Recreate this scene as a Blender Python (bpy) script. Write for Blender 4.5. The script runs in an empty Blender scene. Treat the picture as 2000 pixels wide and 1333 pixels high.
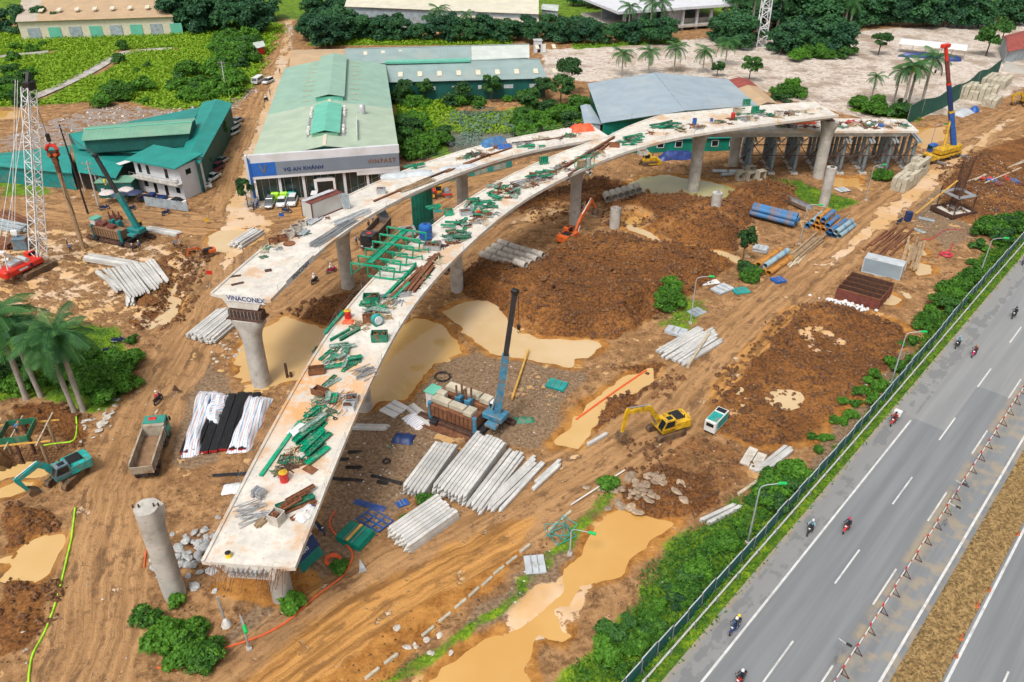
import bpy,math,random
import numpy as np
from mathutils import Vector,Matrix
random.seed(7)
R=math.radians
scene=bpy.context.scene
col=scene.collection
# ------------ camera
CAM_H,PITCH,FPX,CX,CY=62.5,R(32.4),1555.0,1000.0,666.5
SP,CP=math.sin(PITCH),math.cos(PITCH)
cam_d=bpy.data.cameras.new('camera')
cam_d.sensor_width=36.0;cam_d.lens=36.0*FPX/2000.0
cam_d.clip_start=0.5;cam_d.clip_end=6000
cam=bpy.data.objects.new('camera',cam_d);col.objects.link(cam)
cam.location=(0,0,CAM_H);cam.rotation_euler=(R(90)-PITCH,0,0)
scene.camera=cam
# ------------ sky and sun (bright overcast)
SUN_EL,SUN_AZ=R(58),R(205)
world=bpy.data.worlds.new('World');scene.world=world;world.use_nodes=True
nt=world.node_tree;bg=nt.nodes['Background']
sky=nt.nodes.new('ShaderNodeTexSky');sky.sky_type='NISHITA';sky.sun_disc=False
sky.sun_elevation=SUN_EL;sky.sun_rotation=SUN_AZ
sky.air_density=1.0;sky.dust_density=6.0;sky.ozone_density=1.0;sky.altitude=20
hs=nt.nodes.new('ShaderNodeHueSaturation');hs.inputs['Saturation'].default_value=0.22
nt.links.new(sky.outputs[0],hs.inputs['Color']);nt.links.new(hs.outputs[0],bg.inputs['Color'])
bg.inputs['Strength'].default_value=0.12
sun_d=bpy.data.lights.new('sun','SUN');sun_d.energy=1.5;sun_d.angle=R(12);sun_d.color=(1.0,0.965,0.91)
sun=bpy.data.objects.new('sun',sun_d);col.objects.link(sun)
sv=Vector((math.sin(SUN_AZ)*math.cos(SUN_EL),math.cos(SUN_AZ)*math.cos(SUN_EL),math.sin(SUN_EL)))
sun.rotation_euler=(-sv).to_track_quat('-Z','Y').to_euler()
vs=scene.view_settings
vs.view_transform='Standard';vs.look='None';vs.gamma=1.0;vs.use_curve_mapping=False
vs.exposure=0.4
scene.cycles.max_bounces=6;scene.cycles.diffuse_bounces=2;scene.cycles.glossy_bounces=2
scene.cycles.transmission_bounces=2;scene.cycles.transparent_max_bounces=4
scene.cycles.use_adaptive_sampling=True;scene.cycles.adaptive_threshold=0.02
scene.cycles.use_denoising=True
# ------------ survey: photo pixel -> place on a level plane
def ray(x,y):
 u,v=(x-CX)/FPX,(y-CY)/FPX
 return u,CP-v*SP,-(SP+v*CP)
def G(x,y,z=0.0):
 r=ray(x,y);t=(CAM_H-z)/-r[2]
 return Vector((r[0]*t,r[1]*t,z))
def pix(X,Y,Z=0.0):
 dz=Z-CAM_H;d=Y*CP-dz*SP
 return CX+FPX*X/d,CY-FPX*(Y*SP+dz*CP)/d
 # ------------ materials
MATS={}
def nodes_of(name):
 m=bpy.data.materials.new(name);m.use_nodes=True
 t=m.node_tree;b=t.nodes['Principled BSDF']
 return m,t,b
def nd(t,typ,**kw):
 n=t.nodes.new('ShaderNode'+typ)
 for k,v in kw.items():
  if k.startswith('i_'):
   n.inputs[int(k[2:])if k[2:].isdigit()else k[2:]].default_value=v
  else:setattr(n,k,v)
 return n
def math_(t,op,a,b=None,clamp=False):
 n=t.nodes.new('ShaderNodeMath');n.operation=op;n.use_clamp=clamp
 for i,v in enumerate((a,b)):
  if v is None:continue
  if isinstance(v,(int,float)):n.inputs[i].default_value=v
  else:t.links.new(v,n.inputs[i])
 return n.outputs[0]
def mixc(t,f,a,b,mode='MIX'):
 n=t.nodes.new('ShaderNodeMix');n.data_type='RGBA';n.blend_type=mode
 for s,v in((n.inputs[0],f),(n.inputs[6],a),(n.inputs[7],b)):
  if isinstance(v,(int,float)):s.default_value=v
  elif isinstance(v,tuple):s.default_value=(v+(1,))[:4]
  else:t.links.new(v,s)
 return n.outputs[2]
def noise(t,vec,scale,detail=3,rough=.55,off=None):
 n=nd(t,'TexNoise',i_Scale=scale,i_Detail=detail,i_Roughness=rough)
 if off is not None:
  mp=nd(t,'Mapping');mp.inputs['Location'].default_value=off;t.links.new(vec,mp.inputs[0]);vec=mp.outputs[0]
 t.links.new(vec,n.inputs['Vector'])
 return n.outputs['Fac']
def sstep(t,v,lo,hi):
 n=nd(t,'MapRange',interpolation_type='SMOOTHSTEP',i_1=lo,i_2=hi)
 t.links.new(v,n.inputs[0]);return n.outputs[0]
def geo_pos(t):
 return nd(t,'NewGeometry').outputs['Position']
def obj_pos(t):
 return nd(t,'TexCoord').outputs['Object']
def M(key,c=None,rough=.55,metal=0.,var=.25,scale=1.5,dirt=0.,dcol=(.22,.12,.055),dscale=.8,bump=0.,world_pos=False,rnd=0.,spec=None):
 """painted / bare surface: colour with patchy variation, shaped dirt or rust, fine relief"""
 if key in MATS:return MATS[key]
 m,t,b=nodes_of(key);MATS[key]=m
 p=geo_pos(t)if world_pos else obj_pos(t)
 n1=noise(t,p,scale,5,.6)
 f=sstep(t,n1,.3,.7)
 lo=tuple(max(0,x*(1-var))for x in c);hi=tuple(min(.95,x*(1+var*.55))for x in c)
 cc=mixc(t,f,lo,hi)
 if rnd:
  oi=nd(t,'ObjectInfo').outputs['Random']
  h=nd(t,'HueSaturation');t.links.new(cc,h.inputs['Color'])
  t.links.new(math_(t,'ADD',math_(t,'MULTIPLY',oi,rnd),1-rnd*.5),h.inputs['Value'])
  cc=h.outputs[0]
 if dirt:
  n2=noise(t,p,dscale,6,.65,(3.1,7.7,1.3))
  d=sstep(t,n2,.62-.32*dirt,.72-.2*dirt)
  cc=mixc(t,math_(t,'MULTIPLY',d,min(1,.55+dirt*.4)),cc,dcol)
  t.links.new(math_(t,'ADD',math_(t,'MULTIPLY',d,.3),rough,True),b.inputs['Roughness'])
 else:b.inputs['Roughness'].default_value=rough
 t.links.new(cc,b.inputs['Base Color']);b.inputs['Metallic'].default_value=metal
 if spec is not None:b.inputs['Specular IOR Level'].default_value=spec
 if bump:
  bn=nd(t,'Bump',i_Strength=bump,i_Distance=.05);t.links.new(noise(t,p,scale*7,4),bn.inputs['Height'])
  t.links.new(bn.outputs[0],b.inputs['Normal'])
 return m
RUST=(.17,.065,.028)
M('concrete',(.46,.43,.385),.85,var=.22,scale=.6,dirt=.25,dcol=(.3,.25,.19),bump=.25)
M('pile_white',(.50,.49,.465),.75,var=.2,scale=.9,dirt=.22,dcol=(.36,.29,.2),dscale=.6,rnd=.3)
M('pile_end',(.3,.28,.25),.8)
M('pipe_concrete',(.5,.46,.40),.85,var=.2,scale=1.2,dirt=.3,dcol=(.3,.24,.17),rnd=.2)
M('block_tan',(.47,.42,.32),.85,var=.2,scale=.8,dirt=.25,dcol=(.28,.22,.14),rnd=.25)
M('stone',(.42,.42,.41),.85,var=.25,scale=1.5,bump=.3,rnd=.35)
M('rubble',(.34,.25,.17),.9,var=.35,scale=1.5,rnd=.5)
M('green_paint',(.0,.27,.14),.45,var=.25,scale=1.2,dirt=.28,dcol=(.25,.26,.2),rnd=.4)
M('green_dull',(.012,.16,.09),.5,var=.3,scale=1.2,dirt=.35,dcol=(.2,.17,.12),rnd=.3)
M('grey_green',(.30,.37,.33),.5,var=.3,scale=1.5,dirt=.3,dcol=(.05,.25,.15),rnd=.2)
M('rust',RUST,.8,var=.4,scale=2,dirt=.3,dcol=(.3,.13,.05),rnd=.5)
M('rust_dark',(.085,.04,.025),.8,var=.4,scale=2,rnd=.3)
M('rust_red',(.16,.04,.03),.75,var=.35,scale=1.5,dirt=.35,dcol=RUST)
M('steel',(.42,.43,.44),.4,.6,var=.25,scale=2,rnd=.3)
M('steel_light',(.6,.62,.63),.4,.3,var=.2,scale=2,rnd=.25)
M('column_steel',(.2,.25,.275),.5,.3,var=.25,scale=1.2,rnd=.25)
M('galv',(.45,.5,.52),.45,.4,var=.2,scale=1.2,rnd=.2)
M('black_steel',(.035,.036,.04),.5,.3,var=.3,scale=2,rnd=.4)
M('black',(.012,.012,.013),.5,rnd=.2)
M('rubber',(.02,.019,.018),.85,dirt=.5,dscale=2)
M('track_steel',(.09,.065,.045),.7,.2,dirt=.65,dscale=1.6)
M('glass_dark',(.012,.018,.02),.06,var=.1)
M('glass_teal',(.02,.045,.045),.08,var=.3,scale=.4)
M('white',(.66,.66,.65),.45,var=.08,scale=1.5)
M('white_dirty',(.66,.65,.62),.55,var=.12,scale=1,dirt=.18,dcol=(.4,.3,.2))
M('white_wall',(.58,.59,.62),.7,var=.08,scale=.4,dirt=.08,dcol=(.5,.48,.45),dscale=.3)
M('silver',(.45,.47,.49),.25,.7,var=.05)
M('red',(.55,.025,.02),.4,var=.2,rnd=.1)
M('red_crane',(.62,.03,.015),.4,var=.15,scale=.8,dirt=.12)
M('maroon',(.16,.02,.04),.35)
M('pink',(.5,.03,.14),.4)
M('orange',(.62,.11,.015),.5,var=.3,dirt=.4,dscale=1.4)
M('orange_tarp',(.8,.1,.03),.6,var=.3,scale=2)
M('yellow',(.62,.36,.012),.5,var=.3,dirt=.38,dscale=1.6)
M('yellow_b',(.8,.55,.02),.45,var=.15)
M('lime',(.38,.75,.02),.5)
M('teal_machine',(.012,.33,.30),.5,var=.3,dirt=.38,dscale=1.5)
M('teal_dark',(.01,.2,.2),.45,var=.25,dirt=.25)
M('teal_roof',(.012,.27,.225),.5,var=.18,scale=.5,dirt=.1,dcol=(.02,.2,.17),dscale=.12,world_pos=True)
M('green_roof',(.20,.40,.28),.5,var=.12,scale=.25,dirt=.16,dcol=(.3,.36,.24),dscale=.1,world_pos=True)
M('green_roof_pale',(.36,.47,.32),.55,var=.12,scale=.3,dirt=.25,dcol=(.24,.34,.24),dscale=.12,world_pos=True)
M('green_light',(.13,.45,.33),.5,var=.12,scale=.4)
M('grey_roof',(.27,.34,.33),.5,var=.12,scale=.3,dirt=.22,dcol=(.3,.3,.27),dscale=.13,world_pos=True)
M('blue_grey_roof',(.30,.37,.42),.5,var=.12,scale=.35,dirt=.2,dcol=(.36,.38,.38),dscale=.1,world_pos=True)
M('tan_roof',(.45,.33,.21),.7,var=.15,scale=.3,dirt=.25,dcol=(.36,.24,.14),dscale=.12,world_pos=True)
M('fibre_roof',(.46,.40,.33),.8,var=.15,scale=.25,dirt=.3,dcol=(.33,.27,.21),dscale=.07,world_pos=True)
M('cream_roof',(.58,.55,.45),.7,var=.12,scale=.25,dirt=.2,dcol=(.42,.38,.3),dscale=.07,world_pos=True)
M('red_roof',(.28,.06,.045),.7,var=.25,scale=.6)
M('green_wall',(.008,.10,.085),.6,var=.25,scale=.4)
M('green_mesh',(.006,.085,.06),.75,var=.3,scale=.8)
M('hoarding',(.008,.085,.085),.5,var=.2,scale=.5,dirt=.12,dcol=(.1,.12,.1),rnd=.18)
M('hoarding_green',(.0,.19,.13),.5,var=.25,scale=.6,dirt=.2,dcol=(.02,.12,.08))
M('panel_grey',(.32,.38,.42),.5,var=.2,scale=.7,dirt=.2,rnd=.15)
M('panel_pale',(.46,.49,.51),.5,var=.15,scale=.8,dirt=.2,rnd=.15)
M('teal_panel',(.02,.30,.27),.5,var=.2,scale=.7,dirt=.12,rnd=.15)
M('blue_sign',(.015,.12,.45),.4,var=.08)
M('sign_grey',(.18,.22,.27),.45,var=.08,scale=.3)
M('navy',(.012,.035,.13),.5,var=.2)
M('blue',(.02,.10,.36),.45,var=.2,dirt=.1)
M('blue_tank',(.015,.11,.38),.4,var=.12)
M('blue_pipe',(.045,.17,.36),.55,var=.25,scale=1,dirt=.34,dcol=(.25,.14,.08),dscale=.5,rnd=.35)
M('blue_pipe_pale',(.30,.42,.46),.55,var=.25,scale=1,dirt=.4,dcol=(.07,.18,.32),dscale=.4,rnd=.2)
M('ochre_pipe',(.48,.21,.04),.6,var=.3,scale=1,dirt=.3,dcol=RUST)
M('blue_machine',(.05,.20,.31),.45,var=.3,dirt=.4)
M('blue_grey_machine',(.12,.19,.24),.5,var=.25,dirt=.4)
M('blue_tarp',(.02,.045,.2),.45,var=.4,scale=1.2)
M('wood',(.34,.23,.13),.8,var=.3,scale=2,rnd=.5)
M('wood_pale',(.5,.42,.3),.8,var=.25,scale=2,rnd=.3)
M('wood_yellow',(.6,.34,.07),.7,var=.2)
M('skin',(.42,.25,.17),.6,var=.05)
M('cloth_dark',(.03,.035,.05),.8)
M('cloth_blue',(.06,.14,.3),.8)
M('cloth_white',(.6,.62,.63),.8)
M('cloth_red',(.4,.03,.04),.8)
M('cloth_brown',(.2,.08,.05),.8)
M('cloth_teal',(.25,.42,.5),.8)
M('palm_trunk',(.36,.32,.27),.9,var=.25,scale=1.5)
M('bark',(.11,.075,.05),.95,var=.35,scale=3)
M('mud_dry',(.24,.14,.075),.95,var=.3,dirt=.3)
M('paint_white',(.58,.575,.56),.7,var=.15,scale=1.2,dirt=.3,dcol=(.35,.34,.32),dscale=.5,world_pos=True)
M('hose_orange',(.75,.12,.03),.5,var=.1)
M('hose_red',(.5,.03,.06),.5,var=.1)
M('cream',(.6,.55,.42),.7,var=.1)
M('umbrella_white',(.6,.52,.5),.7,var=.15,scale=1)
M('umbrella_navy',(.03,.04,.1),.6,var=.2,scale=1)
def stripes(key,base,c1,c2,ax=0,period=.5,width=.12,rough=.6):
 m,t,b=nodes_of(key);MATS[key]=m
 sx=nd(t,'SeparateXYZ');t.links.new(obj_pos(t),sx.inputs[0])
 v=math_(t,'FRACT',math_(t,'DIVIDE',sx.outputs[ax],period))
 s1=math_(t,'LESS_THAN',v,width);s2=math_(t,'LESS_THAN',math_(t,'ABSOLUTE',math_(t,'SUBTRACT',v,.55)),width*.5)
 c=mixc(t,s2,mixc(t,s1,base,c1),c2)
 n=noise(t,obj_pos(t),1.2,4);c=mixc(t,math_(t,'MULTIPLY',sstep(t,n,.55,.7),.35),c,(.4,.33,.26))
 t.links.new(c,b.inputs['Base Color']);b.inputs['Roughness'].default_value=rough
def deck_material():
 m,t,b=nodes_of('deck_concrete');MATS['deck_concrete']=m;p=geo_pos(t)
 nL=noise(t,p,.16,4,.6);nM=noise(t,p,.7,5,.65,(2,5,0));nS=noise(t,p,3.2,5,.7,(7,1,3))
 c=mixc(t,sstep(t,nM,.3,.7),(.50,.465,.41),(.68,.64,.57))
 c=mixc(t,math_(t,'MULTIPLY',sstep(t,math_(t,'ADD',math_(t,'MULTIPLY',nL,.7),math_(t,'MULTIPLY',nM,.3)),.52,.62),.75),c,mixc(t,nS,(.42,.21,.08),(.60,.38,.20)))
 c=mixc(t,math_(t,'MULTIPLY',sstep(t,nS,.56,.7),.6),c,(.27,.22,.17))
 c=mixc(t,math_(t,'MULTIPLY',sstep(t,noise(t,p,.35,6,.7,(9,3,1)),.6,.68),.5),c,(.34,.29,.24))
 ds=nd(t,'VectorMath',operation='DISTANCE');ds.inputs[1].default_value=tuple(G(612,765,10.4));t.links.new(p,ds.inputs[0])
 c=mixc(t,math_(t,'MULTIPLY',math_(t,'MULTIPLY',sstep(t,ds.outputs['Value'],11.,4.),sstep(t,nM,.36,.56)),.85),c,mixc(t,nS,(.52,.24,.07),(.66,.38,.16)))
 t.links.new(c,b.inputs['Base Color']);b.inputs['Roughness'].default_value=.85
 bn=nd(t,'Bump',i_Strength=.3,i_Distance=.06);t.links.new(nS,bn.inputs['Height']);t.links.new(bn.outputs[0],b.inputs['Normal'])
deck_material()
stripes('tarp_stripe',(.68,.69,.7),(.10,.28,.55),(.55,.3,.33),0,.62,.13)
def corrugated(key,c,ax,pitch,rough=.5,var=.12,depth=.03,dirt=.15,dcol=(.3,.28,.22)):
 """profiled sheet: shallow ribs as fine relief + joint lines"""
 m,t,b=nodes_of(key);MATS[key]=m
 sx=nd(t,'SeparateXYZ');t.links.new(obj_pos(t),sx.inputs[0])
 v=math_(t,'FRACT',math_(t,'DIVIDE',sx.outputs[ax],pitch))
 h=math_(t,'ABSOLUTE',math_(t,'SUBTRACT',v,.5))
 n1=noise(t,obj_pos(t),.3,5);n2=noise(t,obj_pos(t),.12,5,.6,(5,2,1))
 cc=mixc(t,sstep(t,n1,.3,.7),tuple(x*(1-var)for x in c),tuple(min(.9,x*(1+var*.6))for x in c))
 cc=mixc(t,math_(t,'MULTIPLY',sstep(t,n2,.5,.68),dirt*2),cc,dcol)
 t.links.new(cc,b.inputs['Base Color']);b.inputs['Roughness'].default_value=rough
 bn=nd(t,'Bump',i_Strength=.9,i_Distance=depth);t.links.new(h,bn.inputs['Height']);t.links.new(bn.outputs[0],b.inputs['Normal'])
corrugated('container_white',(.5,.49,.46),0,.28,.5,.1,.06,.2,(.4,.2,.1))
corrugated('container_grey',(.25,.32,.37),0,.28,.5,.1,.06,.2,(.3,.28,.2))
corrugated('clad_white',(.62,.63,.66),0,.6,.5,.08,.06)
def leaf_mat(key,c1,c2,c3,rough=.6,trans=.25):
 m,t,b=nodes_of(key);MATS[key]=m
 p=geo_pos(t);n=noise(t,p,.35,3);n2=noise(t,p,2.2,2)
 oi=nd(t,'ObjectInfo').outputs['Random']
 f=math_(t,'ADD',math_(t,'MULTIPLY',n,.55),math_(t,'MULTIPLY',oi,.45))
 c=mixc(t,sstep(t,f,.3,.68),c1,c2);c=mixc(t,sstep(t,n2,.5,.75),c,c3)
 t.links.new(c,b.inputs['Base Color']);b.inputs['Roughness'].default_value=rough
 b.inputs['Specular IOR Level'].default_value=.3
 if trans:
  tr=nd(t,'BsdfTranslucent');t.links.new(c,tr.inputs[0]);mx=nd(t,'MixShader',i_0=trans)
  t.links.new(b.outputs[0],mx.inputs[1]);t.links.new(tr.outputs[0],mx.inputs[2])
  t.links.new(mx.outputs[0],t.nodes['Material Output'].inputs[0])
leaf_mat('leaf_tree',(.024,.08,.024),(.052,.155,.028),(.11,.24,.035))
leaf_mat('leaf_far',(.022,.085,.045),(.045,.145,.05),(.085,.205,.05))
leaf_mat('leaf_shrub',(.038,.125,.014),(.08,.225,.018),(.16,.35,.03))
leaf_mat('leaf_lime',(.10,.24,.02),(.2,.36,.02),(.3,.45,.03))
leaf_mat('leaf_palm',(.03,.11,.035),(.06,.18,.045),(.105,.25,.05))
leaf_mat('leaf_field',(.09,.22,.012),(.20,.36,.015),(.34,.42,.03))
leaf_mat('leaf_lotus',(.12,.22,.17),(.2,.33,.26),(.3,.42,.33),.4)
leaf_mat('leaf_dry',(.11,.075,.03),(.19,.14,.06),(.14,.15,.05))
def water_mat(key,c,c2,rough=.04):
 m,t,b=nodes_of(key);MATS[key]=m
 p=geo_pos(t)
 t.links.new(mixc(t,sstep(t,noise(t,p,.12,3),.35,.65),c,c2),b.inputs['Base Color'])
 b.inputs['Roughness'].default_value=rough;b.inputs['IOR'].default_value=1.55;b.inputs['Specular IOR Level'].default_value=.75
 bn=nd(t,'Bump',i_Strength=.05,i_Distance=.02);t.links.new(noise(t,p,3,2),bn.inputs['Height']);t.links.new(bn.outputs[0],b.inputs['Normal'])
water_mat('water_tan',(.56,.35,.13),(.60,.39,.16))
water_mat('water_silt',(.56,.39,.20),(.60,.44,.25))
water_mat('water_ochre',(.54,.295,.08),(.58,.335,.105))
water_mat('water_green',(.34,.31,.12),(.4,.36,.16))
water_mat('water_pond',(.10,.10,.055),(.14,.13,.08))
# ------------ mesh builder
def basis(p0,p1):
 d=Vector(p1)-Vector(p0);L=d.length or 1e-6;d=d/L
 s=Vector((0,0,1)).cross(d)
 s=s.normalized()if s.length>1e-4 else Vector((1,0,0))
 return d,s,d.cross(s),L
class MB:
 def __init__(s):s.v,s.f,s.s=[],[],[]
 def add(s,vs,fs,smooth=False):
  o=len(s.v);s.v+=[tuple(v)for v in vs];s.f+=[tuple(i+o for i in f)for f in fs];s.s+=[smooth]*len(fs)
 def b(s,cx,cy,cz,sx,sy,sz,rz=0.,ch=0.):
  """box by centre and size, optionally with chamfered edges"""
  hx,hy,hz=sx/2,sy/2,sz/2;c,n=math.cos(rz),math.sin(rz)
  def T(x,y,z):return(cx+x*c-y*n,cy+x*n+y*c,cz+z)
  if ch<=0:
   vs=[T(x,y,z)for z in(-hz,hz)for x,y in((-hx,-hy),(hx,-hy),(hx,hy),(-hx,hy))]
   s.add(vs,[(3,2,1,0),(4,5,6,7),(0,1,5,4),(1,2,6,5),(2,3,7,6),(3,0,4,7)])
  else:
   k=ch
   o8=[(-hx+k,-hy),(hx-k,-hy),(hx,-hy+k),(hx,hy-k),(hx-k,hy),(-hx+k,hy),(-hx,hy-k),(-hx,-hy+k)]
   i8=[(-hx+k,-hy+k),(hx-k,-hy+k),(hx-k,-hy+k),(hx-k,hy-k),(hx-k,hy-k),(-hx+k,hy-k),(-hx+k,hy-k),(-hx+k,-hy+k)]
   vs=[T(x,y,-hz)for x,y in i8]+[T(x,y,-hz+k)for x,y in o8]+[T(x,y,hz-k)for x,y in o8]+[T(x,y,hz)for x,y in i8]
   fs=[tuple(reversed(range(8))),tuple(range(24,32))]
   for L in range(3):
    for i in range(8):fs.append((L*8+i,L*8+(i+1)%8,L*8+8+(i+1)%8,L*8+8+i))
   s.add(vs,fs)
 def B(s,cx,cy,cz,sx,sy,sz,ch=.08,rz=0.):s.b(cx,cy,cz,sx,sy,sz,rz,ch)
 def c(s,p0,p1,r0,r1=None,n=10,cap=True):
  r1=r0 if r1 is None else r1;d,a,u,L=basis(p0,p1)
  p0,p1=Vector(p0),Vector(p1);vs=[]
  for p,r in((p0,r0),(p1,r1)):
   for i in range(n):
    w=2*math.pi*i/n;vs.append(p+(a*math.cos(w)+u*math.sin(w))*r)
  s.add(vs,[(i,(i+1)%n,n+(i+1)%n,n+i)for i in range(n)],True)
  if cap:s.add(vs,[tuple(reversed(range(n))),tuple(range(n,2*n))])
 def m(s,p0,p1,w,h=None):
  h=w if h is None else h;d,a,u,L=basis(p0,p1);p0,p1=Vector(p0),Vector(p1)
  vs=[p+a*x*w/2+u*y*h/2 for p in(p0,p1)for x,y in((-1,-1),(1,-1),(1,1),(-1,1))]
  s.add(vs,[(3,2,1,0),(4,5,6,7),(0,1,5,4),(1,2,6,5),(2,3,7,6),(3,0,4,7)])
 def t(s,pts,r,n=6):
  pts=[Vector(p)for p in pts];vs=[]
  for i,p in enumerate(pts):
   d=(pts[min(i+1,len(pts)-1)]-pts[max(i-1,0)]).normalized()
   a=Vector((0,0,1)).cross(d);a=a.normalized()if a.length>1e-3 else Vector((1,0,0));u=d.cross(a)
   for k in range(n):
    w=2*math.pi*k/n;vs.append(p+(a*math.cos(w)+u*math.sin(w))*r)
  fs=[(i*n+k,i*n+(k+1)%n,(i+1)*n+(k+1)%n,(i+1)*n+k)for i in range(len(pts)-1)for k in range(n)]
  s.add(vs,fs,True);s.add(vs,[tuple(reversed(range(n))),tuple(range(len(vs)-n,len(vs)))])
 def p(s,prof,y0,y1):
  """side profile in XZ (counter-clockwise seen from -Y) extruded along Y"""
  n=len(prof);vs=[(x,y0,z)for x,z in prof]+[(x,y1,z)for x,z in prof]
  s.add(vs,[tuple(range(n)),tuple(reversed(range(n,2*n)))]+[((i+1)%n,i,n+i,n+(i+1)%n)for i in range(n)])
 def z(s,poly,z0,z1):
  n=len(poly);vs=[(q[0],q[1],z0)for q in poly]+[(q[0],q[1],z1)for q in poly]
  s.add(vs,[tuple(reversed(range(n))),tuple(range(n,2*n))]+[(i,(i+1)%n,n+(i+1)%n,n+i)for i in range(n)])
 def q(s,*pts):s.add(pts,[tuple(range(len(pts)))])
 def l(s,cx,cy,prof,n=16,cap=True):
  vs=[(cx+r*math.cos(2*math.pi*i/n),cy+r*math.sin(2*math.pi*i/n),z)for r,z in prof for i in range(n)]
  k=len(prof)
  s.add(vs,[(j*n+i,j*n+(i+1)%n,(j+1)*n+(i+1)%n,(j+1)*n+i)for j in range(k-1)for i in range(n)],True)
  if cap:s.add(vs,[tuple(reversed(range(n))),tuple(range((k-1)*n,k*n))])
 def pipe(s,p0,p1,ro,ri,n=14):
  d,a,u,L=basis(p0,p1);p0,p1=Vector(p0),Vector(p1)
  vs=[p+(a*math.cos(2*math.pi*i/n)+u*math.sin(2*math.pi*i/n))*r for p in(p0,p1)for r in(ro,ri)for i in range(n)]
  fs=[]
  for i in range(n):
   j=(i+1)%n
   fs+=[(i,j,2*n+j,2*n+i),(n+j,n+i,3*n+i,3*n+j),(j,i,n+i,n+j),(2*n+i,2*n+j,3*n+j,3*n+i)]
  s.add(vs,fs,True)
 def mesh(s,name,mats):
  me=bpy.data.meshes.new(name);me.from_pydata(s.v,[],s.f);me.update()
  me.polygons.foreach_set('use_smooth',s.s)
  if any(s.s):
   try:me.set_sharp_from_angle(angle=R(40))
   except Exception:pass
  for x in([mats]if isinstance(mats,str)else mats):me.materials.append(MATS[x])
  return me
 def obj(s,name,mats,parent=None,loc=None,rz=0.):
  o=bpy.data.objects.new(name,s.mesh(name,mats));col.objects.link(o)
  if parent:o.parent=parent
  if loc is not None:o.location=loc
  o.rotation_euler.z=rz
  return o
def P(parent,name,mat,*ops,label=None):
 """one part: ops are ('b', ...), ('c', ...) ... as the MB methods"""
 m=MB()
 for op in ops:getattr(m,op[0])(*op[1:])
 o=m.obj(name,mat,parent)
 if label:o['label']=label
 return o
def tag(o,label=None,cat=None,group=None,kind=None):
 for k,v in(('label',label),('category',cat),('group',group),('kind',kind)):
  if v:o[k]=v
 return o
def thing(name,label,cat,loc=(0,0,0),rz=0.,group=None):
 o=bpy.data.objects.new(name,None);col.objects.link(o);o.empty_display_size=.3
 o.location=loc;o.rotation_euler.z=rz
 return tag(o,label,cat,group)
def one(name,mat,label,cat,loc,rz,*ops,group=None):
 m=MB()
 for op in ops:getattr(m,op[0])(*op[1:])
 return tag(m.obj(name,mat,None,loc,rz),label,cat,group)
KIDS={}
def copy_tree(o,parent=None):
 c=o.copy();col.objects.link(c)
 if parent:c.parent=parent
 for ch in o.children:copy_tree(ch,c)
 return c
def relabel(c,label,group=None,loc=None,rz=None):
 c['label']=label
 if group:c['group']=group
 if loc is not None:c.location=loc
 if rz is not None:c.rotation_euler.z=rz
 return c
def recolor(o,name,mat):
 """give the named parts of one copy their own paint"""
 for ch in o.children:
  if ch.name.split('.')[0]==name and ch.type=='MESH':
   ch.material_slots[0].link='OBJECT';ch.material_slots[0].material=MATS[mat]
  recolor(ch,name,mat)
def text_part(parent,name,body,size,mat,loc,rot,extrude=.02,align='CENTER',spacing=1.0):
 cu=bpy.data.curves.new(name,'FONT');cu.body=body;cu.size=size;cu.extrude=extrude
 cu.align_x=align;cu.align_y='CENTER';cu.space_character=spacing;cu.resolution_u=3;cu.offset=size*.022
 tmp=bpy.data.objects.new(name+'_tmp',cu);col.objects.link(tmp)
 dg=bpy.context.evaluated_depsgraph_get();me=bpy.data.meshes.new_from_object(tmp.evaluated_get(dg))
 bpy.data.objects.remove(tmp);me.materials.clear();me.materials.append(MATS[mat])
 o=bpy.data.objects.new(name,me);col.objects.link(o);o.parent=parent;o.location=loc;o.rotation_euler=rot
 return o
M('path_concrete',(.40,.37,.35),.85,var=.25,scale=.4,dirt=.35,dcol=(.25,.2,.14),dscale=.3,world_pos=True)
def smooth_path(pts,step,it=6):
 pts=[Vector(p)for p in pts];out=[]
 for a,b in zip(pts,pts[1:]):
  n=max(1,int((b-a).length/step));out+=[a.lerp(b,i/n)for i in range(n)]
 out.append(pts[-1])
 for _ in range(it*4):
  out=[out[0]]+[(out[i-1]+out[i]*2+out[i+1])/4 for i in range(1,len(out)-1)]+[out[-1]]
 return out
 # ============ GROUND
def _hash(i,j,seed):
 n=(i*374761393+j*668265263+seed*1442695041)&0xffffffff
 n=((n^(n>>13))*1274126177)&0xffffffff
 return((n^(n>>16))&0xffff)/65535.0
def vnoise(x,y,seed=0):
 i=np.floor(x).astype(np.int64);j=np.floor(y).astype(np.int64)
 fx,fy=x-i,y-j;fx=fx*fx*(3-2*fx);fy=fy*fy*(3-2*fy)
 a,b=_hash(i,j,seed),_hash(i+1,j,seed);c,d=_hash(i,j+1,seed),_hash(i+1,j+1,seed)
 return(a+(b-a)*fx)*(1-fy)+(c+(d-c)*fx)*fy
def fbm(x,y,seed=0,oct=4):
 s,a,t=0,.5,0
 for k in range(oct):
  s=s+a*vnoise(x*2**k+13.7*k,y*2**k-7.1*k,seed+k);t+=a;a*=.5
 return s/t
def ss(v,lo,hi):
 t=np.clip((v-lo)/(hi-lo),0,1);return t*t*(3-2*t)
gx=np.concatenate([[-1600,-900,-600],np.arange(-450,-76,3.2),np.arange(-76,100,.42),np.arange(100,130,1.0),np.arange(130,450,3.5),[600,900,1600]])
gy=np.concatenate([[-300,-100,0,20,32],np.arange(38,125,.42),np.arange(125,200,.75),np.arange(200,300,2),np.arange(300,470,4),[500,600,800,1200,2000]])
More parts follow.
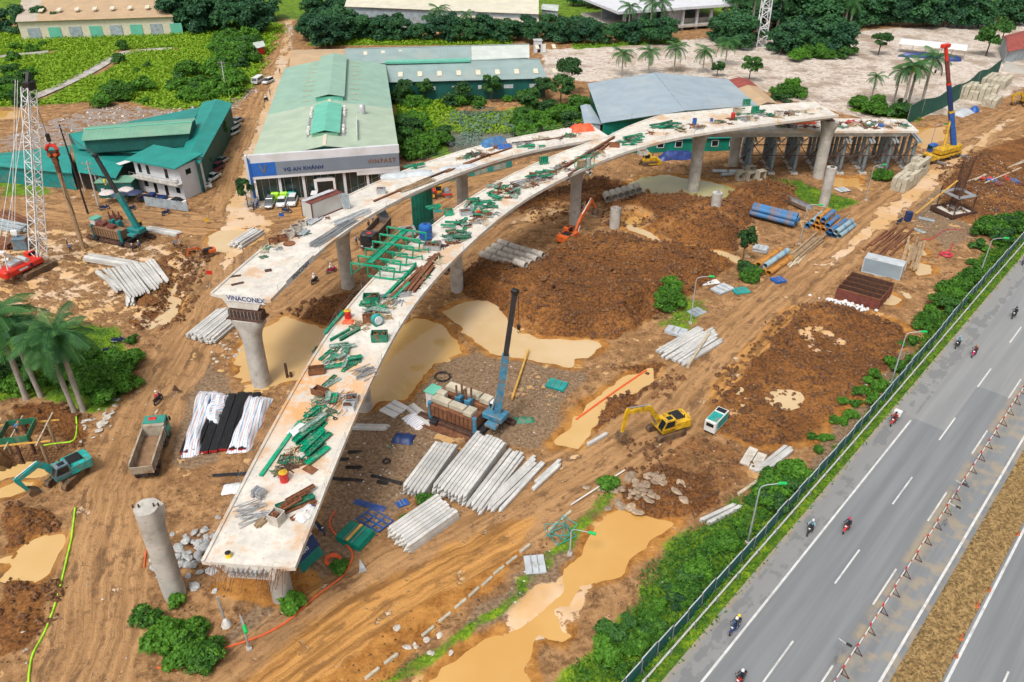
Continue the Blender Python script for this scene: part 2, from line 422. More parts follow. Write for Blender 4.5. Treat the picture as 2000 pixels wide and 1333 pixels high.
GX,GY=np.meshgrid(gx,gy)
WX=GX+1.5*(fbm(GX/2.2,GY/2.2,5,3)-.5)+1.6*(fbm(GX/7,GY/7,6,2)-.5)
WY=GY+1.5*(fbm(GX/2.2,GY/2.2,15,3)-.5)+1.6*(fbm(GX/7,GY/7,16,2)-.5)
def sdist(poly,x,y):
 """signed distance, positive inside"""
 d2=np.full(x.shape,1e9);ins=np.zeros(x.shape,bool);n=len(poly)
 for i in range(n):
  ax,ay=poly[i][:2];bx,by=poly[(i+1)%n][:2];ex,ey=bx-ax,by-ay
  t=np.clip(((x-ax)*ex+(y-ay)*ey)/max(ex*ex+ey*ey,1e-9),0,1)
  d2=np.minimum(d2,(x-ax-t*ex)**2+(y-ay-t*ey)**2)
  c=((ay>y)!=(by>y));xi=ex*(y-ay)/(ey if abs(ey)>1e-9 else 1e-9)+ax
  ins^=c&(x<xi)
 return np.where(ins,1,-1)*np.sqrt(d2)
def pmask(px,feather=1.5,warp=True,world=False,raw=False):
 poly=[(p[0],p[1])if world else tuple(G(*p)[:2])for p in px]
 x0,x1=min(p[0]for p in poly)-feather-5,max(p[0]for p in poly)+feather+5
 y0,y1=min(p[1]for p in poly)-feather-5,max(p[1]for p in poly)+feather+5
 i0,i1=np.searchsorted(gx,[x0,x1]);j0,j1=np.searchsorted(gy,[y0,y1])
 out=np.full(GX.shape,-9.0)if raw else np.zeros(GX.shape)
 if i1<=i0 or j1<=j0:return out
 X,Y=(WX,WY)if warp else(GX,GY)
 d=sdist(poly,X[j0:j1,i0:i1],Y[j0:j1,i0:i1])
 out[j0:j1,i0:i1]=d if raw else ss(d,-feather/2,feather/2)
 return out
def pline(px,hw,feather=1.5):
 """strip along a line: mask, distance along, distance across"""
 w=[G(*p)for p in px];best=np.full(GX.shape,1e9);al=np.zeros(GX.shape);ac=np.zeros(GX.shape);s=0
 for a,b in zip(w,w[1:]):
  ex,ey=b.x-a.x,b.y-a.y;L=math.hypot(ex,ey)
  t=np.clip(((GX-a.x)*ex+(GY-a.y)*ey)/(L*L),0,1)
  dx,dy=GX-a.x-t*ex,GY-a.y-t*ey;d=np.hypot(dx,dy)
  side=np.sign(ex*dy-ey*dx)
  k=d<best;best=np.where(k,d,best);al=np.where(k,s+t*L,al);ac=np.where(k,d*side,ac);s+=L
 wob=1.6*(fbm(GX/3,GY/3,77,3)-.5)
 return ss(hw+wob-best,-feather/2,feather/2),al,ac
HO=G(1718,1333);HB=G(2000,854);HD=(HB-HO).normalized();HN=Vector((HD.y,-HD.x,0));HANG=math.atan2(HD.y,HD.x)
def hw(u,w,z=0.):return HO+HD*u+HN*w+Vector((0,0,z))
HU=(GX-HO.x)*HD.x+(GY-HO.y)*HD.y;HW=(GX-HO.x)*HN.x+(GY-HO.y)*HN.y
Z=np.zeros(GX.shape)
# ---- site relief
site=pmask([(-300,1500),(-300,300),(0,330),(420,330),(520,40),(600,40),(560,330),(900,330),(1450,300),(1900,200),(2300,150),(2600,300),(1500,1040),(1100,1500)],6,False)
Z+=site*(.5*(fbm(GX/5,GY/5,1,4)-.5)+.34*(fbm(GX/1.3,GY/1.3,2,3)-.5)*fbm(GX/9,GY/9,3,2)*2)
soil_polys=[([(880,548),(945,500),(975,520),(1060,515),(1090,480),(1150,470),(1200,462),(1260,480),(1350,500),(1436,520),(1400,545),(1330,590),(1250,640),(1190,662),(1060,655),(1005,640),(960,590),(905,575)],2.3,.9),([(1170,440),(1180,400),(1250,388),(1330,384),(1395,402),(1425,395),(1420,372),(1480,345),(1560,375),(1535,408),(1475,415),(1445,470),(1440,492),(1340,478),(1270,448)],1.9,.8),([(1450,690),(1500,640),(1560,600),(1610,590),(1680,610),(1765,640),(1760,660),(1690,640),(1600,625),(1540,665),(1480,720),(1440,735)],1.5,.6),([(1745,660),(1768,655),(1735,720),(1660,800),(1625,800),(1690,740)],1.0,.5),([(1440,810),(1520,800),(1560,830),(1545,860),(1470,870)],1.3,.6),([(1190,725),(1290,715),(1335,738),(1290,775),(1200,815),(1160,845),(1175,800),(1240,768),(1285,740)],1.0,.5),([(1200,925),(1300,915),(1370,930),(1400,980),(1320,1012),(1225,998)],.9,.7),([(540,622),(600,590),(700,568),(760,580),(720,640),(650,636)],.7,.35),([(1010,400),(1090,368),(1180,350),(1235,362),(1180,392),(1110,415),(1040,445)],.9,.45),([(310,520),(350,480),(380,500),(350,560),(310,610),(270,640),(250,630)],.9,.4),([(370,510),(410,490),(400,530),(380,580),(360,630),(300,650),(340,620)],.8,.4),([(20,800),(110,790),(160,810),(165,880),(120,830),(40,820)],1.0,.4),([(0,1140),(120,1140),(100,1200),(60,1260),(0,1280)],.5,.35),([(0,1000),(70,1000),(120,1040),(60,1045),(10,1080),(0,1090)],.5,.35),([(1830,330),(1900,300),(2000,270),(2000,420),(1900,440),(1840,420)],.5,.35),([(1690,165),(1650,150),(1700,130),(1740,160)],.4,.3),]
soil=np.zeros(GX.shape)
lump=2.6*(fbm(GX/6.5,GY/5.0,31,4)-.45)+.8*(np.abs(fbm(GX/1.5,GY/1.5,33,3)-.5)*2)*(.4+1.2*fbm(GX/6,GY/6,35,2))
for px,h,lm in soil_polys:
 d=pmask(px,1,True,raw=True)
 k=ss(d,-.8,4.0);Z+=k*h*(.75+.5*fbm(GX/9,GY/9,8,2))+ss(d,-.4,.8)*lm*lump
 soil=np.maximum(soil,ss(d,-.9,.7))
 # ---- haul roads
soil=np.maximum(soil,.62*pmask([(1400,735),(1520,610),(1640,585),(1770,645),(1700,770),(1590,865),(1480,880),(1380,835)],3));soil=np.maximum(soil,.5*pmask([(1190,870),(1330,830),(1480,870),(1560,880),(1440,960),(1320,1000),(1210,990)],3))
roads=[([(120,1420),(185,1250),(200,1100),(228,960),(290,800),(350,700),(400,610),(432,540),(440,470)],4.6),([(380,1420),(560,1270),(760,1135),(960,1030),(1160,915),(1280,835),(1340,765),(1420,680),(1530,580),(1640,480),(1720,410),(1800,350),(1880,280),(2050,190)],4.6),([(-80,400),(100,410),(250,426),(420,440),(560,425),(640,415)],4.6),([(540,600),(640,520),(720,470),(830,400),(930,352),(1080,330)],5.5),([(440,480),(440,430),(455,370),(492,255),(520,180),(552,100),(566,30)],3.8),([(900,520),(1000,440),(1100,415),(1240,430)],4.0)]
trk=np.zeros(GX.shape);TA=GX*1.0;TC=GY*1.0
for px,w in roads:
 k,al,ac=pline(px,w,2.2)
 kk=k>trk;TA=np.where(kk,al,TA);TC=np.where(kk,ac,TC);trk=np.maximum(trk,k)
TCw=TC+1.6*(fbm(GX/9,GY/9,52,2)-.5);rut=fbm(TCw*1.0,TA*.07,51,3)-.5
Z=Z*(1-.7*trk)+trk*.26*rut
yard=pmask([(-60,450),(300,440),(420,500),(330,650),(150,640),(-60,600)],4)
q=GX*.62+GY*.78+4*(fbm(GX/14,GY/14,61,2));q2=GX*.9-GY*.4+5*fbm(GX/12,GY/12,62,2)
kk=yard>trk;TA=np.where(kk,GX*.78-GY*.62,TA);TC=np.where(kk,q,TC)
Z+=yard*(.5*(fbm(q*.9,(GX-GY)*.05,63,3)-.5)+.3*(fbm(q2*.8,(GX+GY)*.05,64,3)-.5))
# ---- flat ground for paved places
flat=np.maximum.reduce([pmask([(1060,95),(1330,75),(1660,55),(2000,60),(2200,160),(1900,225),(1700,240),(1560,205),(1400,150),(1150,160),(1050,150)],8,False),pmask([(470,415),(780,360),(780,320),(480,320)],3,False),pmask([(260,400),(400,405),(440,350),(470,250),(420,250),(260,340)],3,False)])
Z*=1-.85*flat
# ---- pits
def dig(px,depth,feather=1.5):
 global Z
 k=pmask(px,feather);Z=Z*(1-k)+k*-depth
dig([(0,830),(60,800),(120,815),(152,850),(140,900),(60,925),(0,930)],2.2,1.6)
# ---- ponds and puddles: hollows under level water
WATER=-.16
ponds=[('water_tan','wide muddy pond spreading under the nearer ramp',[(545,622),(640,640),(700,655),(775,640),(803,622),(826,622),(852,631),(867,636),(884,655),(898,673),(905,688),(862,690),(826,731),(801,780),(745,785),(715,800),(690,775),(640,762),(600,746),(480,742),(460,722),(470,680),(500,648)]),('water_silt','muddy pond between the piling rig and the brown spoil heap',[(857,606),(908,590),(934,585),(959,588),(982,597),(1000,630),(1012,655),(1100,660),(1170,663),(1182,675),(1150,697),(1125,705),(1122,720),(1090,722),(1050,706),(1000,698),(954,690),(923,662),(905,640),(880,620)]),('water_tan','long straight trench of muddy water beside the yellow excavator',[(1250,720),(1289,721),(1280,740),(1240,766),(1200,792),(1170,828),(1125,870),(1085,872),(1073,862),(1110,828),(1170,778),(1215,738)]),('water_ochre','big orange pond at the bottom edge beside the green hoarding',[(1200,995),(1225,1000),(1265,1003),(1318,1020),(1290,1047),(1250,1085),(1190,1130),(1140,1140),(1105,1180),(1085,1190),(1110,1240),(1090,1250),(1050,1240),(1035,1290),(1025,1380),(780,1380),(870,1295),(960,1245),(1010,1222),(1050,1195),(1100,1140),(1130,1090),(1145,1050),(1175,1015)]),('water_silt','round puddle in the orange dirt near the green hoarding',[(1498,778),(1510,762),(1535,757),(1562,763),(1576,780),(1566,797),(1540,800),(1510,796)]),('water_tan','round pond of tan water at the left edge',[(14,1100),(30,1070),(60,1053),(90,1057),(119,1053),(108,1092),(92,1122),(62,1134),(22,1128)]),('water_silt','elongated puddle in the trench beside the left yard',[(318,612),(328,585),(335,560),(345,545),(355,550),(352,575),(359,590),(350,612),(330,622)]),('water_green','pale pond around the tall pier on the far side',[(1230,357),(1258,346),(1310,341),(1355,350),(1400,358),(1445,370),(1425,385),(1412,396),(1365,392),(1310,382),(1255,381)]),('water_ochre','small ochre pond at the upper left edge',[(-30,217),(40,215),(47,228),(-30,236)]),('water_tan','shallow puddles left of the teal excavator',[(-20,958),(30,948),(60,955),(30,970),(-20,978)]),('water_ochre','ochre pond behind the third deck by the mobile crane',[(1790,252),(1850,245),(1848,270),(1810,290),(1788,280)]),('water_ochre','ochre puddle behind the short white pier',[(1628,347),(1682,346),(1676,364),(1630,362)]),('water_silt','pale puddle among the rusty beams by the grey container',[(1765,470),(1812,488),(1816,500),(1790,498),(1792,512),(1818,520),(1822,534),(1797,537),(1780,510)]),('water_silt','thin puddle beside the rusty steel bins',[(1716,578),(1740,569),(1762,580),(1745,594),(1720,592)]),('water_silt','stream of pale water winding between the spoil heaps',[(1215,440),(1250,443),(1275,455),(1300,470),(1330,482),(1380,484),(1410,488),(1444,500),(1440,510),(1400,497),(1340,494),(1310,483),(1270,464),(1230,450)]),('water_ochre','ochre puddle with lobed edges near the orange excavator',[(1215,422),(1240,418),(1262,425),(1258,438),(1238,444),(1216,436)]),('water_silt','wet junction puddle on the left haul road',[(408,462),(430,448),(470,452),(466,475),(440,492),(412,490)]),('water_silt','puddle beside the pile stack under the spoil heap corner',[(1236,618),(1262,608),(1270,615),(1255,630),(1238,634)]),('water_pond','lotus pond behind the green warehouse',[(845,225),(880,214),(1000,214),(1035,236),(1040,255),(1000,275),(960,300),(900,312),(870,290),(860,255)]),]
pond_k=np.zeros(GX.shape);pond_d=[]
for mt,lb,px in ponds:
 d=pmask(px,1,True,raw=True);k=ss(d,-1.0,1.35);k=np.where(d>-8,k,0);pond_d.append(d)
 big=ss(d,-.3,.5)
 Z=Z*(1-k)+k*(-.42+.14*(fbm(GX/2.5,GY/2.5,41,3)-.5));pond_k=np.maximum(pond_k,ss(d,-2.6,.2))
Z=np.where((HW>-15.3)&(HW<.7)&(HU<400),-.12,Z);Z=np.where((HW>3.75)&(HU<400),-.12,Z)
med=(HW>=.7)&(HW<=3.75)
Z=np.where(med,.05+.22*fbm(GX/1.0,GY/1.0,71,3)*np.clip(1-np.abs(HW-2.2)/1.7,0,1)-.5*np.exp(-((HW-2.5-.3*np.sin(HU*.3))/.28)**2),Z)
bank=(HW<=-15.3)&(HW>-18)
Z=np.where(bank,.05+.1*(fbm(GX,GY,72,3)),Z)
far=GY>300;Z=np.where(far,Z*.2,Z)
def gz(x,y):
 i=int(np.clip(np.searchsorted(gx,x)-1,0,len(gx)-2));j=int(np.clip(np.searchsorted(gy,y)-1,0,len(gy)-2))
 fx=(x-gx[i])/(gx[i+1]-gx[i]);fy=(y-gy[j])/(gy[j+1]-gy[j])
 return float((Z[j,i]*(1-fx)+Z[j,i+1]*fx)*(1-fy)+(Z[j+1,i]*(1-fx)+Z[j+1,i+1]*fx)*fy)
def gp(px,py):
 z=0.
 for _ in range(4):p=G(px,py,z);z=gz(p.x,p.y)
 return Vector((p.x,p.y,z))
def on(x,y,dz=0.):return Vector((x,y,gz(x,y)+dz))
# ---- ground cover masks (what lies there, not light)
orange=np.maximum.reduce([pmask([(1400,730),(1530,600),(1640,580),(1790,640),(1700,780),(1590,870),(1480,885),(1380,830)],3),pmask([(420,1380),(650,1180),(900,1050),(1050,1000),(1000,1110),(820,1260),(700,1380)],3),pmask([(500,1120),(620,1110),(640,1160),(520,1190),(400,1160)],2),.6*pmask([(560,330),(820,330),(760,420),(560,480)],4),.75*pond_k])
grey=np.maximum.reduce([pmask([(690,745),(830,740),(880,690),(960,690),(1090,730),(1150,730),(1075,840),(1050,880),(880,860),(760,1030),(650,1130),(600,1130),(640,960)],3),pmask([(430,1250),(520,1175),(600,1170),(560,1260),(440,1310)],2),.9*pmask([(330,760),(400,700),(450,740),(430,900),(340,910)],3),.8*pmask([(930,1180),(1100,1060),(1160,1010),(1110,1130),(1000,1230),(880,1280)],2),.8*pmask([(1800,340),(2000,270),(2000,430),(1850,490),(1780,440)],5),pmask([(1700,830),(1650,870),(1560,930),(1590,880),(1680,780),(1760,680),(1780,690)],2)])
silt=np.maximum.reduce([pmask([(512,200),(548,100),(558,35),(576,35),(572,100),(535,205)],2,False),pmask([(420,470),(450,380),(475,300),(520,190),(540,200),(500,340),(480,400),(540,440),(470,500),(430,540)],3),.95*pmask([(1560,560),(1700,420),(1800,340),(1860,300),(1990,210),(1980,240),(1880,320),(1760,430),(1660,500)],4),.8*pmask([(1000,425),(1060,408),(1150,398),(1160,410),(1060,430),(1000,445)],2),.75*pmask([(1540,640),(1610,630),(1670,670),(1620,700),(1570,690)],2),.72*yard,.9*pmask([(960,1200),(1080,1120),(1130,1090),(1170,1140),(1110,1250),(980,1270)],2),.5*pmask([(1370,740),(1500,700),(1490,800),(1400,840),(1330,900),(1230,910),(1300,820)],4),.5*trk])
conc=np.maximum.reduce([pmask([(1060,98),(1330,78),(1660,62),(1990,40),(2100,120),(1960,190),(1850,225),(1700,235),(1560,200),(1400,150),(1150,160),(1060,150)],6),.55*pmask([(470,415),(780,360),(780,320),(480,320)],3,False),.8*pmask([(120,165),(230,100),(330,96),(330,101),(236,108),(70,190)],.8,False),.8*pmask([(-20,108),(90,98),(90,108),(-20,118)],1)])
grass=np.maximum.reduce([pmask([(-200,60),(545,40),(520,100),(480,175),(430,205),(330,215),(230,195),(100,205),(-200,215)],6),pmask([(600,90),(1000,88),(1000,74),(640,72)],4),pmask([(1120,96),(1330,84),(1330,78),(1120,88)],2),ss(GY,330,350)*.9,pmask([(1640,215),(1800,240),(1760,225),(1700,205)],3),.8*pmask([(1510,345),(1560,352),(1600,370),(1690,395),(1640,410),(1560,395)],3),pmask([(900,230),(1150,200),(1140,250),(980,290),(860,310),(780,300),(770,200),(860,190)],4),.85*pmask([(1050,1380),(1230,1190),(1300,1060),(1440,985),(1560,930),(1640,870),(1760,720),(1900,520),(2000,420),(2000,470),(1500,1045),(1225,1380)],3),np.where((HW>-16)&(HW<-13.8),1.,0.),.7*pmask([(1380,1000),(1460,950),(1450,990),(1350,1040)],1.5),.6*pmask([(1270,640),(1340,580),(1390,590),(1350,650)],3),.6*pmask([(700,1333),(860,1260),(960,1190),(1100,1040),(1200,940),(1210,960),(1130,1060),(980,1210),(820,1320)],1.2),pmask([(-60,640),(230,640),(250,760),(200,800),(60,780),(-60,790)],4),pmask([(0,350),(60,350),(100,380),(0,385)],3)])
PATHS=([(60,195),(120,170),(190,135),(226,110),(232,101),(280,99),(335,97)],[(-30,116),(40,108),(95,103)])
for px in PATHS:grass*=1-pline(px,2.6,1.)[0]
rubble=np.maximum.reduce([pmask([(100,235),(200,205),(330,215),(440,190),(480,160),(500,180),(440,230),(300,235),(130,290),(0,300),(0,270)],3),.4*conc])
dry=np.where((HW>.2)&(HW<4.3),1.0,0.0)
ga=np.stack([soil,orange,grey,silt],-1).reshape(-1,4);gb=np.stack([conc,grass,trk,dry],-1).reshape(-1,4)
gt=np.stack([TA,TC,np.maximum(yard,trk),rubble],-1).reshape(-1,4)
def grid_object(name,X,Y,Zv,mat):
 h,w=X.shape;n=h*w;me=bpy.data.meshes.new(name)
 me.vertices.add(n);me.vertices.foreach_set('co',np.stack([X,Y,Zv],-1).astype(np.float32).ravel())
 idx=np.arange(n).reshape(h,w);q=np.stack([idx[:-1,:-1],idx[:-1,1:],idx[1:,1:],idx[1:,:-1]],-1).reshape(-1,4)
 m=len(q);me.loops.add(m*4);me.loops.foreach_set('vertex_index',q.astype(np.int32).ravel())
 me.polygons.add(m);me.polygons.foreach_set('loop_start',np.arange(0,m*4,4,dtype=np.int32));me.polygons.foreach_set('loop_total',np.full(m,4,np.int32))
 me.polygons.foreach_set('use_smooth',np.ones(m,bool));me.update();me.validate()
 me.materials.append(MATS[mat]);o=bpy.data.objects.new(name,me);col.objects.link(o);return o
def ground_material():
 m,t,b=nodes_of('ground_mud');MATS['ground_mud']=m
 p=geo_pos(t)
 def attr(n):
  a=nd(t,'Attribute',attribute_name=n);s=nd(t,'SeparateColor');t.links.new(a.outputs['Color'],s.inputs[0])
  return s.outputs[0],s.outputs[1],s.outputs[2],a.outputs['Alpha']
 soil,orange,grey,silt=attr('ga');conc,grass,trk,dry=attr('gb');ta,tc,tm,rub=attr('gt')
 nL=noise(t,p,.09,4,.6);nM=noise(t,p,.45,5,.62);nS=noise(t,p,2.6,4,.65,(4,9,0));nF=noise(t,p,9.,3,.7,(1,5,2))
 tw=math_(t,'ADD',tc,math_(t,'MULTIPLY',noise(t,p,.16,3),1.7))
 def streak(fa,fc,det,off):
  cv=nd(t,'CombineXYZ');t.links.new(math_(t,'MULTIPLY',ta,fa),cv.inputs[0]);t.links.new(math_(t,'MULTIPLY',tw,fc),cv.inputs[1]);cv.inputs[2].default_value=off
  return noise(t,cv.outputs[0],1.0,det,.62)
 st=streak(.07,1.15,6,0.);sw=streak(.2,.55,4,3.)
 def edge(mask,k=.55):return sstep(t,math_(t,'ADD',mask,math_(t,'MULTIPLY',math_(t,'SUBTRACT',nM,.5),2*k)),.34,.66)
 nX=noise(t,p,1.15,6,.72,(8,2,4))
 c=mixc(t,sstep(t,nM,.34,.64),(.13,.066,.028),(.37,.205,.095));c=mixc(t,math_(t,'MULTIPLY',sstep(t,nX,.5,.6),.6),c,(.50,.30,.15));c=mixc(t,math_(t,'MULTIPLY',sstep(t,nX,.46,.37),.65),c,(.075,.037,.017))
 c=mixc(t,math_(t,'MULTIPLY',sstep(t,nS,.45,.7),.7),c,(.40,.245,.13))
 c=mixc(t,math_(t,'MULTIPLY',sstep(t,nL,.42,.62),.55),c,mixc(t,nS,(.13,.075,.04),(.30,.15,.06)))
 c=mixc(t,edge(grey,.45),c,mixc(t,sstep(t,nS,.35,.65),(.145,.092,.055),(.29,.20,.125)))
 c=mixc(t,edge(orange,.4),c,mixc(t,sstep(t,nM,.35,.7),mixc(t,sstep(t,nS,.4,.65),(.20,.08,.02),(.34,.15,.042)),(.48,.24,.078)))
 sf=edge(soil,.35)
 sc=mixc(t,sstep(t,nS,.33,.68),(.06,.025,.01),(.22,.092,.03));sc=mixc(t,math_(t,'MULTIPLY',sstep(t,nL,.45,.6),.7),sc,mixc(t,sstep(t,nS,.3,.7),(.14,.055,.017),(.36,.165,.058)))
 c=mixc(t,sf,c,sc)
 tf=math_(t,'MULTIPLY',edge(trk,.35),.85)
 tcol=mixc(t,sstep(t,st,.34,.64),(.25,.136,.06),(.50,.295,.145));tcol=mixc(t,math_(t,'MULTIPLY',sstep(t,nM,.4,.7),.55),tcol,(.33,.18,.082));tcol=mixc(t,math_(t,'MULTIPLY',sstep(t,sw,.54,.62),.8),tcol,(.14,.075,.036));tcol=mixc(t,math_(t,'MULTIPLY',sstep(t,nX,.47,.36),.5),tcol,(.12,.062,.03))
 toc=mixc(t,sstep(t,st,.38,.6),(.25,.115,.034),(.60,.315,.108));toc=mixc(t,math_(t,'MULTIPLY',sstep(t,sw,.52,.62),.8),toc,mixc(t,nS,(.17,.085,.03),(.26,.13,.05)))
 tcol=mixc(t,math_(t,'MULTIPLY',sstep(t,orange,.3,.8),.85),tcol,toc)
 c=mixc(t,tf,c,tcol)
 wv=math_(t,'ADD',math_(t,'MULTIPLY',nM,.5),math_(t,'MULTIPLY',mixc(t,tm,nL,math_(t,'MULTIPLY',math_(t,'ADD',st,sw),.5)),.5))
 wf=sstep(t,math_(t,'ADD',wv,math_(t,'MULTIPLY',math_(t,'SUBTRACT',silt,.5),.36)),.57,.61)
 wf=math_(t,'MULTIPLY',wf,math_(t,'MINIMUM',math_(t,'MULTIPLY',silt,4),1.))
 wf2=math_(t,'MULTIPLY',sstep(t,wv,.575,.605),math_(t,'SUBTRACT',1.,math_(t,'MULTIPLY',sf,.85)));wf=math_(t,'MAXIMUM',wf,math_(t,'MULTIPLY',wf2,.85))
 wf=math_(t,'MULTIPLY',wf,math_(t,'SUBTRACT',1.,grass,True))
 c=mixc(t,wf,c,mixc(t,sstep(t,nL,.4,.6),(.64,.46,.31),(.58,.36,.17)))
 cf=edge(conc,.45)
 c=mixc(t,cf,c,mixc(t,sstep(t,nM,.35,.68),(.42,.33,.26),(.74,.69,.63)));c=mixc(t,math_(t,'MULTIPLY',math_(t,'MULTIPLY',cf,sstep(t,math_(t,'ADD',math_(t,'MULTIPLY',nL,.6),math_(t,'MULTIPLY',nM,.4)),.5,.56)),.8),c,mixc(t,nX,(.18,.12,.08),(.42,.33,.25)))
 rb=math_(t,'MULTIPLY',sstep(t,math_(t,'ADD',nM,math_(t,'MULTIPLY',rub,.18)),.62,.70),math_(t,'MINIMUM',math_(t,'MULTIPLY',rub,2.),1.))
 c=mixc(t,rb,c,mixc(t,sstep(t,nF,.35,.65),(.14,.10,.08),(.42,.36,.32)))
 gf=edge(grass,.55)
 c=mixc(t,gf,c,mixc(t,sstep(t,nM,.3,.7),(.045,.11,.012),mixc(t,sstep(t,nS,.4,.6),(.10,.20,.014),(.24,.32,.03))))
 c=mixc(t,dry,c,mixc(t,sstep(t,nS,.35,.65),(.16,.10,.042),(.38,.255,.115)))
 sp=sstep(t,nF,.71,.75);c=mixc(t,math_(t,'MULTIPLY',sp,.65),c,(.55,.5,.44))
 c=mixc(t,math_(t,'MULTIPLY',sstep(t,nF,.33,.27),.5),c,(.07,.04,.025))
 hs_=nd(t,'HueSaturation');hs_.inputs['Saturation'].default_value=1.06;t.links.new(c,hs_.inputs['Color']);t.links.new(hs_.outputs[0],b.inputs['Base Color'])
 wet=math_(t,'MAXIMUM',wf,math_(t,'MULTIPLY',tf,.35))
 t.links.new(math_(t,'SUBTRACT',.9,math_(t,'MULTIPLY',wet,.68)),b.inputs['Roughness'])
 b.inputs['Specular IOR Level'].default_value=.35
 h=math_(t,'ADD',math_(t,'MULTIPLY',nS,.6),math_(t,'MULTIPLY',nF,.25));h=math_(t,'ADD',h,math_(t,'MULTIPLY',math_(t,'MULTIPLY',st,tm),1.2))
 h=math_(t,'MULTIPLY',h,math_(t,'SUBTRACT',1.,wf))
 bn=nd(t,'Bump',i_Strength=.9,i_Distance=.28);t.links.new(h,bn.inputs['Height']);t.links.new(bn.outputs[0],b.inputs['Normal'])
ground_material()
ground=grid_object('ground',GX,GY,Z,'ground_mud')
for nm,data in(('ga',ga),('gb',gb),('gt',gt)):
 a=ground.data.attributes.new(nm,'FLOAT_COLOR','POINT');a.data.foreach_set('color',data.astype(np.float32).ravel())
tag(ground,kind='structure')
own=np.argmax(np.stack(pond_d),0)
for ip,((mt,lb,px),d)in enumerate(zip(ponds,pond_d)):
 low=(Z<WATER+.06)&(d>-3.4);cell=(low[:-1,:-1]|low[1:,:-1]|low[:-1,1:]|low[1:,1:]);jj,ii=np.nonzero(cell&(own[:-1,:-1]==ip))
 if not len(jj):continue
 W_=len(gx);q=np.stack([jj*W_+ii,jj*W_+ii+1,(jj+1)*W_+ii+1,(jj+1)*W_+ii],-1);uq,inv=np.unique(q.ravel(),return_inverse=True)
 c0=(float(GX.ravel()[uq].mean()),float(GY.ravel()[uq].mean()))
 me=bpy.data.meshes.new('puddle');me.from_pydata(np.stack([GX.ravel()[uq]-c0[0],GY.ravel()[uq]-c0[1],np.zeros(len(uq))],-1).tolist(),[],inv.reshape(-1,4).tolist());me.update();me.materials.append(MATS[mt])
 wat=bpy.data.objects.new('puddle',me);col.objects.link(wat);wat.location=(c0[0],c0[1],WATER-(.1 if 'lotus' in lb else 0));tag(wat,lb,kind='structure')
 # ============ HIGHWAY
def asphalt_material():
 m,t,b=nodes_of('asphalt');MATS['asphalt']=m
 p=obj_pos(t);sx=nd(t,'SeparateXYZ');t.links.new(p,sx.inputs[0]);u,w=sx.outputs[0],math_(t,'MULTIPLY',sx.outputs[1],-1.)
 cv=nd(t,'CombineXYZ');t.links.new(math_(t,'MULTIPLY',u,.03),cv.inputs[0]);t.links.new(math_(t,'MULTIPLY',w,.7),cv.inputs[1])
 s=noise(t,cv.outputs[0],1.,4,.6);n1=noise(t,p,.5,5);n2=noise(t,p,14,2)
 c=mixc(t,sstep(t,s,.3,.7),(.165,.174,.182),(.215,.222,.228));c=mixc(t,math_(t,'MULTIPLY',sstep(t,math_(t,'ABSOLUTE',math_(t,'SUBTRACT',math_(t,'FRACT',math_(t,'DIVIDE',w,1.88)),.5)),.22,.42),.16),c,(.12,.125,.13))
 old=math_(t,'MULTIPLY',sstep(t,u,40.2,40.5),math_(t,'LESS_THAN',w,-7.6))
 old=math_(t,'MAXIMUM',old,math_(t,'MULTIPLY',sstep(t,u,53.2,53.4),math_(t,'LESS_THAN',w,-3.)))
 c=mixc(t,math_(t,'MULTIPLY',old,.8),c,mixc(t,sstep(t,s,.35,.65),(.225,.23,.23),(.275,.275,.27)))
 sh=math_(t,'LESS_THAN',w,-11.3)
 stn=math_(t,'MULTIPLY',sh,sstep(t,math_(t,'ADD',math_(t,'MULTIPLY',s,.5),math_(t,'MULTIPLY',n1,.5)),.5,.54))
 c=mixc(t,math_(t,'MULTIPLY',sh,.6),c,(.25,.245,.235));c=mixc(t,math_(t,'MULTIPLY',stn,.6),c,(.14,.145,.15))
 dst=math_(t,'MULTIPLY',sstep(t,math_(t,'ABSOLUTE',math_(t,'ADD',w,3.05)),1.1,.2),sstep(t,n1,.38,.6))
 dst2=math_(t,'MULTIPLY',math_(t,'MULTIPLY',sstep(t,w,-2.9,-2.),sstep(t,w,1.2,.2)),sstep(t,n1,.45,.62))
 ed=math_(t,'MULTIPLY',sstep(t,w,-13.3,-14.2),sstep(t,n1,.35,.55))
 c=mixc(t,math_(t,'MULTIPLY',math_(t,'MAXIMUM',dst,math_(t,'MAXIMUM',math_(t,'MULTIPLY',dst2,.8),ed)),.7),c,(.36,.28,.17))
 c=mixc(t,math_(t,'MULTIPLY',sstep(t,n2,.6,.75),.25),c,(.3,.3,.3))
 t.links.new(c,b.inputs['Base Color']);b.inputs['Roughness'].default_value=.72;b.inputs['Specular IOR Level'].default_value=.35
asphalt_material()
for px in PATHS:
 m=MB();pts=smooth_path([G(*p)for p in px],4.,1)
 for i,p in enumerate(pts):
  d_=pts[min(i+1,len(pts)-1)]-pts[max(i-1,0)];n_=Vector((-d_.y,d_.x,0)).normalized()*1.9;m.v+=[tuple(p+n_+Vector((0,0,.3))),tuple(p-n_+Vector((0,0,.3)))]
 m.f=[(2*i,2*i+1,2*i+3,2*i+2)for i in range(len(pts)-1)];m.s=[True]*len(m.f);tag(m.obj('path','path_concrete'),kind='structure')
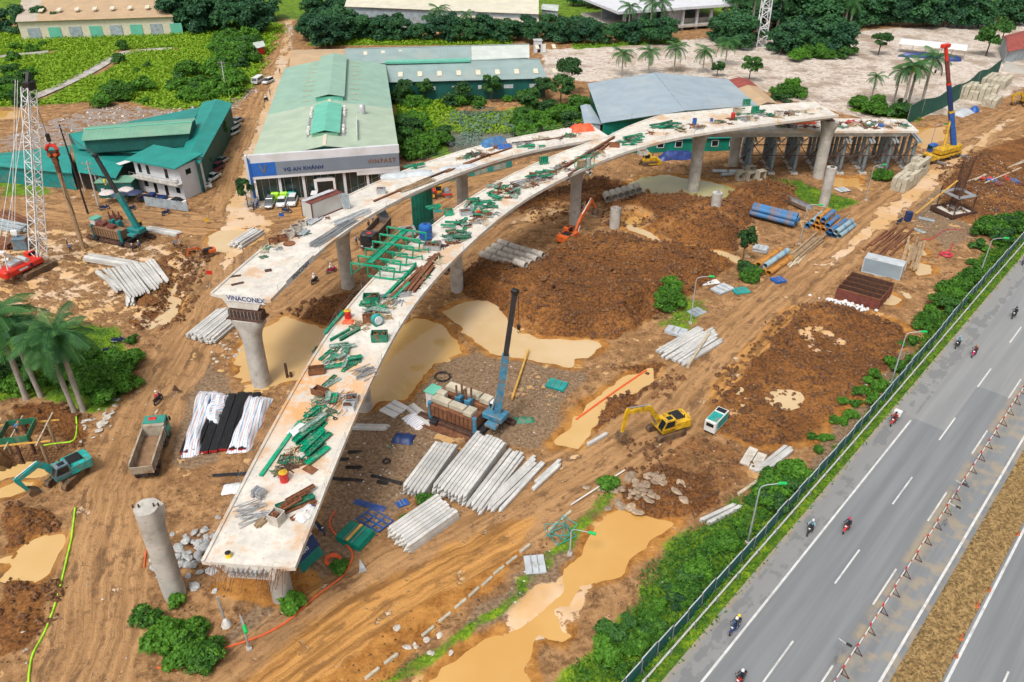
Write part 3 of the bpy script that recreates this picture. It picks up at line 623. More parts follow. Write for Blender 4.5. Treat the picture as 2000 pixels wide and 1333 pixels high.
def hwy_sheet(name,w0,w1,u0=-60,u1=200,th=.14):
 m=MB();n=26
 for i in range(n):
  a,b_=u0+(u1-u0)*i/n,u0+(u1-u0)*(i+1)/n
  m.add([(a,w,z)for w,z in((w0,-th),(w0,0),(w1,0),(w1,-th))]+[(b_,w,z)for w,z in((w0,-th),(w0,0),(w1,0),(w1,-th))],[(0,1,5,4),(1,2,6,5),(2,3,7,6)])
 m.v=[(x,-y,z)for x,y,z in m.v];m.f=[tuple(reversed(f))for f in m.f]
 return m
def hwy_obj(name,m,mat,z,parent=None):
 o=m.obj(name,mat,parent)
 if not parent:o.location=(HO.x,HO.y,z);o.rotation_euler.z=HANG;tag(o,kind='structure')
 else:o.location=(0,0,z)
 return o
roadL=hwy_obj('highway',hwy_sheet('highway',-14.1,.62),'asphalt',.0);tag(roadL,'grey carriageway with motorbikes beside the green hoarding')
roadR=hwy_obj('highway',hwy_sheet('highway',3.95,26),'asphalt',.0);tag(roadR,'empty grey carriageway beyond the dirt median')
def mark(par,u0,u1,w,wd=.2):
 m=MB();m.q((u0,-w-wd/2,0),(u1,-w-wd/2,0),(u1,-w+wd/2,0),(u0,-w+wd/2,0));hwy_obj('lane_marking',m,'paint_white',.004,par)
mark(roadL,-60,39.6,-11.47,.22);mark(roadL,-60,200,0,.24);mark(roadR,-60,200,4.28,.24)
for k in range(-3,9):
 mark(roadL,7.9+15.05*k,13.9+15.05*k,-7.5,.17);mark(roadL,7.9+15.05*k,13.9+15.05*k,-3.72,.17)
for k in range(-2,5):mark(roadR,2.8+15.05*k,8.8+15.05*k,8.0,.17)
hf=thing('hoarding_fence','long dark green sheet hoarding with pale top rail along the highway','fence',hw(0,-15.7),HANG)
pan=MB();pan.b(0,0,1.06,2.44,.03,2.0);pan.b(0,.03,.35,2.44,.03,.08);pan.b(0,.03,1.75,2.44,.03,.08)
pan_me=pan.mesh('panel','hoarding')
cap=MB();cap.b(0,0,2.05,2.46,.09,.07);cap_me=cap.mesh('top_rail','panel_pale')
pst=MB();pst.b(0,-.06,1.0,.06,.06,2.0);pst.m((0,-.08,.9),(0,-.5,.3),.035);pst_me=pst.mesh('post','steel')
for i in range(-16,48):
 wob=-.22*math.sin(i*.13)+random.uniform(-.03,.03)
 for nm,me in(('panel',pan_me),('top_rail',cap_me),('post',pst_me)):
  o=bpy.data.objects.new(nm,me);col.objects.link(o);o.parent=hf
  o.location=(i*2.46+(1.23 if nm=='post' else 0),wob,random.uniform(-.03,.03));o.rotation_euler=(random.uniform(-.03,.03),0,random.uniform(-.01,.01))
gr=thing('guardrail','weathered pale guardrail between hoarding and grass verge','guardrail',hw(0,-15.0),HANG)
seg=MB();seg.p([(0,0)],0,0)if False else None
seg.add([(x,y,z)for x in(-2,2)for y,z in((0,.45),(.08,.52),(.0,.6),(.08,.68),(0,.76),(-.03,.76),(.04,.68),(-.03,.6),(.04,.52),(-.03,.45))],[(i,(i+1)%10,10+(i+1)%10,10+i)for i in range(10)])
seg_me=seg.mesh('rail_section','white_dirty');gp_=MB();gp_.b(0,-.1,.36,.12,.14,.72);gpm=gp_.mesh('post','steel')
for i in range(-10,30):
 for nm,me,dx in(('rail_section',seg_me,0),('post',gpm,2)):
  o=bpy.data.objects.new(nm,me);col.objects.link(o);o.parent=gr;o.location=(i*4.+dx,-.1*math.sin(i*.2),0)
br=thing('barrier_rail','long red and white pipe barrier on A frame feet between the lanes','barrier',hw(0,-2.82),HANG)
stripes('rail_paint',(.42,.05,.05),(.62,.6,.58),(.62,.6,.58),0,1.5,.42,.6)
rl=MB();rl.c((-1.5,0,1.08),(1.5,0,1.08),.05,n=6);rl.c((-1.5,0,.85),(1.5,0,.85),.035,n=6);rl_me=rl.mesh('rail_section','rail_paint')
ft=MB();ft.m((0,0,0),(0,0,1.15),.07);ft.m((0,-.7,.03),(0,.1,.03),.07);ft.m((0,-.68,.05),(0,-.03,.8),.05);ft_me=ft.mesh('foot','rust_dark')
cl=MB();cl.b(0,0,1.17,.16,.16,.12);cl_me=cl.mesh('lamp','red')
for i in range(-10,36):
 for nm,me,dx in(('rail_section',rl_me,0),('foot',ft_me,1.5),('lamp',cl_me,1.5)):
  o=bpy.data.objects.new(nm,me);col.objects.link(o);o.parent=br;o.location=(i*3.+dx,random.uniform(-.05,.05),0)
for(px,py),lb in(((1632,1300),'leaning grey camera mast on the red barrier near the bottom edge'),((1858,985),'grey camera mast with two arms on the red barrier'),((1845,1030),'thin tripod mast beside the red barrier')):
 p=gp(px,py);t=thing('camera_mast',lb,'mast',(p.x,p.y,0),HANG)
 P(t,'pole','steel',('c',(0,0,0),(.15,.1,3.0),.05,.04,6));P(t,'arm','steel_light',('m',(.1,-.3,2.95),(.2,.5,2.98),.08));P(t,'camera_head','black',('B',.15,-.45,3.0,.25,.5,.16,.04))
 P(t,'brace','steel',('m',(0,0,1.2),(.6,.4,0),.05),('m',(0,0,1.2),(-.5,.4,0),.05))
cone=MB();cone.l(0,0,[(.2,.04),(.16,.1),(.1,.4),(.05,.68),(.035,.72)],10);cone_b=MB();cone_b.B(0,0,.025,.42,.42,.05,.02);cone_r=MB();cone_r.l(0,0,[(.128,.3),(.1,.45)],10,False)
for i,(px,py,lb)in enumerate([(1867,1286,'orange traffic cone nearest the bottom edge on the dirt median'),(1876,1248,'orange traffic cone second from the bottom on the median edge'),(1908,1185,'orange traffic cone in the middle of the row on the median'),(1931,1157,'orange traffic cone second from the top of the median row'),(1988,1047,'orange traffic cone farthest up the median edge')]):
 p=gp(px,py);t=thing('traffic_cone',lb,'cone',p,.3*i,'traffic cones along the median')
 o=cone.obj('cone_body','orange',t);o.rotation_euler=(.0,0,0);cone_b.obj('base','orange',t)
def lamp(px,py,h,lb,rz,head='green',group='street lamps along the site'):
 p=gp(px,py);t=thing('street_lamp',lb,'street lamp',p,rz,group)
 P(t,'pole','galv',('c',(0,0,-.2),(0,0,h),.11,.07,8));P(t,'base','concrete',('B',0,0,.1,.5,.5,.35,.04))
 P(t,'arm','galv',('t',[(0,0,h-.05),(.06,0,h+.25),(.3,0,h+.45),(.8,0,h+.55),(1.9,0,h+.62)],.05,6))
 P(t,'lamp_head','lamp_green' if head=='green' else 'steel_light',('t',[(1.8,0,h+.6),(2.0,0,h+.63),(2.35,0,h+.62),(2.6,0,h+.58)],.17,8))
 return t
M('lamp_green',(.01,.45,.1),.35,var=.1)
lamp(1460,1062,7.6,'grey street lamp with green head among the bushes by the hoarding',R(5))
lamp(1740,750,7.6,'grey street lamp with green head leaning over the middle of the hoarding',R(2))
lamp(1908,552,7.4,'grey street lamp with green head at the far end of the hoarding',R(0))
lamp(1348,632,7.4,'grey street lamp with green head beside the green bush and pallets',R(0))
lamp(1561,478,7.2,'grey street lamp beside the stack of blue pipes',R(-10))
lamp(1690,392,6.8,'grey street lamp in front of the short white pier',R(10))
lamp(1812,303,6.6,'grey street lamp by the yellow mobile crane',R(5))
lamp(487,1268,4.6,'short street lamp with green head near the bottom left bushes',R(-60))
lamp(1113,1083,3.2,'leaning lamp arm with green head over the green wire cages',R(-20))
p=gp(443,1222);t=thing('cut_post','capless grey steel post with wrapped base near the bottom left','post',p);P(t,'pole','galv',('c',(0,0,0),(-.3,.3,3.6),.12,.1,8));P(t,'base_wrap','white_dirty',('l',0,0,[(.5,0),(.45,.3),(.25,.7),(.14,.9)],9))
# ============ RAMPS
BR_=[(577,1110),(622,993),(663,890),(686,833),(717,762),(742,705),(765,660),(788,616),(840,553),(903,491),(950,447),(1000,404),(1050,374),(1097,349),(1133,335),(1168,316),(1255,283),(1357,263),(1500,243),(1638,226)]
BZ_=[9.7,9.9,10.1,10.3,10.6,10.8,11.0,11.3,11.6,12.0,12.3,12.6,12.8,13.0,13.2,13.5,14.0,14.3,14.5,14.5]
AL_=[(411,574),(500,491),(520,475),(584,432),(625,409),(704,368),(755,346),(834,316),(890,296),(1000,268),(1153,245),(1255,230),(1398,217),(1500,205),(1612,199)]
AZ_=[13.4,13.4,13.4,13.4,13.4,13.4,13.4,13.4,13.4,13.45,13.6,14.0,14.3,14.5,14.5]
Bright=smooth_path([G(x,y,z)for(x,y),z in zip(BR_,BZ_)],2.0)
Aleft=smooth_path([G(x,y,z)for(x,y),z in zip(AL_,AZ_)],2.0)
def offset(path,w):
 out=[]
 for i,p in enumerate(path):
  d=path[min(i+1,len(path)-1)]-path[max(i-1,0)];n=Vector((-d.y,d.x,0)).normalized();out.append(p+n*w)
 return out
WID=8.3
Bleft=offset(Bright,WID);Aright=offset(Aleft,-WID)
def nearest(path,p):
 k=min(range(len(path)),key=lambda i:(path[i].x-p.x)**2+(path[i].y-p.y)**2);return k,math.hypot(path[k].x-p.x,path[k].y-p.y)
jA=next(i for i,p in enumerate(Aright)if i>40 and nearest(Bleft,p)[1]<1.2)
jB=nearest(Bleft,Aright[jA])[0]
for i in range(jB,len(Bleft)):
 k,_=nearest(Aleft,Bright[i]);f=min(1,(i-jB)/6)
 q=Aleft[k];q=Vector((q.x,q.y,Bright[i].z));Bleft[i]=Bleft[i].lerp(q,f)
def deck_mesh(L,Rr,a,b,girder=True):
 m=MB();prof=[]
 for i in range(a,b):
  l,r=L[i],Rr[i];w=(r-l);wl=w.length;u=w/wl;up=Vector((0,0,1))
  g=[(0,0),(0,.16),(.28,.16),(.32,0),(wl-.32,0),(wl-.28,.16),(wl,.16),(wl,-.32),(wl-1.5,-.55),(wl*.5+2.0,-1.75),(wl*.5-2.0,-1.75),(1.5,-.55),(0,-.32)]
  m.v+=[tuple(l+u*x+up*z)for x,z in g[1:]];k=12
 n=b-a
 for i in range(n-1):
  for j in range(k):
   m.f.append((i*k+j,i*k+(j+1)%k,(i+1)*k+(j+1)%k,(i+1)*k+j));m.s.append(False)
 m.f+=[tuple(range(k)),tuple(reversed(range((n-1)*k,n*k)))];m.s+=[False,False]
 m.f=[tuple(reversed(f))for f in m.f]
 return m
rampB=thing('elevated_ramp','nearer concrete ramp deck under construction, curving from the bottom left to upper right','bridge',Bright[0]*1.0)
rampA=thing('elevated_ramp','farther concrete ramp deck with company banner, forking off to the left','bridge',Aleft[0]*1.0)
rampB.location.z=0;rampA.location.z=0
def in_parent(o,par):o.parent=par;o.matrix_parent_inverse=Matrix.Translation(-par.location);return o
dB=in_parent(deck_mesh(Bleft,Bright,0,len(Bright)).obj('deck','deck_concrete'),rampB)
AL2=[Vector((p.x,p.y,p.z-.006))for p in Aleft];AR2=[Vector((p.x,p.y,p.z-.006))for p in Aright]
dA=in_parent(deck_mesh(AL2,AR2,0,jA+2).obj('deck','deck_concrete'),rampA)
def pier(par,px,py,ztop,r,ang,flare=True,base_z=-.3,mark=None,w=1.0,fl=1.0):
 """round-ended column widening into a hammer head along direction ang"""
 p=gp(px,py);p=Vector((p.x,p.y,0));m=MB();n=20;rings=[]
 H_=ztop
 zs=[(base_z,1,1),(H_-4.0,1,1),(H_-3.0,1.08,1.02),(H_-2.0,1.3,1.06),(H_-1.2,1.65,1.12),(H_-.7,1.95,1.15),(H_,2.0,1.15)]if flare else[(base_z,1,1),(H_,1,1)]
 c,s=math.cos(ang),math.sin(ang)
 for z,ex,ey in zs:
  for i in range(n):
   a=2*math.pi*i/n;ex=1+(ex-1)*fl;x=r*ex*math.cos(a)*w;y=r*ey*math.sin(a)
   if flare:x=math.copysign(abs(math.cos(a))**.8,math.cos(a))*r*ex*w
   m.v.append((p.x+x*c-y*s,p.y+x*s+y*c,z))
 k=len(zs)
 for j in range(k-1):
  for i in range(n):m.f.append((j*n+i,j*n+(i+1)%n,(j+1)*n+(i+1)%n,(j+1)*n+i));m.s.append(True)
 m.f+=[tuple(reversed(range(n))),tuple(range((k-1)*n,k*n))];m.s+=[False,False]
 o=m.obj('pier','concrete')
 if par:in_parent(o,par)
 return o,p
def dang(path,p):
 k,_=nearest(path,p);d=path[min(k+1,len(path)-1)]-path[max(k-1,0)];return math.atan2(d.y,d.x)+math.pi/2
for px,py,zt in((712,800,8.85),(893,567,10.45),(1122,437,11.45),(1353,375,12.55),(1597,347,12.75)):
 p=gp(px,py);k,_=nearest(Bright,p);zt=Bright[k].z-1.75-.22
 pier(rampB,px,py,zt,1.0 if px<1300 else 1.15,dang(Bright,p));P(rampB,'bearing','rust_dark',('b',p.x-rampB.location.x,p.y-rampB.location.y,zt+.11,1.6,1.6,.22))
pp=(Bright[2]+Bleft[2])/2;o,p=pier(rampB,*pix(pp.x,pp.y,0),Bright[2].z-1.95,1.0,dang(Bright,pp));
for px,py in((511,750),(680,560),(905,425)):
 p=gp(px,py);k,_=nearest(Aleft,p);zt=13.4-1.75-(1.3 if px<600 else .22)
 pier(rampA,px,py,zt,1.05 if px>600 else 1.2,dang(Aleft,p))
 if px>600:P(rampA,'bearing','rust_dark',('b',p.x-rampA.location.x,p.y-rampA.location.y,zt+.11,1.6,1.6,.22))
 else:
  an=dang(Aleft,p);P(rampA,'end_block','rust_dark',('b',p.x-rampA.location.x,p.y-rampA.location.y,zt+.6,4.6,1.2,1.1,an),('b',p.x-rampA.location.x,p.y-rampA.location.y,zt+.08,4.9,2.2,.14,an))
  for k2 in range(9):P(rampA,'bracket','steel',('b',p.x-rampA.location.x+math.cos(an)*(k2-4)*.5-math.sin(an)*.68,p.y-rampA.location.y+math.sin(an)*(k2-4)*.5+math.cos(an)*.68,zt+.65,.08,.1,1.0,an))
def lone_pier(px,py,h,r,lb,flare,ang=0.,w=1.,fl=.45):
 o,p=pier(None,px,py,h,r,ang,flare,w=w,fl=fl);t=thing('bridge_pier',lb,'pier',(p.x,p.y,0));in_parent(o,t);o.name='column';return t,p
t,p=lone_pier(342,1160,11.6,1.0,'tall grey pier with oval head standing alone at bottom left',True,R(15),1.05)
for dx in(-1.1,-.6,.7,1.1):P(t,'dowel','rust_dark',('c',(dx,.1*dx,11.6),(dx,.1*dx,11.95),.09,.09,6))
for px,py,h,lb in((1200,443,4.0,'short grey pier with rebar cage on top near the concrete pipes'),(1398,402,5.4,'short grey pier in the pale pond with blue strap'),(1608,402,8.0,'short white pier with hole in its top near the third deck')):
 t,p=lone_pier(px,py,h,.98,lb,False)
 if px==1200:
  for i in range(14):P(t,'rebar','rust',('m',(.8*math.cos(i*.449),.8*math.sin(i*.449),h-.1),(.8*math.cos(i*.449),.8*math.sin(i*.449),h+1.7),.05))
  for zz in(.5,1.0,1.5):P(t,'hoop','rust',('t',[(.8*math.cos(a*.5236),.8*math.sin(a*.5236),h+zz)for a in range(13)],.025,4))
  P(t,'strap','blue',('b',1.02,.1,h-1.6,.08,.18,3.0))
 else:P(t,'cap_ring','steel' if px==1398 else 'black',('pipe',(.15,0,h-.04),(.15,0,h+.12),.42,.3,12));P(t,'dowel','blue' if px==1398 else 'rust_dark',('c',(.2,.1,h),(.25,.15,h+.5),.06,.06,6))
def railing(par,path,a,b,inset,st=3):
 m=MB();top=[]
 for i in range(a,b,st):
  p=path[i]+Vector((0,0,.1));h=random.uniform(.7,1.1);q=p+Vector((random.uniform(-.1,.1),random.uniform(-.1,.1),h));m.c(p,q,.025,.025,4);top.append(q)
 m.t(top,.015,4);m.t([p-Vector((0,0,.4))for p in top],.012,4)
 o=m.obj('guard_rail','steel');in_parent(o,par)
railing(rampB,Bright,1,len(Bright),0);railing(rampB,Bleft,1,jB-2,0);railing(rampA,Aleft,1,len(Aleft),0);railing(rampA,Aright,1,jA-3,0)
dirB=(Bright[0]-Bright[2]).normalized();wh=MB();sdB=(Bright[0]-Bleft[0]).normalized()
for i in range(46):
 f=random.uniform(.1,.9);z0=random.uniform(-1.3,-.15);p=Bleft[0].lerp(Bright[0],f)+Vector((0,0,z0 if .25<f<.75 else-.25))
 L_=random.uniform(.8,2.2);q=p+dirB*L_*.8+Vector((random.uniform(-.3,.3),0,-random.uniform(.1,.9)*L_));wh.t([p,p.lerp(q,.5)+Vector((0,0,.2)),q],.022,4)
o=in_parent(wh.obj('rebar','rust'),rampB)
an_=MB()
for k in range(8):
 for j in range(2):
  p=Bleft[0].lerp(Bright[0],.32+.05*k)+Vector((0,0,-.6-.45*j))+dirB*.1;an_.c(p,p+dirB*.25,.16,.1,8)
in_parent(an_.obj('anchor_head','steel'),rampB)
Cz=9.6
C0,C1,C2,C3=G(1300,258,Cz),G(1795,256,Cz),G(1768,233,Cz),G(1500,230,Cz)
rampC=thing('elevated_ramp','third deck on rows of steel falsework columns at the right','bridge',(C1.x,C1.y,0))
m=MB();m.z([C0,C1,C2,C3],Cz-.45,Cz);in_parent(m.obj('deck','deck_concrete'),rampC)
c01=(C1-C0).normalized();m=MB();m.z([C0+Vector((0,.9,0)),C1+Vector((-1.4,.9,0)),C2+Vector((-1.5,-1.2,0)),C3+Vector((0,-1.2,0))],Cz-1.5,Cz-.452);in_parent(m.obj('girder','concrete'),rampC)
for px,py in((1431,323),(1722,312)):pier(rampC,px,py,Cz-1.6,1.05,R(90))
for i in range(8):
 x=G(1455,290,4).x+i*5.0
 for j,dy in enumerate((C1.y+.4,C1.y+3.8,C1.y+7.2,C1.y+10.6)):
  q=MB();q.c((0,0,0),(0,0,Cz-2.3),.4,.4,10);o=q.obj('falsework_column','column_steel');in_parent(o,rampC);o.location=(x+j*.4,dy,0)
  f=MB();f.b(0,0,.2,1.5,1.5,.45);o=f.obj('footing','concrete');in_parent(o,rampC);o.location=(x+j*.4,dy,0)
 q=MB();q.m((x-.3,C1.y-1.3,Cz-2.05),(x+1.9,C1.y+13,Cz-2.05),.35,.4);q.m((x+.35,C1.y-1.3,Cz-2.05),(x+2.5,C1.y+13,Cz-2.05),.35,.4);in_parent(q.obj('cross_beam','galv'),rampC)
 if i<7:
  y=C1.y+.05
  for a_,b_ in(((x,y,.8),(x+5,y,Cz-2.8)),((x,y+.15,Cz-2.8),(x+5,y+.15,.8)),((x,y,4.2),(x+5,y,4.2)),((x,y+7,4.2),(x+5,y+7,4.2)),((x,y+7,1),(x+5,y+7,Cz-3)),((x,y,Cz-2.8),(x+.6,y+7,.8))):
   q=MB();q.m(a_,b_,.16);in_parent(q.obj('brace','rust_dark'),rampC)
def banner(p0,p1,h,lb,body,size):
 p0,p1=Vector(p0),Vector(p1);d=p1-p0;L_=d.length;rz=math.atan2(d.y,d.x)
 t=thing('banner',lb,'banner',(p0+p1)/2,rz);P(t,'cloth','white',('b',0,0,0,L_,.04,h));text_part(t,'lettering',body,size,'navy',(0,-.03,0),(R(90),0,0),.006);return t
e0,e1=Aleft[0],Aright[0];ed=(e1-e0).normalized();en=Vector((ed.y,-ed.x,0))
a_,b_=e0.lerp(e1,.27)+en*.06,e0.lerp(e1,.90)+en*.06
banner((a_.x,a_.y,13.15),(b_.x,b_.y,13.15),.95,'white banner with dark blue capitals across the end of the farther ramp','VINACONEX',.9)
k=nearest(Aright,G(600,510,13.4))[0];a_,b_=Aright[k-3],Aright[k+1];nn=Vector(((b_-a_).y,-(b_-a_).x,0)).normalized()*.12
banner((a_.x+nn.x,a_.y+nn.y,13.5),(b_.x+nn.x,b_.y+nn.y,13.5),.9,'slanting white lettered banner on the long side of the farther ramp','VINACONEX',.85)
def dB_z(x,y):return Bright[nearest(Bright,Vector((x,y,0)))[0]].z+.003
def onB(px,py):
 z=12.
 for _ in range(6):p=G(px,py,z);z=dB_z(p.x,p.y)
 return Vector((p.x,p.y,z))
def onA(px,py):
 z=13.4
 p=G(px,py,z)
 return Vector((p.x,p.y,z))
def onC(px,py):return G(px,py,Cz+.003)
# ============ BUILDINGS
corrugated('r_green',(.26,.41,.32),0,1.0,.5,.1,.05,.15,(.3,.38,.26));corrugated('r_green_pale',(.38,.46,.35),0,1.0,.55,.1,.05,.22,(.26,.36,.26))
corrugated('r_teal',(.01,.235,.20),0,.9,.5,.14,.06,.1,(.02,.17,.15));corrugated('r_sage',(.16,.33,.23),0,.9,.55,.12,.06,.2,(.25,.3,.2))
corrugated('r_grey',(.25,.33,.32),0,1.0,.5,.1,.05,.2,(.33,.33,.3));corrugated('r_blue',(.30,.37,.42),0,.8,.5,.1,.05,.2,(.4,.42,.42))
corrugated('r_tan',(.46,.32,.19),0,1.0,.7,.1,.05,.2,(.4,.25,.14));corrugated('r_fibre',(.46,.39,.31),0,1.1,.8,.12,.06,.2,(.33,.26,.2));corrugated('r_cream',(.58,.54,.43),0,1.1,.7,.1,.06,.15,(.42,.38,.3))
corrugated('r_palegrey',(.5,.54,.5),0,1.,.55,.1,.05,.2,(.4,.42,.36))
corrugated('w_green',(.006,.095,.08),0,.8,.6,.2,.05,.1,(.02,.06,.05))
def hall(name,label,cat,FL,FR,BR,BL,ze,zr,roof,wall,along='x',over=.4,cap='green_light',split=None,roof2=None,zb=0.,rp=None):
 """pitched hall: photo corners of the eaves at height ze; ridge along the front ('x') or front to back ('y')"""
 c=[G(*q,ze)for q in(FL,FR,BR,BL)]
 if along=='y':c=[c[1],c[2],c[3],c[0]]
 o=c[0];d=c[1]-c[0];rz=math.atan2(d.y,d.x);cs,sn=math.cos(-rz),math.sin(-rz)
 L=[((p.x-o.x)*cs-(p.y-o.y)*sn,(p.x-o.x)*sn+(p.y-o.y)*cs)for p in c]
 t=thing(name,label,cat,(o.x,o.y,0),rz)
 r0=((L[0][0]+L[3][0])/2,(L[0][1]+L[3][1])/2);r1=((L[1][0]+L[2][0])/2,(L[1][1]+L[2][1])/2)
 if rp:r0,r1=[((q.x-o.x)*cs-(q.y-o.y)*sn,(q.x-o.x)*sn+(q.y-o.y)*cs)for q in(G(*rp[0],zr),G(*rp[1],zr))]
 w=MB();ins=[(x+(.35 if i in(0,3)else-.35),y+(.35 if i<2 else-.35))for i,(x,y)in enumerate(L)]
 w.add([(x,y,zb)for x,y in ins]+[(x,y,ze-.05)for x,y in ins]+[(r0[0]+.35,r0[1],zr-.1),(r1[0]-.35,r1[1],zr-.1)],[(0,1,5,4),(1,2,6,9,5),(2,3,7,6),(3,0,4,8,7)])
 w.obj('wall',wall,t)
 def slope(e0,e1,ra,rb,f0,f1,mat,nm):
  def P3(a,b,f,z):return Vector((a[0]+(b[0]-a[0])*f,a[1]+(b[1]-a[1])*f,z))
  A,B_,C,D=P3(e0,e1,f0,ze),P3(e0,e1,f1,ze),P3(ra,rb,f1,zr),P3(ra,rb,f0,zr)
  out=(A-D).normalized()*over;A,B_=A+out,B_+out;dn=Vector((0,0,-.12));m=MB()
  m.add([A,B_,C,D,A+dn,B_+dn,C+dn,D+dn],[(0,1,2,3),(7,6,5,4),(0,4,5,1),(1,5,6,2),(3,7,4,0)])
  if(B_-A).cross(D-A).z<0:m.f=[tuple(reversed(f))for f in m.f]
  return m.obj('roof',mat,t)
 for e0,e1,ra,rb in((L[0],L[1],r0,r1),(L[3],L[2],r0,r1)):
  if split:slope(e0,e1,ra,rb,0,split,roof,'roof');slope(e0,e1,ra,rb,split+.0005,1,roof2,'roof')
  else:slope(e0,e1,ra,rb,0,1,roof,'roof')
 if cap:P(t,'ridge_cap',cap,('m',(r0[0],r0[1],zr+.03),(r1[0],r1[1],zr+.03),.7,.1))
 t['_']=0;del t['_']
 return t,L,r0,r1
 # --- car showroom with the long pale green hall
sh,L,r0,r1=hall('car_showroom','huge pale green roofed car showroom with blue sign band facing the ramps','showroom',(489,318),(778,297),(752,126),(557,133),8.2,10.6,'r_green_pale','w_green','y',.15,'cream',.42,'r_green')
fx0,fx1=L[0],L[3]
def fpos(f,z,out=0.):return(fx0[0]+(fx1[0]-fx0[0])*f-out,fx0[1]+(fx1[1]-fx0[1])*f,z)
def fbox(m,f0,f1,z0,z1,o0,o1):
 a,b,c,d=fpos(f0,z0,o0),fpos(f1,z0,o0),fpos(f1,z0,o1),fpos(f0,z0,o1)
 m.add([a,b,c,d]+[(q[0],q[1],z1)for q in(a,b,c,d)],[(3,2,1,0),(4,5,6,7),(0,1,5,4),(1,2,6,5),(2,3,7,6),(3,0,4,7)])
def fpart(nm,mat,*bx):
 m=MB()
 for b in bx:fbox(m,*b)
 o=m.obj(nm,mat,sh)
 bpy.context.view_layer.update();return o
Wf=math.hypot(fx1[0]-fx0[0],fx1[1]-fx0[1])
fpart('parapet','clad_white',(-.005,1.005,8.3,9.9,.2,.9));fpart('sign_band','sign_grey',(0,.835,5.6,8.3,.25,1.0));fpart('sign_panel','blue_sign',(.835,1,5.6,8.3,.25,1.0))
fpart('fascia','clad_white',(0,1,5.0,5.6,.2,.95));fpart('fascia','clad_white',(0,.3,4.2,5.0,.2,.9))
fpart('glazing','glass_teal',(.02,.98,0,5.0,-.4,-.3));fpart('glass_door','glass_dark',(.47,.58,0,3.4,-.28,.5));fpart('door_frame','white',(.455,.47,0,4.0,-.28,.6),(.58,.6,0,4.0,-.28,.6),(.4551,.5999,3.4,4.0,-.27,.59))
for f in(.02,.22,.38,.66,.82):fpart('column','white_wall',(f,f+.018,0,5.0,-.25,.35))
for i,f in enumerate(np.linspace(.05,.95,19)):fpart('mullion','steel',(f,f+.002,0,5.0,-.3,-.2))
fpart('corner_pylon','blue_sign',(1.0,1.014,1.2,9.2,.2,1.15));fpart('corner_pylon','white_wall',(1.014,1.03,0,9.9,.1,1.2),(.992,1.0139,0,1.2,.1,1.3))
fa=math.atan2(fx0[1]-fx1[1],fx0[0]-fx1[0])
def ftext(nm,s,f,z,size,mat,sp=1.):q=fpos(f,z,1.04);return text_part(sh,nm,s,size,mat,q,(R(90),0,fa),.04,'CENTER',sp)
ftext('lettering','VINFAST',.12,6.95,1.15,'rust',1.35);ftext('lettering','VG AN KHÁNH',.655,6.6,1.05,'navy',1.1)
for sx_ in(-1,1):
 m=MB();a,b,c,d=[(0,5.9),(sx_*.028,7.9),(sx_*.018,8.0),(0,6.6)],0,0,0
 vs=[fpos(.918+f,z,.06+1.0)for f,z in a]+[fpos(.918+f,z,1.02)for f,z in a]
 m.add(vs,[(0,1,2,3),(3,2,1,0),(4,5,6,7),(7,6,5,4),(0,1,5,4),(4,5,1,0),(2,3,7,6),(6,7,3,2),(1,2,6,5),(5,6,2,1)]);m.obj('emblem','silver',sh)
def ridge(f,off=0.):return(r0[0]+(r1[0]-r0[0])*f,r0[1]+(r1[1]-r0[1])*f+off)
def monitor(f0,f1,hw_,z0,h,roofm,wallm,nm='roof_monitor'):
 a,b=ridge(f0),ridge(f1);m=MB()
 m.p([(a[0],z0),(b[0],z0),(b[0],z0+h),(a[0],z0+h)],a[1]-hw_,a[1]+hw_);o=m.obj(nm,wallm,sh);o.location.y=0
 for s in(-1,1):
  q=MB();A,B_,C,D=Vector((a[0]-.3,a[1]+s*(hw_+.4),z0+h)),Vector((b[0]+.3,b[1]+s*(hw_+.4),z0+h)),Vector((b[0]+.3,b[1],z0+h+.7)),Vector((a[0]-.3,a[1],z0+h+.7));dn=Vector((0,0,-.1))
  q.add([A,B_,C,D,A+dn,B_+dn,C+dn,D+dn],[(0,1,2,3),(7,6,5,4),(0,4,5,1),(1,5,6,2),(3,7,4,0)])
  if s>0:q.f=[tuple(reversed(f))for f in q.f]
  q.obj('monitor_roof',roofm,sh)
monitor(.44,.985,3.1,9.7,1.5,'r_green','green_light');monitor(.09,.36,2.6,9.7,1.3,'green_light','green_roof')
for s in(-1,1):
 for f in(.12,.155,.28,.31,.34):
  x,y=ridge(f,s*3.6);P(sh,'air_conditioner','white_dirty',('B',x,y,10.55,.9,.5,.9,.05),('c',(x,y+s*.26,10.55),(x,y+s*.3,10.55),.32,.32,10))
 x,y=ridge(.18,s*3.6);P(sh,'unit_shelf','steel',('b',x+2.2,y,9.98,17,.8,.08))
x,y=ridge(.33,-7.4);P(sh,'water_tank','steel_light',('l',x,y,[(.75,9.2),(.8,9.4),(.8,11),(.6,11.3),(.15,11.4)],14));P(sh,'parapet','clad_white',('b',ridge(.16)[0],y+1.2,10.2,14,.12,.9))
for k in range(9):
 for s in(-1,1):x,y=ridge(.47+.06*k,s*5.2);P(sh,'roof_batten','wood_pale',('b',x,y,9.85,.15,3.2,.1))
for i,(px,py,mt,lb)in enumerate([(539,372,'lime','small lime green electric scooter stand inside the showroom front'),(556,371,'lime','bright green display stand second from the left in the showroom front'),(571,371,'teal_machine','teal display stand third from the left in the showroom front')]):
 p=gp(px,py+20);one('display_stand',mt,lb,'display',p,0,('B',0,0,1.0,1.6,.9,1.5,.2),('b',0,0,.15,1.2,.7,.3))
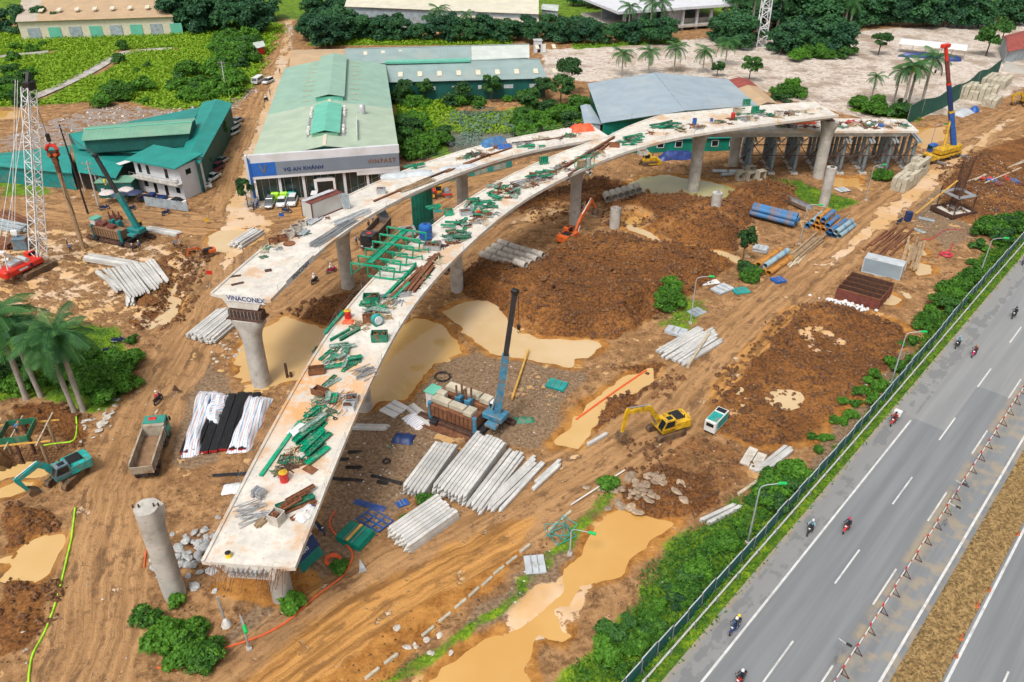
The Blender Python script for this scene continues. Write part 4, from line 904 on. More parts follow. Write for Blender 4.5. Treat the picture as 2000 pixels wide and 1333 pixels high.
for i,(px,py,lb)in enumerate([(676,372,'red fuel pump like kiosk left of the showroom bay'),(694,370,'red kiosk second from the left at the showroom bay'),(715,366,'red kiosk third from the left at the showroom bay'),(729,363,'red kiosk at the right of the showroom bay')]):
 p=gp(px,py);t=thing('charging_kiosk',lb,'kiosk',p);P(t,'cabinet','red',('B',0,0,1.,.9,.5,2.0,.06));P(t,'screen','white',('b',0,-.27,1.4,.6,.03,.5))
 # --- grey warehouse behind
hall('warehouse','tan roofed end bay of the warehouse behind the showroom','warehouse',(565,131),(673,126),(676,96),(570,98),6.5,7.6,'r_tan','w_green','x',.2,None)
wr,L,r0w,r1w=hall('warehouse','long grey roofed warehouse bay, farther of the two behind the showroom','warehouse',(674,126),(1034,112),(1033,90),(677,95),6.5,8.6,'r_grey','w_green','x',.2,'grey_roof',.68,'r_palegrey')
for k in range(12):x=6+k*5.2;P(wr,'skylight','cream',('m',(x,L[0][1]+5.4,7.55),(x,L[0][1]+7.6,8.2),1.1,.16))
wf_,L,r0w,r1w=hall('warehouse','grey green warehouse with dark green wall and cream skylights facing the lotus pond','warehouse',(757,160),(1068,152),(1040,117),(752,122),5.6,8.2,'r_grey','w_green','x',.3,'grey_roof')
for k in range(9):x=3.5+k*5.4;P(wf_,'skylight','cream',('m',(x,L[0][1]+2.2,6.28),(x,L[0][1]+4.6,6.98),1.3,.14))
P(wf_,'roof_monitor','green_light',('m',(r0w[0],r0w[1]-.8,8.4),(r0w[0]+24,r0w[1]-.8,8.4),2.6,.5))
for k in range(6):P(wf_,'window','panel_pale',('b',4.5+k*7.2,.3,3.4,2.6,.1,1.0))
# --- teal complex on the left
hall('teal_shed','long teal roofed wing with its gable along the muddy access road','shed',(355,301),(388,319),(453,201),(396,200),6.6,7.4,'r_teal','w_green','y',.3,None)
tm,L,r0t,r1t=hall('teal_shed','teal roofed main shed with a raised sage green ridge monitor','shed',(150,289),(357,303),(394,209),(133,262),5.2,6.6,'r_teal','w_green','x',.3,None)
q=[G(*c,9.0)for c in((159,274),(370,261),(382,233),(175,244))]
hall('roof_vent_house','sage green raised roof running along the teal shed','roof',(159,274),(370,260),(384,231),(172,247),8.6,9.4,'r_sage','w_green','x',.2,'green_light',zb=5.6)
hall('teal_shed','low teal roofed workshop at the left edge with blue front','shed',(-60,318),(140,337),(138,284),(-60,308),4.0,4.8,'r_teal','teal_dark','x',.3,None)
sh2,L,_,_=hall('carport','teal roofed open carport between the workshop and the white office','carport',(152,333),(225,345),(262,308),(140,283),4.2,4.9,'r_teal','black','x',.9,None)
for x in(1,5,9):P(sh2,'post','galv',('b',x,-.6,2.1,.2,.2,4.2))
P(sh2,'roof_panel','white',('m',(7,4,5.0),(8,7.5,5.12),1.6,.06))
ow=[G(*c,7.0)for c in((258,309),(348,326),(388,308),(300,297))]
d=ow[1]-ow[0];rz=math.atan2(d.y,d.x);oW,oD=d.length,6.2
off=thing('office_building','two storey white office with green roof and balcony','office',(ow[0].x,ow[0].y,0),rz)
P(off,'wall','white_wall',('b',oW/2,oD/2,3.4,oW,oD,6.8))
P(off,'roof','r_teal',('add',[(-.6,-1.3,6.85),(oW+.4,-1.3,6.85),(oW+.4,oD+.4,7.5),(-.6,oD+.4,7.5),(-.6,-1.3,7.05),(oW+.4,-1.3,7.05),(oW+.4,oD+.4,7.7),(-.6,oD+.4,7.7)],[(3,2,1,0),(4,5,6,7),(0,1,5,4),(1,2,6,5),(2,3,7,6),(3,0,4,7)]))
P(off,'balcony','concrete',('b',oW/2-.3,-.7,3.35,oW+.6,1.4,.25))
for k in range(11):P(off,'baluster','steel',('b',-.4+k*(oW+.4)/10,-1.35,3.95,.05,.05,1.0))
P(off,'handrail','steel',('b',oW/2-.2,-1.35,4.45,oW+.5,.06,.06))
for x,z,w_,h_,nm in((.12,5.1,.9,1.9,'door'),(.3,5.1,.9,1.9,'door'),(.7,5.0,.9,2.0,'door'),(.18,1.9,1.1,1.2,'window'),(.38,1.3,.9,2.2,'door'),(.62,1.3,.9,2.2,'door'),(.88,1.8,1.1,1.2,'window')):
 o=P(off,nm,'glass_dark',('b',oW*x,-.01,z,w_,.06,h_));P(o,'frame','white',('b',oW*x,.0,z,w_+.2,.05,h_+.2))
o=P(off,'window','glass_dark',('b',oW+.02,2.2,5.3,.06,1.4,1.1));P(o,'frame','white',('b',oW+.005,2.2,5.3,.05,1.6,1.3))
P(off,'air_conditioner','white_dirty',('B',oW*.9,-.35,4.0,.9,.4,.7,.05))
P(off,'stair','steel',*[('b',-.6-.3*i,-.7,3.2-.24*i,.3,1.1,.06)for i in range(13)],('m',(-.5,-.2,3.3),(-4.4,-.2,.1),.08,.25),('m',(-.5,-1.2,3.3),(-4.4,-1.2,.1),.08,.25))
# --- blue grey gabled hall at centre right
bh,L,r0b,r1b=hall('gabled_hall','pale blue grey roofed hall with a wide gable behind the ramps','hall',(1178,240),(1477,206),(1420,155),(1150,163),4.6,7.2,'r_blue','hoarding_green','y',.4,'blue_grey_roof',rp=((1340,216),(1280,142)))
hall('lean_to','brown and tan roofed lean-to on the right of the blue grey hall','shed',(1479,208),(1517,202),(1462,155),(1424,156),4.2,4.9,'r_tan','wood','y',.2,None,.66,'red_roof')
hall('lean_to','pale low annex at the left corner of the blue grey hall','shed',(1142,243),(1176,243),(1152,205),(1134,207),3.2,3.5,'r_blue','panel_grey','y',.1,None)
gh,L,_,_=hall('site_house','low green house with white windows seen under the ramps','house',(1195,274),(1432,268),(1430,255),(1195,258),3.4,4.0,'r_teal','hoarding_green','x',.3,None)
for k in range(7):o=P(gh,'window','glass_dark',('b',3+k*4.3,.3,1.9,1.4,.12,1.2));P(o,'frame','white',('b',3+k*4.3,.32,1.9,1.7,.1,1.5))
# --- far background halls
fh,L,_,_=hall('far_warehouse','wide brown fibre roofed warehouse at the top left','warehouse',(30,42),(338,32),(372,-45),(75,-40),6.5,10.5,'r_fibre','cream','x',.6,None,.13,'r_tan')
for k in range(12):P(fh,'skylight','cream',('m',(6+k*6.2,L[0][1]+9,8.0),(6+k*6.2,L[0][1]+12,8.5),1.5,.3))
for k in range(9):P(fh,'door','green_light' if k%2 else 'panel_grey',('b',5+k*7,.25,2,4.2,.2,4))
hall('far_warehouse','long cream roofed factory hall at the top centre','factory',(673,12),(1052,27),(1052,-6),(690,-16),7.5,9.5,'r_cream','panel_grey','x',.5,None)
hall('far_warehouse','lower brown grey roof in front of the cream factory hall','factory',(868,38),(1052,44),(1052,30),(862,26),5,6.2,'r_fibre','w_green','x',.3,None)
hall('small_shed','small pale roofed dark shed among trees left of the factory','shed',(657,39),(692,39),(690,28),(660,28),3.8,4.2,'r_cream','navy','x',.2,None)
hall('small_shed','small teal roofed shed among trees before the factory','shed',(735,31),(760,32),(760,20),(733,19),4,4.4,'r_teal','white_wall','x',.2,None)
hall('small_shed','grey roofed shed beside the palms at the top centre','shed',(1056,18),(1090,22),(1092,10),(1060,8),4,4.6,'r_palegrey','panel_grey','x',.2,None)
hall('small_shed','white and red shed roof among the shrubs by the access road','shed',(496,96),(518,90),(514,80),(494,84),3,3.3,'r_palegrey','red','x',.2,None)
kp=[G(*c,8)for c in((1222,24),(1420,10))];d=kp[1]-kp[0];rz=math.atan2(d.y,d.x);W_=d.length
te=thing('concrete_frame_building','unfinished white building with open bays at the top right','building',(kp[0].x,kp[0].y,0),rz)
P(te,'roof_slab','white_wall',('b',W_/2+4,18,8.2,W_+16,40,.9));P(te,'floor_slab','concrete',('b',W_/2,17,1.6,W_+4,36,.8));P(te,'core_wall','white_wall',('b',W_*.5,3,4.6,W_*.24,.5,6.3));P(te,'back_wall','panel_grey',('b',W_/2,20,4.6,W_,.5,6.2))
for k in range(8):P(te,'column','white_wall',('b',k*W_/7,.6,4,.9,.9,8))
rw=thing('retaining_wall','grey concrete retaining wall below the open bay building','wall',G(1305,58),rz);P(rw,'panel','concrete',('b',6,0,1.8,26,.5,3.6));
bb=thing('hoarding_sign','blank pale blue board among the palms at the top','sign',G(1246,62),0);P(bb,'board','panel_pale',('b',0,0,5.0,5.5,.2,4.2));P(bb,'post','steel',('b',-2,.2,2.4,.2,.2,4.8));P(bb,'post','steel',('b',2,.2,2.4,.2,.2,4.8))
ht_=thing('guard_hut','small white hut with open door at the edge of the concrete yard','hut',G(1050,102),.1);P(ht_,'wall','white_wall',('b',0,0,1.9,2.6,2.6,3.8));P(ht_,'roof','panel_pale',('b',0,0,3.95,3.0,3.0,.2));P(ht_,'door','white',('b',2.0,-1.3,1.5,1.2,.08,2.8));P(ht_,'doorway','black',('b',.3,-1.305,1.4,1.1,.05,2.6))
kk=thing('kiosk','small white kiosk with pointed brown roof by the lattice mast','kiosk',G(1457,96));P(kk,'wall','white_wall',('l',0,0,[(1.7,0),(1.7,2.8)],6));P(kk,'roof','red_roof',('l',0,0,[(2.3,2.8),(1.2,3.6),(.1,4.8)],6))
hall('gate_house','red roofed gate house at the right edge','house',(1968,100),(2040,85),(2010,58),(1955,72),4.2,6.2,'red_roof','panel_grey','x',.6,None)
cn=thing('canopy','white vaulted fabric canopy over blue tarps in the concrete yard','canopy',G(1752,104),0);a,b=G(1752,104),G(1882,118);d=b-a;cn.rotation_euler.z=math.atan2(d.y,d.x)
m=MB();n=7;Lc=d.length
for i in range(n+1):
 w=math.pi*i/n;m.v+=[(0,2.6-2.6*math.cos(w),3+1.3*math.sin(w)),(Lc,2.6-2.6*math.cos(w),3+1.3*math.sin(w))]
for i in range(n):m.f.append((2*i,2*i+1,2*i+3,2*i+2));m.s.append(True)
m.obj('vault','white',cn)
for k in range(6):P(cn,'post','steel',('b',.2+k*(Lc-.4)/5,0,1.5,.12,.12,3),('b',.2+k*(Lc-.4)/5,5.2,1.5,.12,.12,3))
for px,py,l,lb in((1795,112,14,'long blue tarpaulin heap under the white canopy'),(1862,119,5,'short blue tarpaulin heap at the right end of the white canopy')):
 p=gp(px,py);m=MB();m.l(0,0,[(1.0,0),(.95,.6),(.7,1.2),(.1,1.4)],12);m.v=[(x*l/2,y*1.4,z*(1+.2*math.sin(x*9)))for x,y,z in m.v];tag(m.obj('tarp_heap','blue_tarp',None,p,-.12),lb,'tarpaulin')
a,b,c=G(1770,243,0),G(1850,208,0),G(1948,148,0);pts=smooth_path([a,b,c],2.0,2);m=MB()
for i,p in enumerate(pts):
 h=4.6+.5*math.sin(i*.6);m.v+=[(p.x,p.y,0),(p.x+.15*math.sin(i),p.y+.1,h)]
for i in range(len(pts)-1):m.f.append((2*i,2*i+2,2*i+3,2*i+1));m.s.append(True)
nf=thing('net_fence','dark green netting fence rising along the concrete yard','fence',a);o=in_parent(m.obj('netting','green_mesh'),nf)
for p in pts[::4]:o=in_parent(P(None,'post','steel',('c',(p.x,p.y+.1,0),(p.x,p.y+.1,4.9),.06,.06,6)),nf)
def lattice(m,p0,p1,w0,w1,n,r,rd=None):
 p0,p1=Vector(p0),Vector(p1);d,a,u,L_=basis(p0,p1);rd=rd or r*.6
 def cor(i,k):f=i/n;w=(w0+(w1-w0)*f)/2;s=((-1,-1),(1,-1),(1,1),(-1,1))[k%4];return p0.lerp(p1,f)+a*s[0]*w+u*s[1]*w
 for k in range(4):m.c(cor(0,k),cor(n,k),r,r,5,False)
 for i in range(n):
  for k in range(4):
   x,y=(k,k+1)if i%2 else(k+1,k);m.c(cor(i,x),cor(i+1,y),rd,rd,4,False)
   if i%3==0:m.c(cor(i,k),cor(i,k+1),rd,rd,4,False)
lt=thing('lattice_mast','tall white lattice mast beside the palms at the top right','mast',G(1484,92));m=MB();lattice(m,(0,0,0),(0,0,34),3.2,2.2,16,.22,.14);m.obj('tower','white',lt)
for px,py,h,lb in((172,418,17.5,'tall leaning black utility pole with tangled cables by the teal workshop'),(192,402,9,'shorter utility pole with cable coils beside the carport'),(442,180,8.5,'concrete utility pole with crossarm at the end of the field'),(571,98,8,'utility pole beside the far end of the access road')):
 p=gp(px,py);t=thing('utility_pole',lb,'pole',p);P(t,'pole','black_steel' if h>9 else 'concrete',('c',(0,0,0),(-.6 if h>15 else 0,.6,h),.2,.13,8))
 P(t,'crossarm','steel',('b',-.3 if h>15 else 0,.5,h-.5,2.2,.12,.12));P(t,'crossarm','steel',('b',-.3 if h>15 else 0,.5,h-1.5,1.6,.12,.12))
 for k in range(3):P(t,'insulator','steel_light',('c',(-.9+.8*k,.5,h-.45),(-.9+.8*k,.5,h-.1),.07,.05,6))
 if h>8.8:P(t,'cable','black',*[('t',[(-.3,.5,h-1-.4*k),(2+k,0,h-3-k),(5+k*.6,-.5,h-5-k*.5)],.03,4)for k in range(4)])
fa_,fb_=gp(285,402),gp(369,414);d=fb_-fa_;gfn=thing('panel_fence','low grey sheet fence in front of the parked pickup','fence',fa_,math.atan2(d.y,d.x));n=5
for k in range(n):P(gfn,'panel','panel_grey',('b',(k+.5)*d.length/n,0,1.0,d.length/n-.08,.06,1.9));P(gfn,'post','steel',('b',k*d.length/n,.05,1.0,.08,.08,2.1))
p=gp(195,388);sb=thing('site_cabin','dark green site cabin box beside the parasols','cabin',p,.05);P(sb,'body','w_green',('b',3.4,2,1.6,7,3.6,3.2));P(sb,'roof','r_sage',('b',3.4,2,3.28,7.4,4.0,.16));P(sb,'notice','white',('b',1.0,.17,1.6,.7,.05,.9))
for px,py,mt,lb in((214,396,'umbrella_white','leftmost pale parasol of the roadside stall'),(250,390,'umbrella_white','upper pale parasol of the roadside stall'),(238,400,'umbrella_navy','dark blue parasol in front of the roadside stall'),(268,396,'umbrella_navy','rightmost dark blue parasol of the roadside stall')):
 p=gp(px,py);t=thing('parasol',lb,'parasol',p,0,'parasols of the roadside stall');P(t,'pole','steel',('c',(0,0,0),(0,0,2.5),.04,.04,6));P(t,'canopy',mt,('l',0,0,[(1.6,2.1),(1.55,2.16),(.9,2.45),(.05,2.65)],10,False))
fa_,fb_=gp(838,364),gp(1000,327);d=fb_-fa_;tf_=thing('board_fence','weathered pale teal sheet fence behind the ramps','fence',fa_,math.atan2(d.y,d.x));n=13
for k in range(n):P(tf_,'panel','grey_green' if k%3 else 'teal_panel',('b',(k+.5)*d.length/n,0,.95,d.length/n-.06,.05,1.8+.1*(k%2)))
# ============ VEGETATION
rng=np.random.default_rng(11)
def np_mesh(name,V,mat,smooth=False):
 """V: (n, k, 3) separate k-gons"""
 n,k,_=V.shape;me=bpy.data.meshes.new(name)
 me.vertices.add(n*k);me.vertices.foreach_set('co',V.astype(np.float32).ravel())
 me.loops.add(n*k);me.loops.foreach_set('vertex_index',np.arange(n*k,dtype=np.int32))
 me.polygons.add(n);me.polygons.foreach_set('loop_start',np.arange(0,n*k,k,dtype=np.int32));me.polygons.foreach_set('loop_total',np.full(n,k,np.int32))
 me.update();me.materials.append(MATS[mat]);return me
def unit(a):return a/np.maximum(np.linalg.norm(a,axis=-1,keepdims=True),1e-6)
def leaves(P_,N_,size,asp=1.5):
 n=len(P_);t=unit(np.cross(N_,rng.normal(size=(n,3))));b=np.cross(N_,t);s=(size*rng.uniform(.6,1.3,n))[:,None]
 return np.stack([P_-t*s*asp*.5,P_+b*s*.45,P_+t*s*asp*.5,P_-b*s*.45],1)
def crown(name,blobs,n,size,mat):
 w=np.array([b[3]*b[3]for b in blobs]);w=w/w.sum();out=[]
 for(x,y,z,r,sq),k in zip(blobs,(w*n).astype(int)):
  d=unit(rng.normal(size=(k,3)));d[:,2]=np.where(d[:,2]<-.35,-d[:,2],d[:,2]);rr=r*(rng.uniform(.3,1,k)**.35)*(1+.18*np.sin(d[:,0]*7+x)*np.cos(d[:,1]*6+y))
  P_=np.array([x,y,z])+d*rr[:,None]*np.array([1,1,sq]);N_=unit(d*.9+rng.normal(size=(k,3))*.55+np.array([0,0,.35]))
  out.append(leaves(P_,N_,size))
 return np_mesh(name,np.concatenate(out),mat)
def blobs(rad,h0,h1,n,br,sq=.8):
 out=[]
 for i in range(n):
  a=random.uniform(0,6.28);f=math.sqrt(random.random());z=random.uniform(h0,h1);k=1-.5*abs((z-(h0*.6+h1*.4))/(h1-h0+.01))
  out.append((math.cos(a)*f*rad*k,math.sin(a)*f*rad*k,z,br*random.uniform(.45,1.25),sq))
 return out
def trunk_mesh(h,r,n=4):
 m=MB();m.c((0,0,-.3),(.1,.05,h*.55),r,r*.75,7)
 for i in range(n):
  a=i*6.28/n+random.random();m.c((.1,.05,h*random.uniform(.4,.55)),(math.cos(a)*h*.22,math.sin(a)*h*.22,h*random.uniform(.7,.85)),r*.5,r*.2,5)
 return m.mesh('trunk','bark')
TREES=[]
for i in range(6):
 TREES.append((crown('crown',blobs(2.6+.3*i%1.2,3.6,7.2,16,1.3),3000,.42,'leaf_tree'),trunk_mesh(7,.2)))
FARS=[(crown('crown',blobs(2.9,1.0,8.0,19,1.6,.85),2600,.52,'leaf_far'),trunk_mesh(7,.22))for i in range(6)]
SHRUBS=[crown('shrub',blobs(.75,.25,.9,9,.5,.75),1050,.2,'leaf_shrub')for i in range(5)]
BUSHES=[crown('bush',blobs(1.9,.6,2.2,13,1.0,.75),2300,.3,'leaf_tree' if i==1 else 'leaf_shrub')for i in range(5)]
def tree(px,py,h,label,group,kit=None,cat='tree',name='tree',sx=1.):
 if 1462<px<1506 and 70<py<125:px+=46
 p=gp(px,py);cr,tr=random.choice(kit or TREES);s=h/8.2
 t=thing(name,label,cat,p,random.uniform(0,6.28),group);t.scale=(s*sx,s*sx,s)
 for nm,me in(('crown',cr),('trunk',tr)):
  o=bpy.data.objects.new(nm,me);col.objects.link(o);o.parent=t
 return t
def shrub(p,s,label,group,kit=None,cat='shrub',name='shrub',sz=1.):
 o=bpy.data.objects.new(name,random.choice(kit or SHRUBS));col.objects.link(o);o.location=p;o.rotation_euler.z=random.uniform(0,6.28);o.scale=(s,s,s*sz)
 return tag(o,label,cat,group)
def belt(pts,n,h,label,group,jy=6,kit=FARS,sx=1.15):
 for i in range(n):
  f=(i+random.uniform(-.3,.3))/max(1,n-1)*(len(pts)-1);f=min(max(f,0),len(pts)-1.001);k=int(f);f-=k
  tree(pts[k][0]*(1-f)+pts[k+1][0]*f,pts[k][1]*(1-f)+pts[k+1][1]*f+random.uniform(-jy,jy),h*random.uniform(.78,1.2),label,group,kit,sx=sx*random.uniform(.85,1.2))
belt([(700,78),(1000,82),(1310,86)],34,7.0,'dark green tree in the belt before the cream factory roof','trees before the factory',3)
belt([(700,72),(1000,76),(1300,78)],14,7,'dark green tree in the belt before the cream factory roof','trees before the factory',4)
belt([(345,62),(440,58),(520,62)],15,11.5,'tall dark tree beside the brown warehouse at the top left','trees at the top left',8)
belt([(345,40),(450,30),(525,36)],13,12,'tall dark tree beside the brown warehouse at the top left','trees at the top left',10)
belt([(598,80),(640,86),(690,70)],12,9,'dark tree between the access road end and the small sheds','trees by the access road end',12)
belt([(605,45),(640,40),(680,30)],7,8,'dark tree between the access road end and the small sheds','trees by the access road end',12)
belt([(-30,66),(40,68),(120,66)],7,8,'round tree in front of the brown warehouse at the left','trees before the brown warehouse',5)
belt([(125,62),(220,62),(300,58)],9,6.5,'small tree in front of the brown warehouse middle','small trees before the brown warehouse',5)
belt([(1395,84),(1450,98),(1560,105),(1650,100)],22,9,'dense green tree on the far side of the concrete yard','trees beyond the concrete yard',10)
belt([(1440,60),(1560,62),(1650,68)],14,12,'dense green tree on the far side of the concrete yard','trees beyond the concrete yard',10)
belt([(1600,46),(1750,52),(1880,55)],20,11,'dark tree in the long belt at the top right','trees at the top right',5)
belt([(1640,25),(1760,20),(1880,22)],14,11,'dark tree in the long belt at the top right','trees at the top right',8)
belt([(1120,15),(1200,20)],5,10,'dark tree between the factory and the open bay building','trees beside the factory',5)
belt([(1910,50),(1990,40)],5,9,'tree near the top right corner','trees near the top right corner',8)
for px,py,h,sx,lb in[(1112,185,10.5,1.0,'tall thin crowned tree left of the blue grey hall'),(1095,205,8,1.1,'leafy tree leaning beside the green warehouse end'),(1060,195,7,1.0,'tree against the right end of the green warehouse wall'),(1462,160,7.5,1.0,'round crowned tree behind the right edge of the blue grey hall'),(1400,150,5,1.1,'low tree among the palms behind the blue grey hall'),(1715,108,7.5,1.3,'bushy tree left of the white canopy'),(1925,110,10.5,1.0,'large round tree beside the red roofed gate house'),(1955,85,9,1.,'tree behind the red roofed gate house'),(485,405,6.2,.62,'young tree at the showroom corner beside the access road'),(440,282,5.6,.6,'thin street tree before the teal wing, farther one'),(405,340,5.4,.62,'thin street tree before the teal wing, nearer one'),(790,205,7.5,.9,'tree before the left of the dark green warehouse wall'),(828,200,6.5,.9,'second tree before the dark green warehouse wall'),(905,205,6.8,1.,'tree before the middle of the dark green warehouse wall'),(960,200,7.5,.95,'tree before the right of the dark green warehouse wall'),(1030,225,7.0,1.2,'round tree at the right bank of the lotus pond'),(1450,512,7.0,.55,'slender sapling beside the blue pipes on the green strip'),(1215,40,8,1.,'tree beside the blank blue board')]:
 tree(px,py,h,lb,None,TREES,sx=sx)
for(poly,n,s0,s1,lb,grp,kit)in[([(340,150),(485,125),(465,185),(350,205)],26,1.1,2.0,'dense green bush at the end of the field beside the access road','bushes by the access road',BUSHES),([(420,80),(515,75),(490,130),(420,125)],20,1.1,2.1,'dark bush between the field and the far access road','bushes at the far field end',BUSHES),([(0,90),(330,85),(330,140),(0,160)],11,.6,1.3,'scattered bush in the far bright green field','bushes in the far field',BUSHES),([(0,165),(60,150),(60,205),(0,210)],9,1.0,1.8,'bush at the left edge of the field','bushes at the left field edge',BUSHES),([(180,175),(300,165),(310,215),(190,212)],14,.7,1.5,'bush in the near field by the rubble','bushes near the rubble',BUSHES),([(775,235),(860,250),(870,300),(785,325)],26,.8,1.5,'thick bush between the showroom and the lotus pond','bushes beside the showroom',BUSHES),([(770,185),(1050,190),(1050,212),(775,220)],22,.7,1.3,'bush along the dark green warehouse wall','bushes along the warehouse wall',BUSHES),([(1000,230),(1140,200),(1140,245),(1010,275)],24,.8,1.5,'bush on the right bank of the lotus pond','bushes by the lotus pond',BUSHES),([(1500,110),(1660,100),(1660,118),(1500,122)],16,.8,1.5,'bush along the edge of the concrete yard','bushes at the yard edge',BUSHES),([(1500,170),(1560,165),(1570,200),(1505,205)],10,.7,1.3,'bush right of the brown lean-to','bushes by the lean-to',BUSHES),([(1665,190),(1760,210),(1775,232),(1680,225)],14,.8,1.5,'bush under the palms behind the third deck','bushes under the palms',BUSHES),([(1440,535),(1490,500),(1480,545),(1440,555)],7,.4,.8,'bush on the green strip beside the blue pipes','bushes by the blue pipes',BUSHES),([(1285,575),(1340,575),(1330,610),(1290,612)],6,.6,1.0,'round bush holding a green frame beside the lamp','bushes by the lamp',BUSHES),([(1700,335),(1735,330),(1730,355),(1705,360)],5,.5,.9,'bush beside the tan block wall','bushes by the block wall',BUSHES),([(180,720),(260,690),(240,780),(190,790)],10,.8,1.25,'dark bush under the big palms beside the haul road','bushes under the big palms',BUSHES),([(20,700),(180,690),(180,770),(30,770)],12,.8,1.2,'shaded bush behind the big palm trunks','bushes behind the big palms',BUSHES),([(315,1235),(395,1225),(410,1300),(330,1315)],9,.55,.95,'bright bush at the bottom beside the haul road','bushes at the bottom left',BUSHES),([(1480,935),(1560,925),(1560,985),(1475,1010)],10,.6,1.0,'bush between the lamp and the hoarding','bushes by the hoarding lamp',BUSHES),([(1910,445),(1990,425),(1990,470),(1905,505)],14,.7,1.2,'thick bush at the far end of the hoarding','bushes at the hoarding end',BUSHES),([(1790,640),(1880,540),(1900,560),(1830,650)],12,.5,.9,'bush along the middle of the hoarding','bushes along the hoarding middle',BUSHES),([(1100,1320),(1230,1200),(1300,1220),(1220,1330)],14,.35,.8,'low bright bush along the near hoarding','bushes along the near hoarding',BUSHES),([(1260,1200),(1390,1040),(1440,1080),(1330,1190)],15,.3,.7,'low bush on the bank between the orange pond and hoarding','bushes on the pond bank',BUSHES)]:
 w=[G(*q)for q in poly];x0,x1=min(q.x for q in w),max(q.x for q in w);y0,y1=min(q.y for q in w),max(q.y for q in w);k=0
 pl=[(q.x,q.y)for q in w];tries=0
 while k<n and tries<4000:
  tries+=1
  x,y=random.uniform(x0,x1),random.uniform(y0,y1)
  if sdist(pl,np.array([x]),np.array([y]))[0]<0:continue
  shrub(on(x,y,-.05),random.uniform(s0,s1),lb,grp,kit,'bush','bush',random.uniform(.8,1.1));k+=1
for i in range(70):
 u=random.uniform(-8,104);p=hw(u,random.uniform(-19.5,-16.6));px_,py_=pix(p.x,p.y)
 shrub(on(p.x,p.y,-.05),random.uniform(.6,1.3),'small shrub growing behind the highway hoarding','shrubs behind the hoarding')
for px,py,s,lb in[(565,1185,1.6,'green shrub in the ditch below the ramp end'),(665,1110,1.1,'small shrub beside the orange hose coil'),(260,668,1.2,'green shrub by the parked motorbike on the left bank'),(345,1180,1.0,'small shrub at the foot of the lone pier'),(290,1210,1.4,'shrub left of the bottom bush'),(1185,950,1.2,'yellow green shrub beside the rubble heap'),(1520,975,1.2,'shrub near the hoarding below the white piles'),(830,980,1.0,'shrub between the pile stacks'),(790,1020,.9,'weedy shrub left of the lower pile stack'),(620,690,.8,'weed at the foot of the farther ramp pier')]:
 shrub(gp(px,py),s,lb,None)
def frond(name,L_,droop,lw,mat,n=24):
 m=MB();pts=[]
 for i in range(n+1):
  f=i/n;pts.append(Vector((L_*(f-.18*f*f),0,L_*(.42*f-droop*f*f))))
 m.t(pts,.035,4)
 for i in range(2,n):
  d=(pts[i+1]-pts[i-1]).normalized()
  for s in(-1,1):
   l=lw*math.sin(math.pi*min(1,.12+.86*i/n))+.1;tip=pts[i]+d*l*.55+Vector((0,s*l*.8,-l*.42));w=d*L_/n*.3
   mid=pts[i].lerp(tip,.5)+Vector((0,0,.1*l));m.add([pts[i]-w,pts[i]+w,mid+w*.9,tip,mid-w*.9],[(0,1,2,4),(4,2,3)])
 return m.mesh(name,mat)
FR=[frond('frond',3.1,.68,.8,'leaf_palm'),frond('frond',3.0,.95,.75,'leaf_palm'),frond('frond',2.8,.45,.75,'leaf_palm')]
PT=MB();PT.l(0,0,[(.32,-.3),(.26,.5),(.23,2.2),(.25,4.5),(.21,7.5),(.16,9.2)],10);PTm=PT.mesh('trunk','palm_trunk')
PS=MB();PS.l(0,0,[(.17,9.1),(.2,9.5),(.14,10.4),(.06,10.9)],8);PSm=PS.mesh('crown_shaft','leaf_lime')
def palm(px,py,h,label,group=None,nf=17,lean=(0,0),fs=1.):
 p=gp(px,py);t=thing('palm_tree',label,'palm tree',p,random.uniform(0,6.28),group);s=h/10.9;t.scale=(s,s,s);t.rotation_euler=(lean[0],lean[1],t.rotation_euler.z)
 for nm,me in(('trunk',PTm),('crown_shaft',PSm)):
  o=bpy.data.objects.new(nm,me);col.objects.link(o);o.parent=t;o.scale=(min(fs,1.3),min(fs,1.3),1)
 for i in range(nf):
  o=bpy.data.objects.new('frond',FR[i%3]);col.objects.link(o);o.parent=t;o.location=(0,0,10.35+.03*i);k=i/nf
  o.rotation_euler=(random.uniform(-.2,.2),.55-1.25*k+random.uniform(-.12,.12),i*2.4+random.uniform(-.2,.2));f_=random.uniform(.85,1.12)*fs*(1.1 if h<9 else 1);o.scale=(f_,f_,f_)
palm(163,803,11.6,'big palm nearest the haul road with pale leaning trunk',None,34,(0,0),1.6);palm(146,806,11.0,'big palm with yellowish trunk second from the haul road',None,32,(.03,.02),1.6)
palm(52,780,12.2,'big palm at the left edge',None,32,(-.03,0),1.6);palm(80,775,11.2,'big palm behind the others at the left',None,28,(0,.04),1.5);palm(-15,775,12.5,'big palm cut by the left edge',None,30,(0,0),1.6)
for px,py,h,lb in[(1214,150,7.0,'short palm leftmost in the row behind the blue grey hall'),(1266,145,6.8,'short palm second in the row behind the blue grey hall'),(1316,142,7.6,'short palm third in the row behind the blue grey hall'),(1372,143,6.6,'short palm fourth in the row behind the blue grey hall'),(1416,128,7.4,'short palm at the right end of the row behind the blue grey hall')]:palm(px,py,h,lb,'palms behind the blue grey hall',20,fs=2.25)
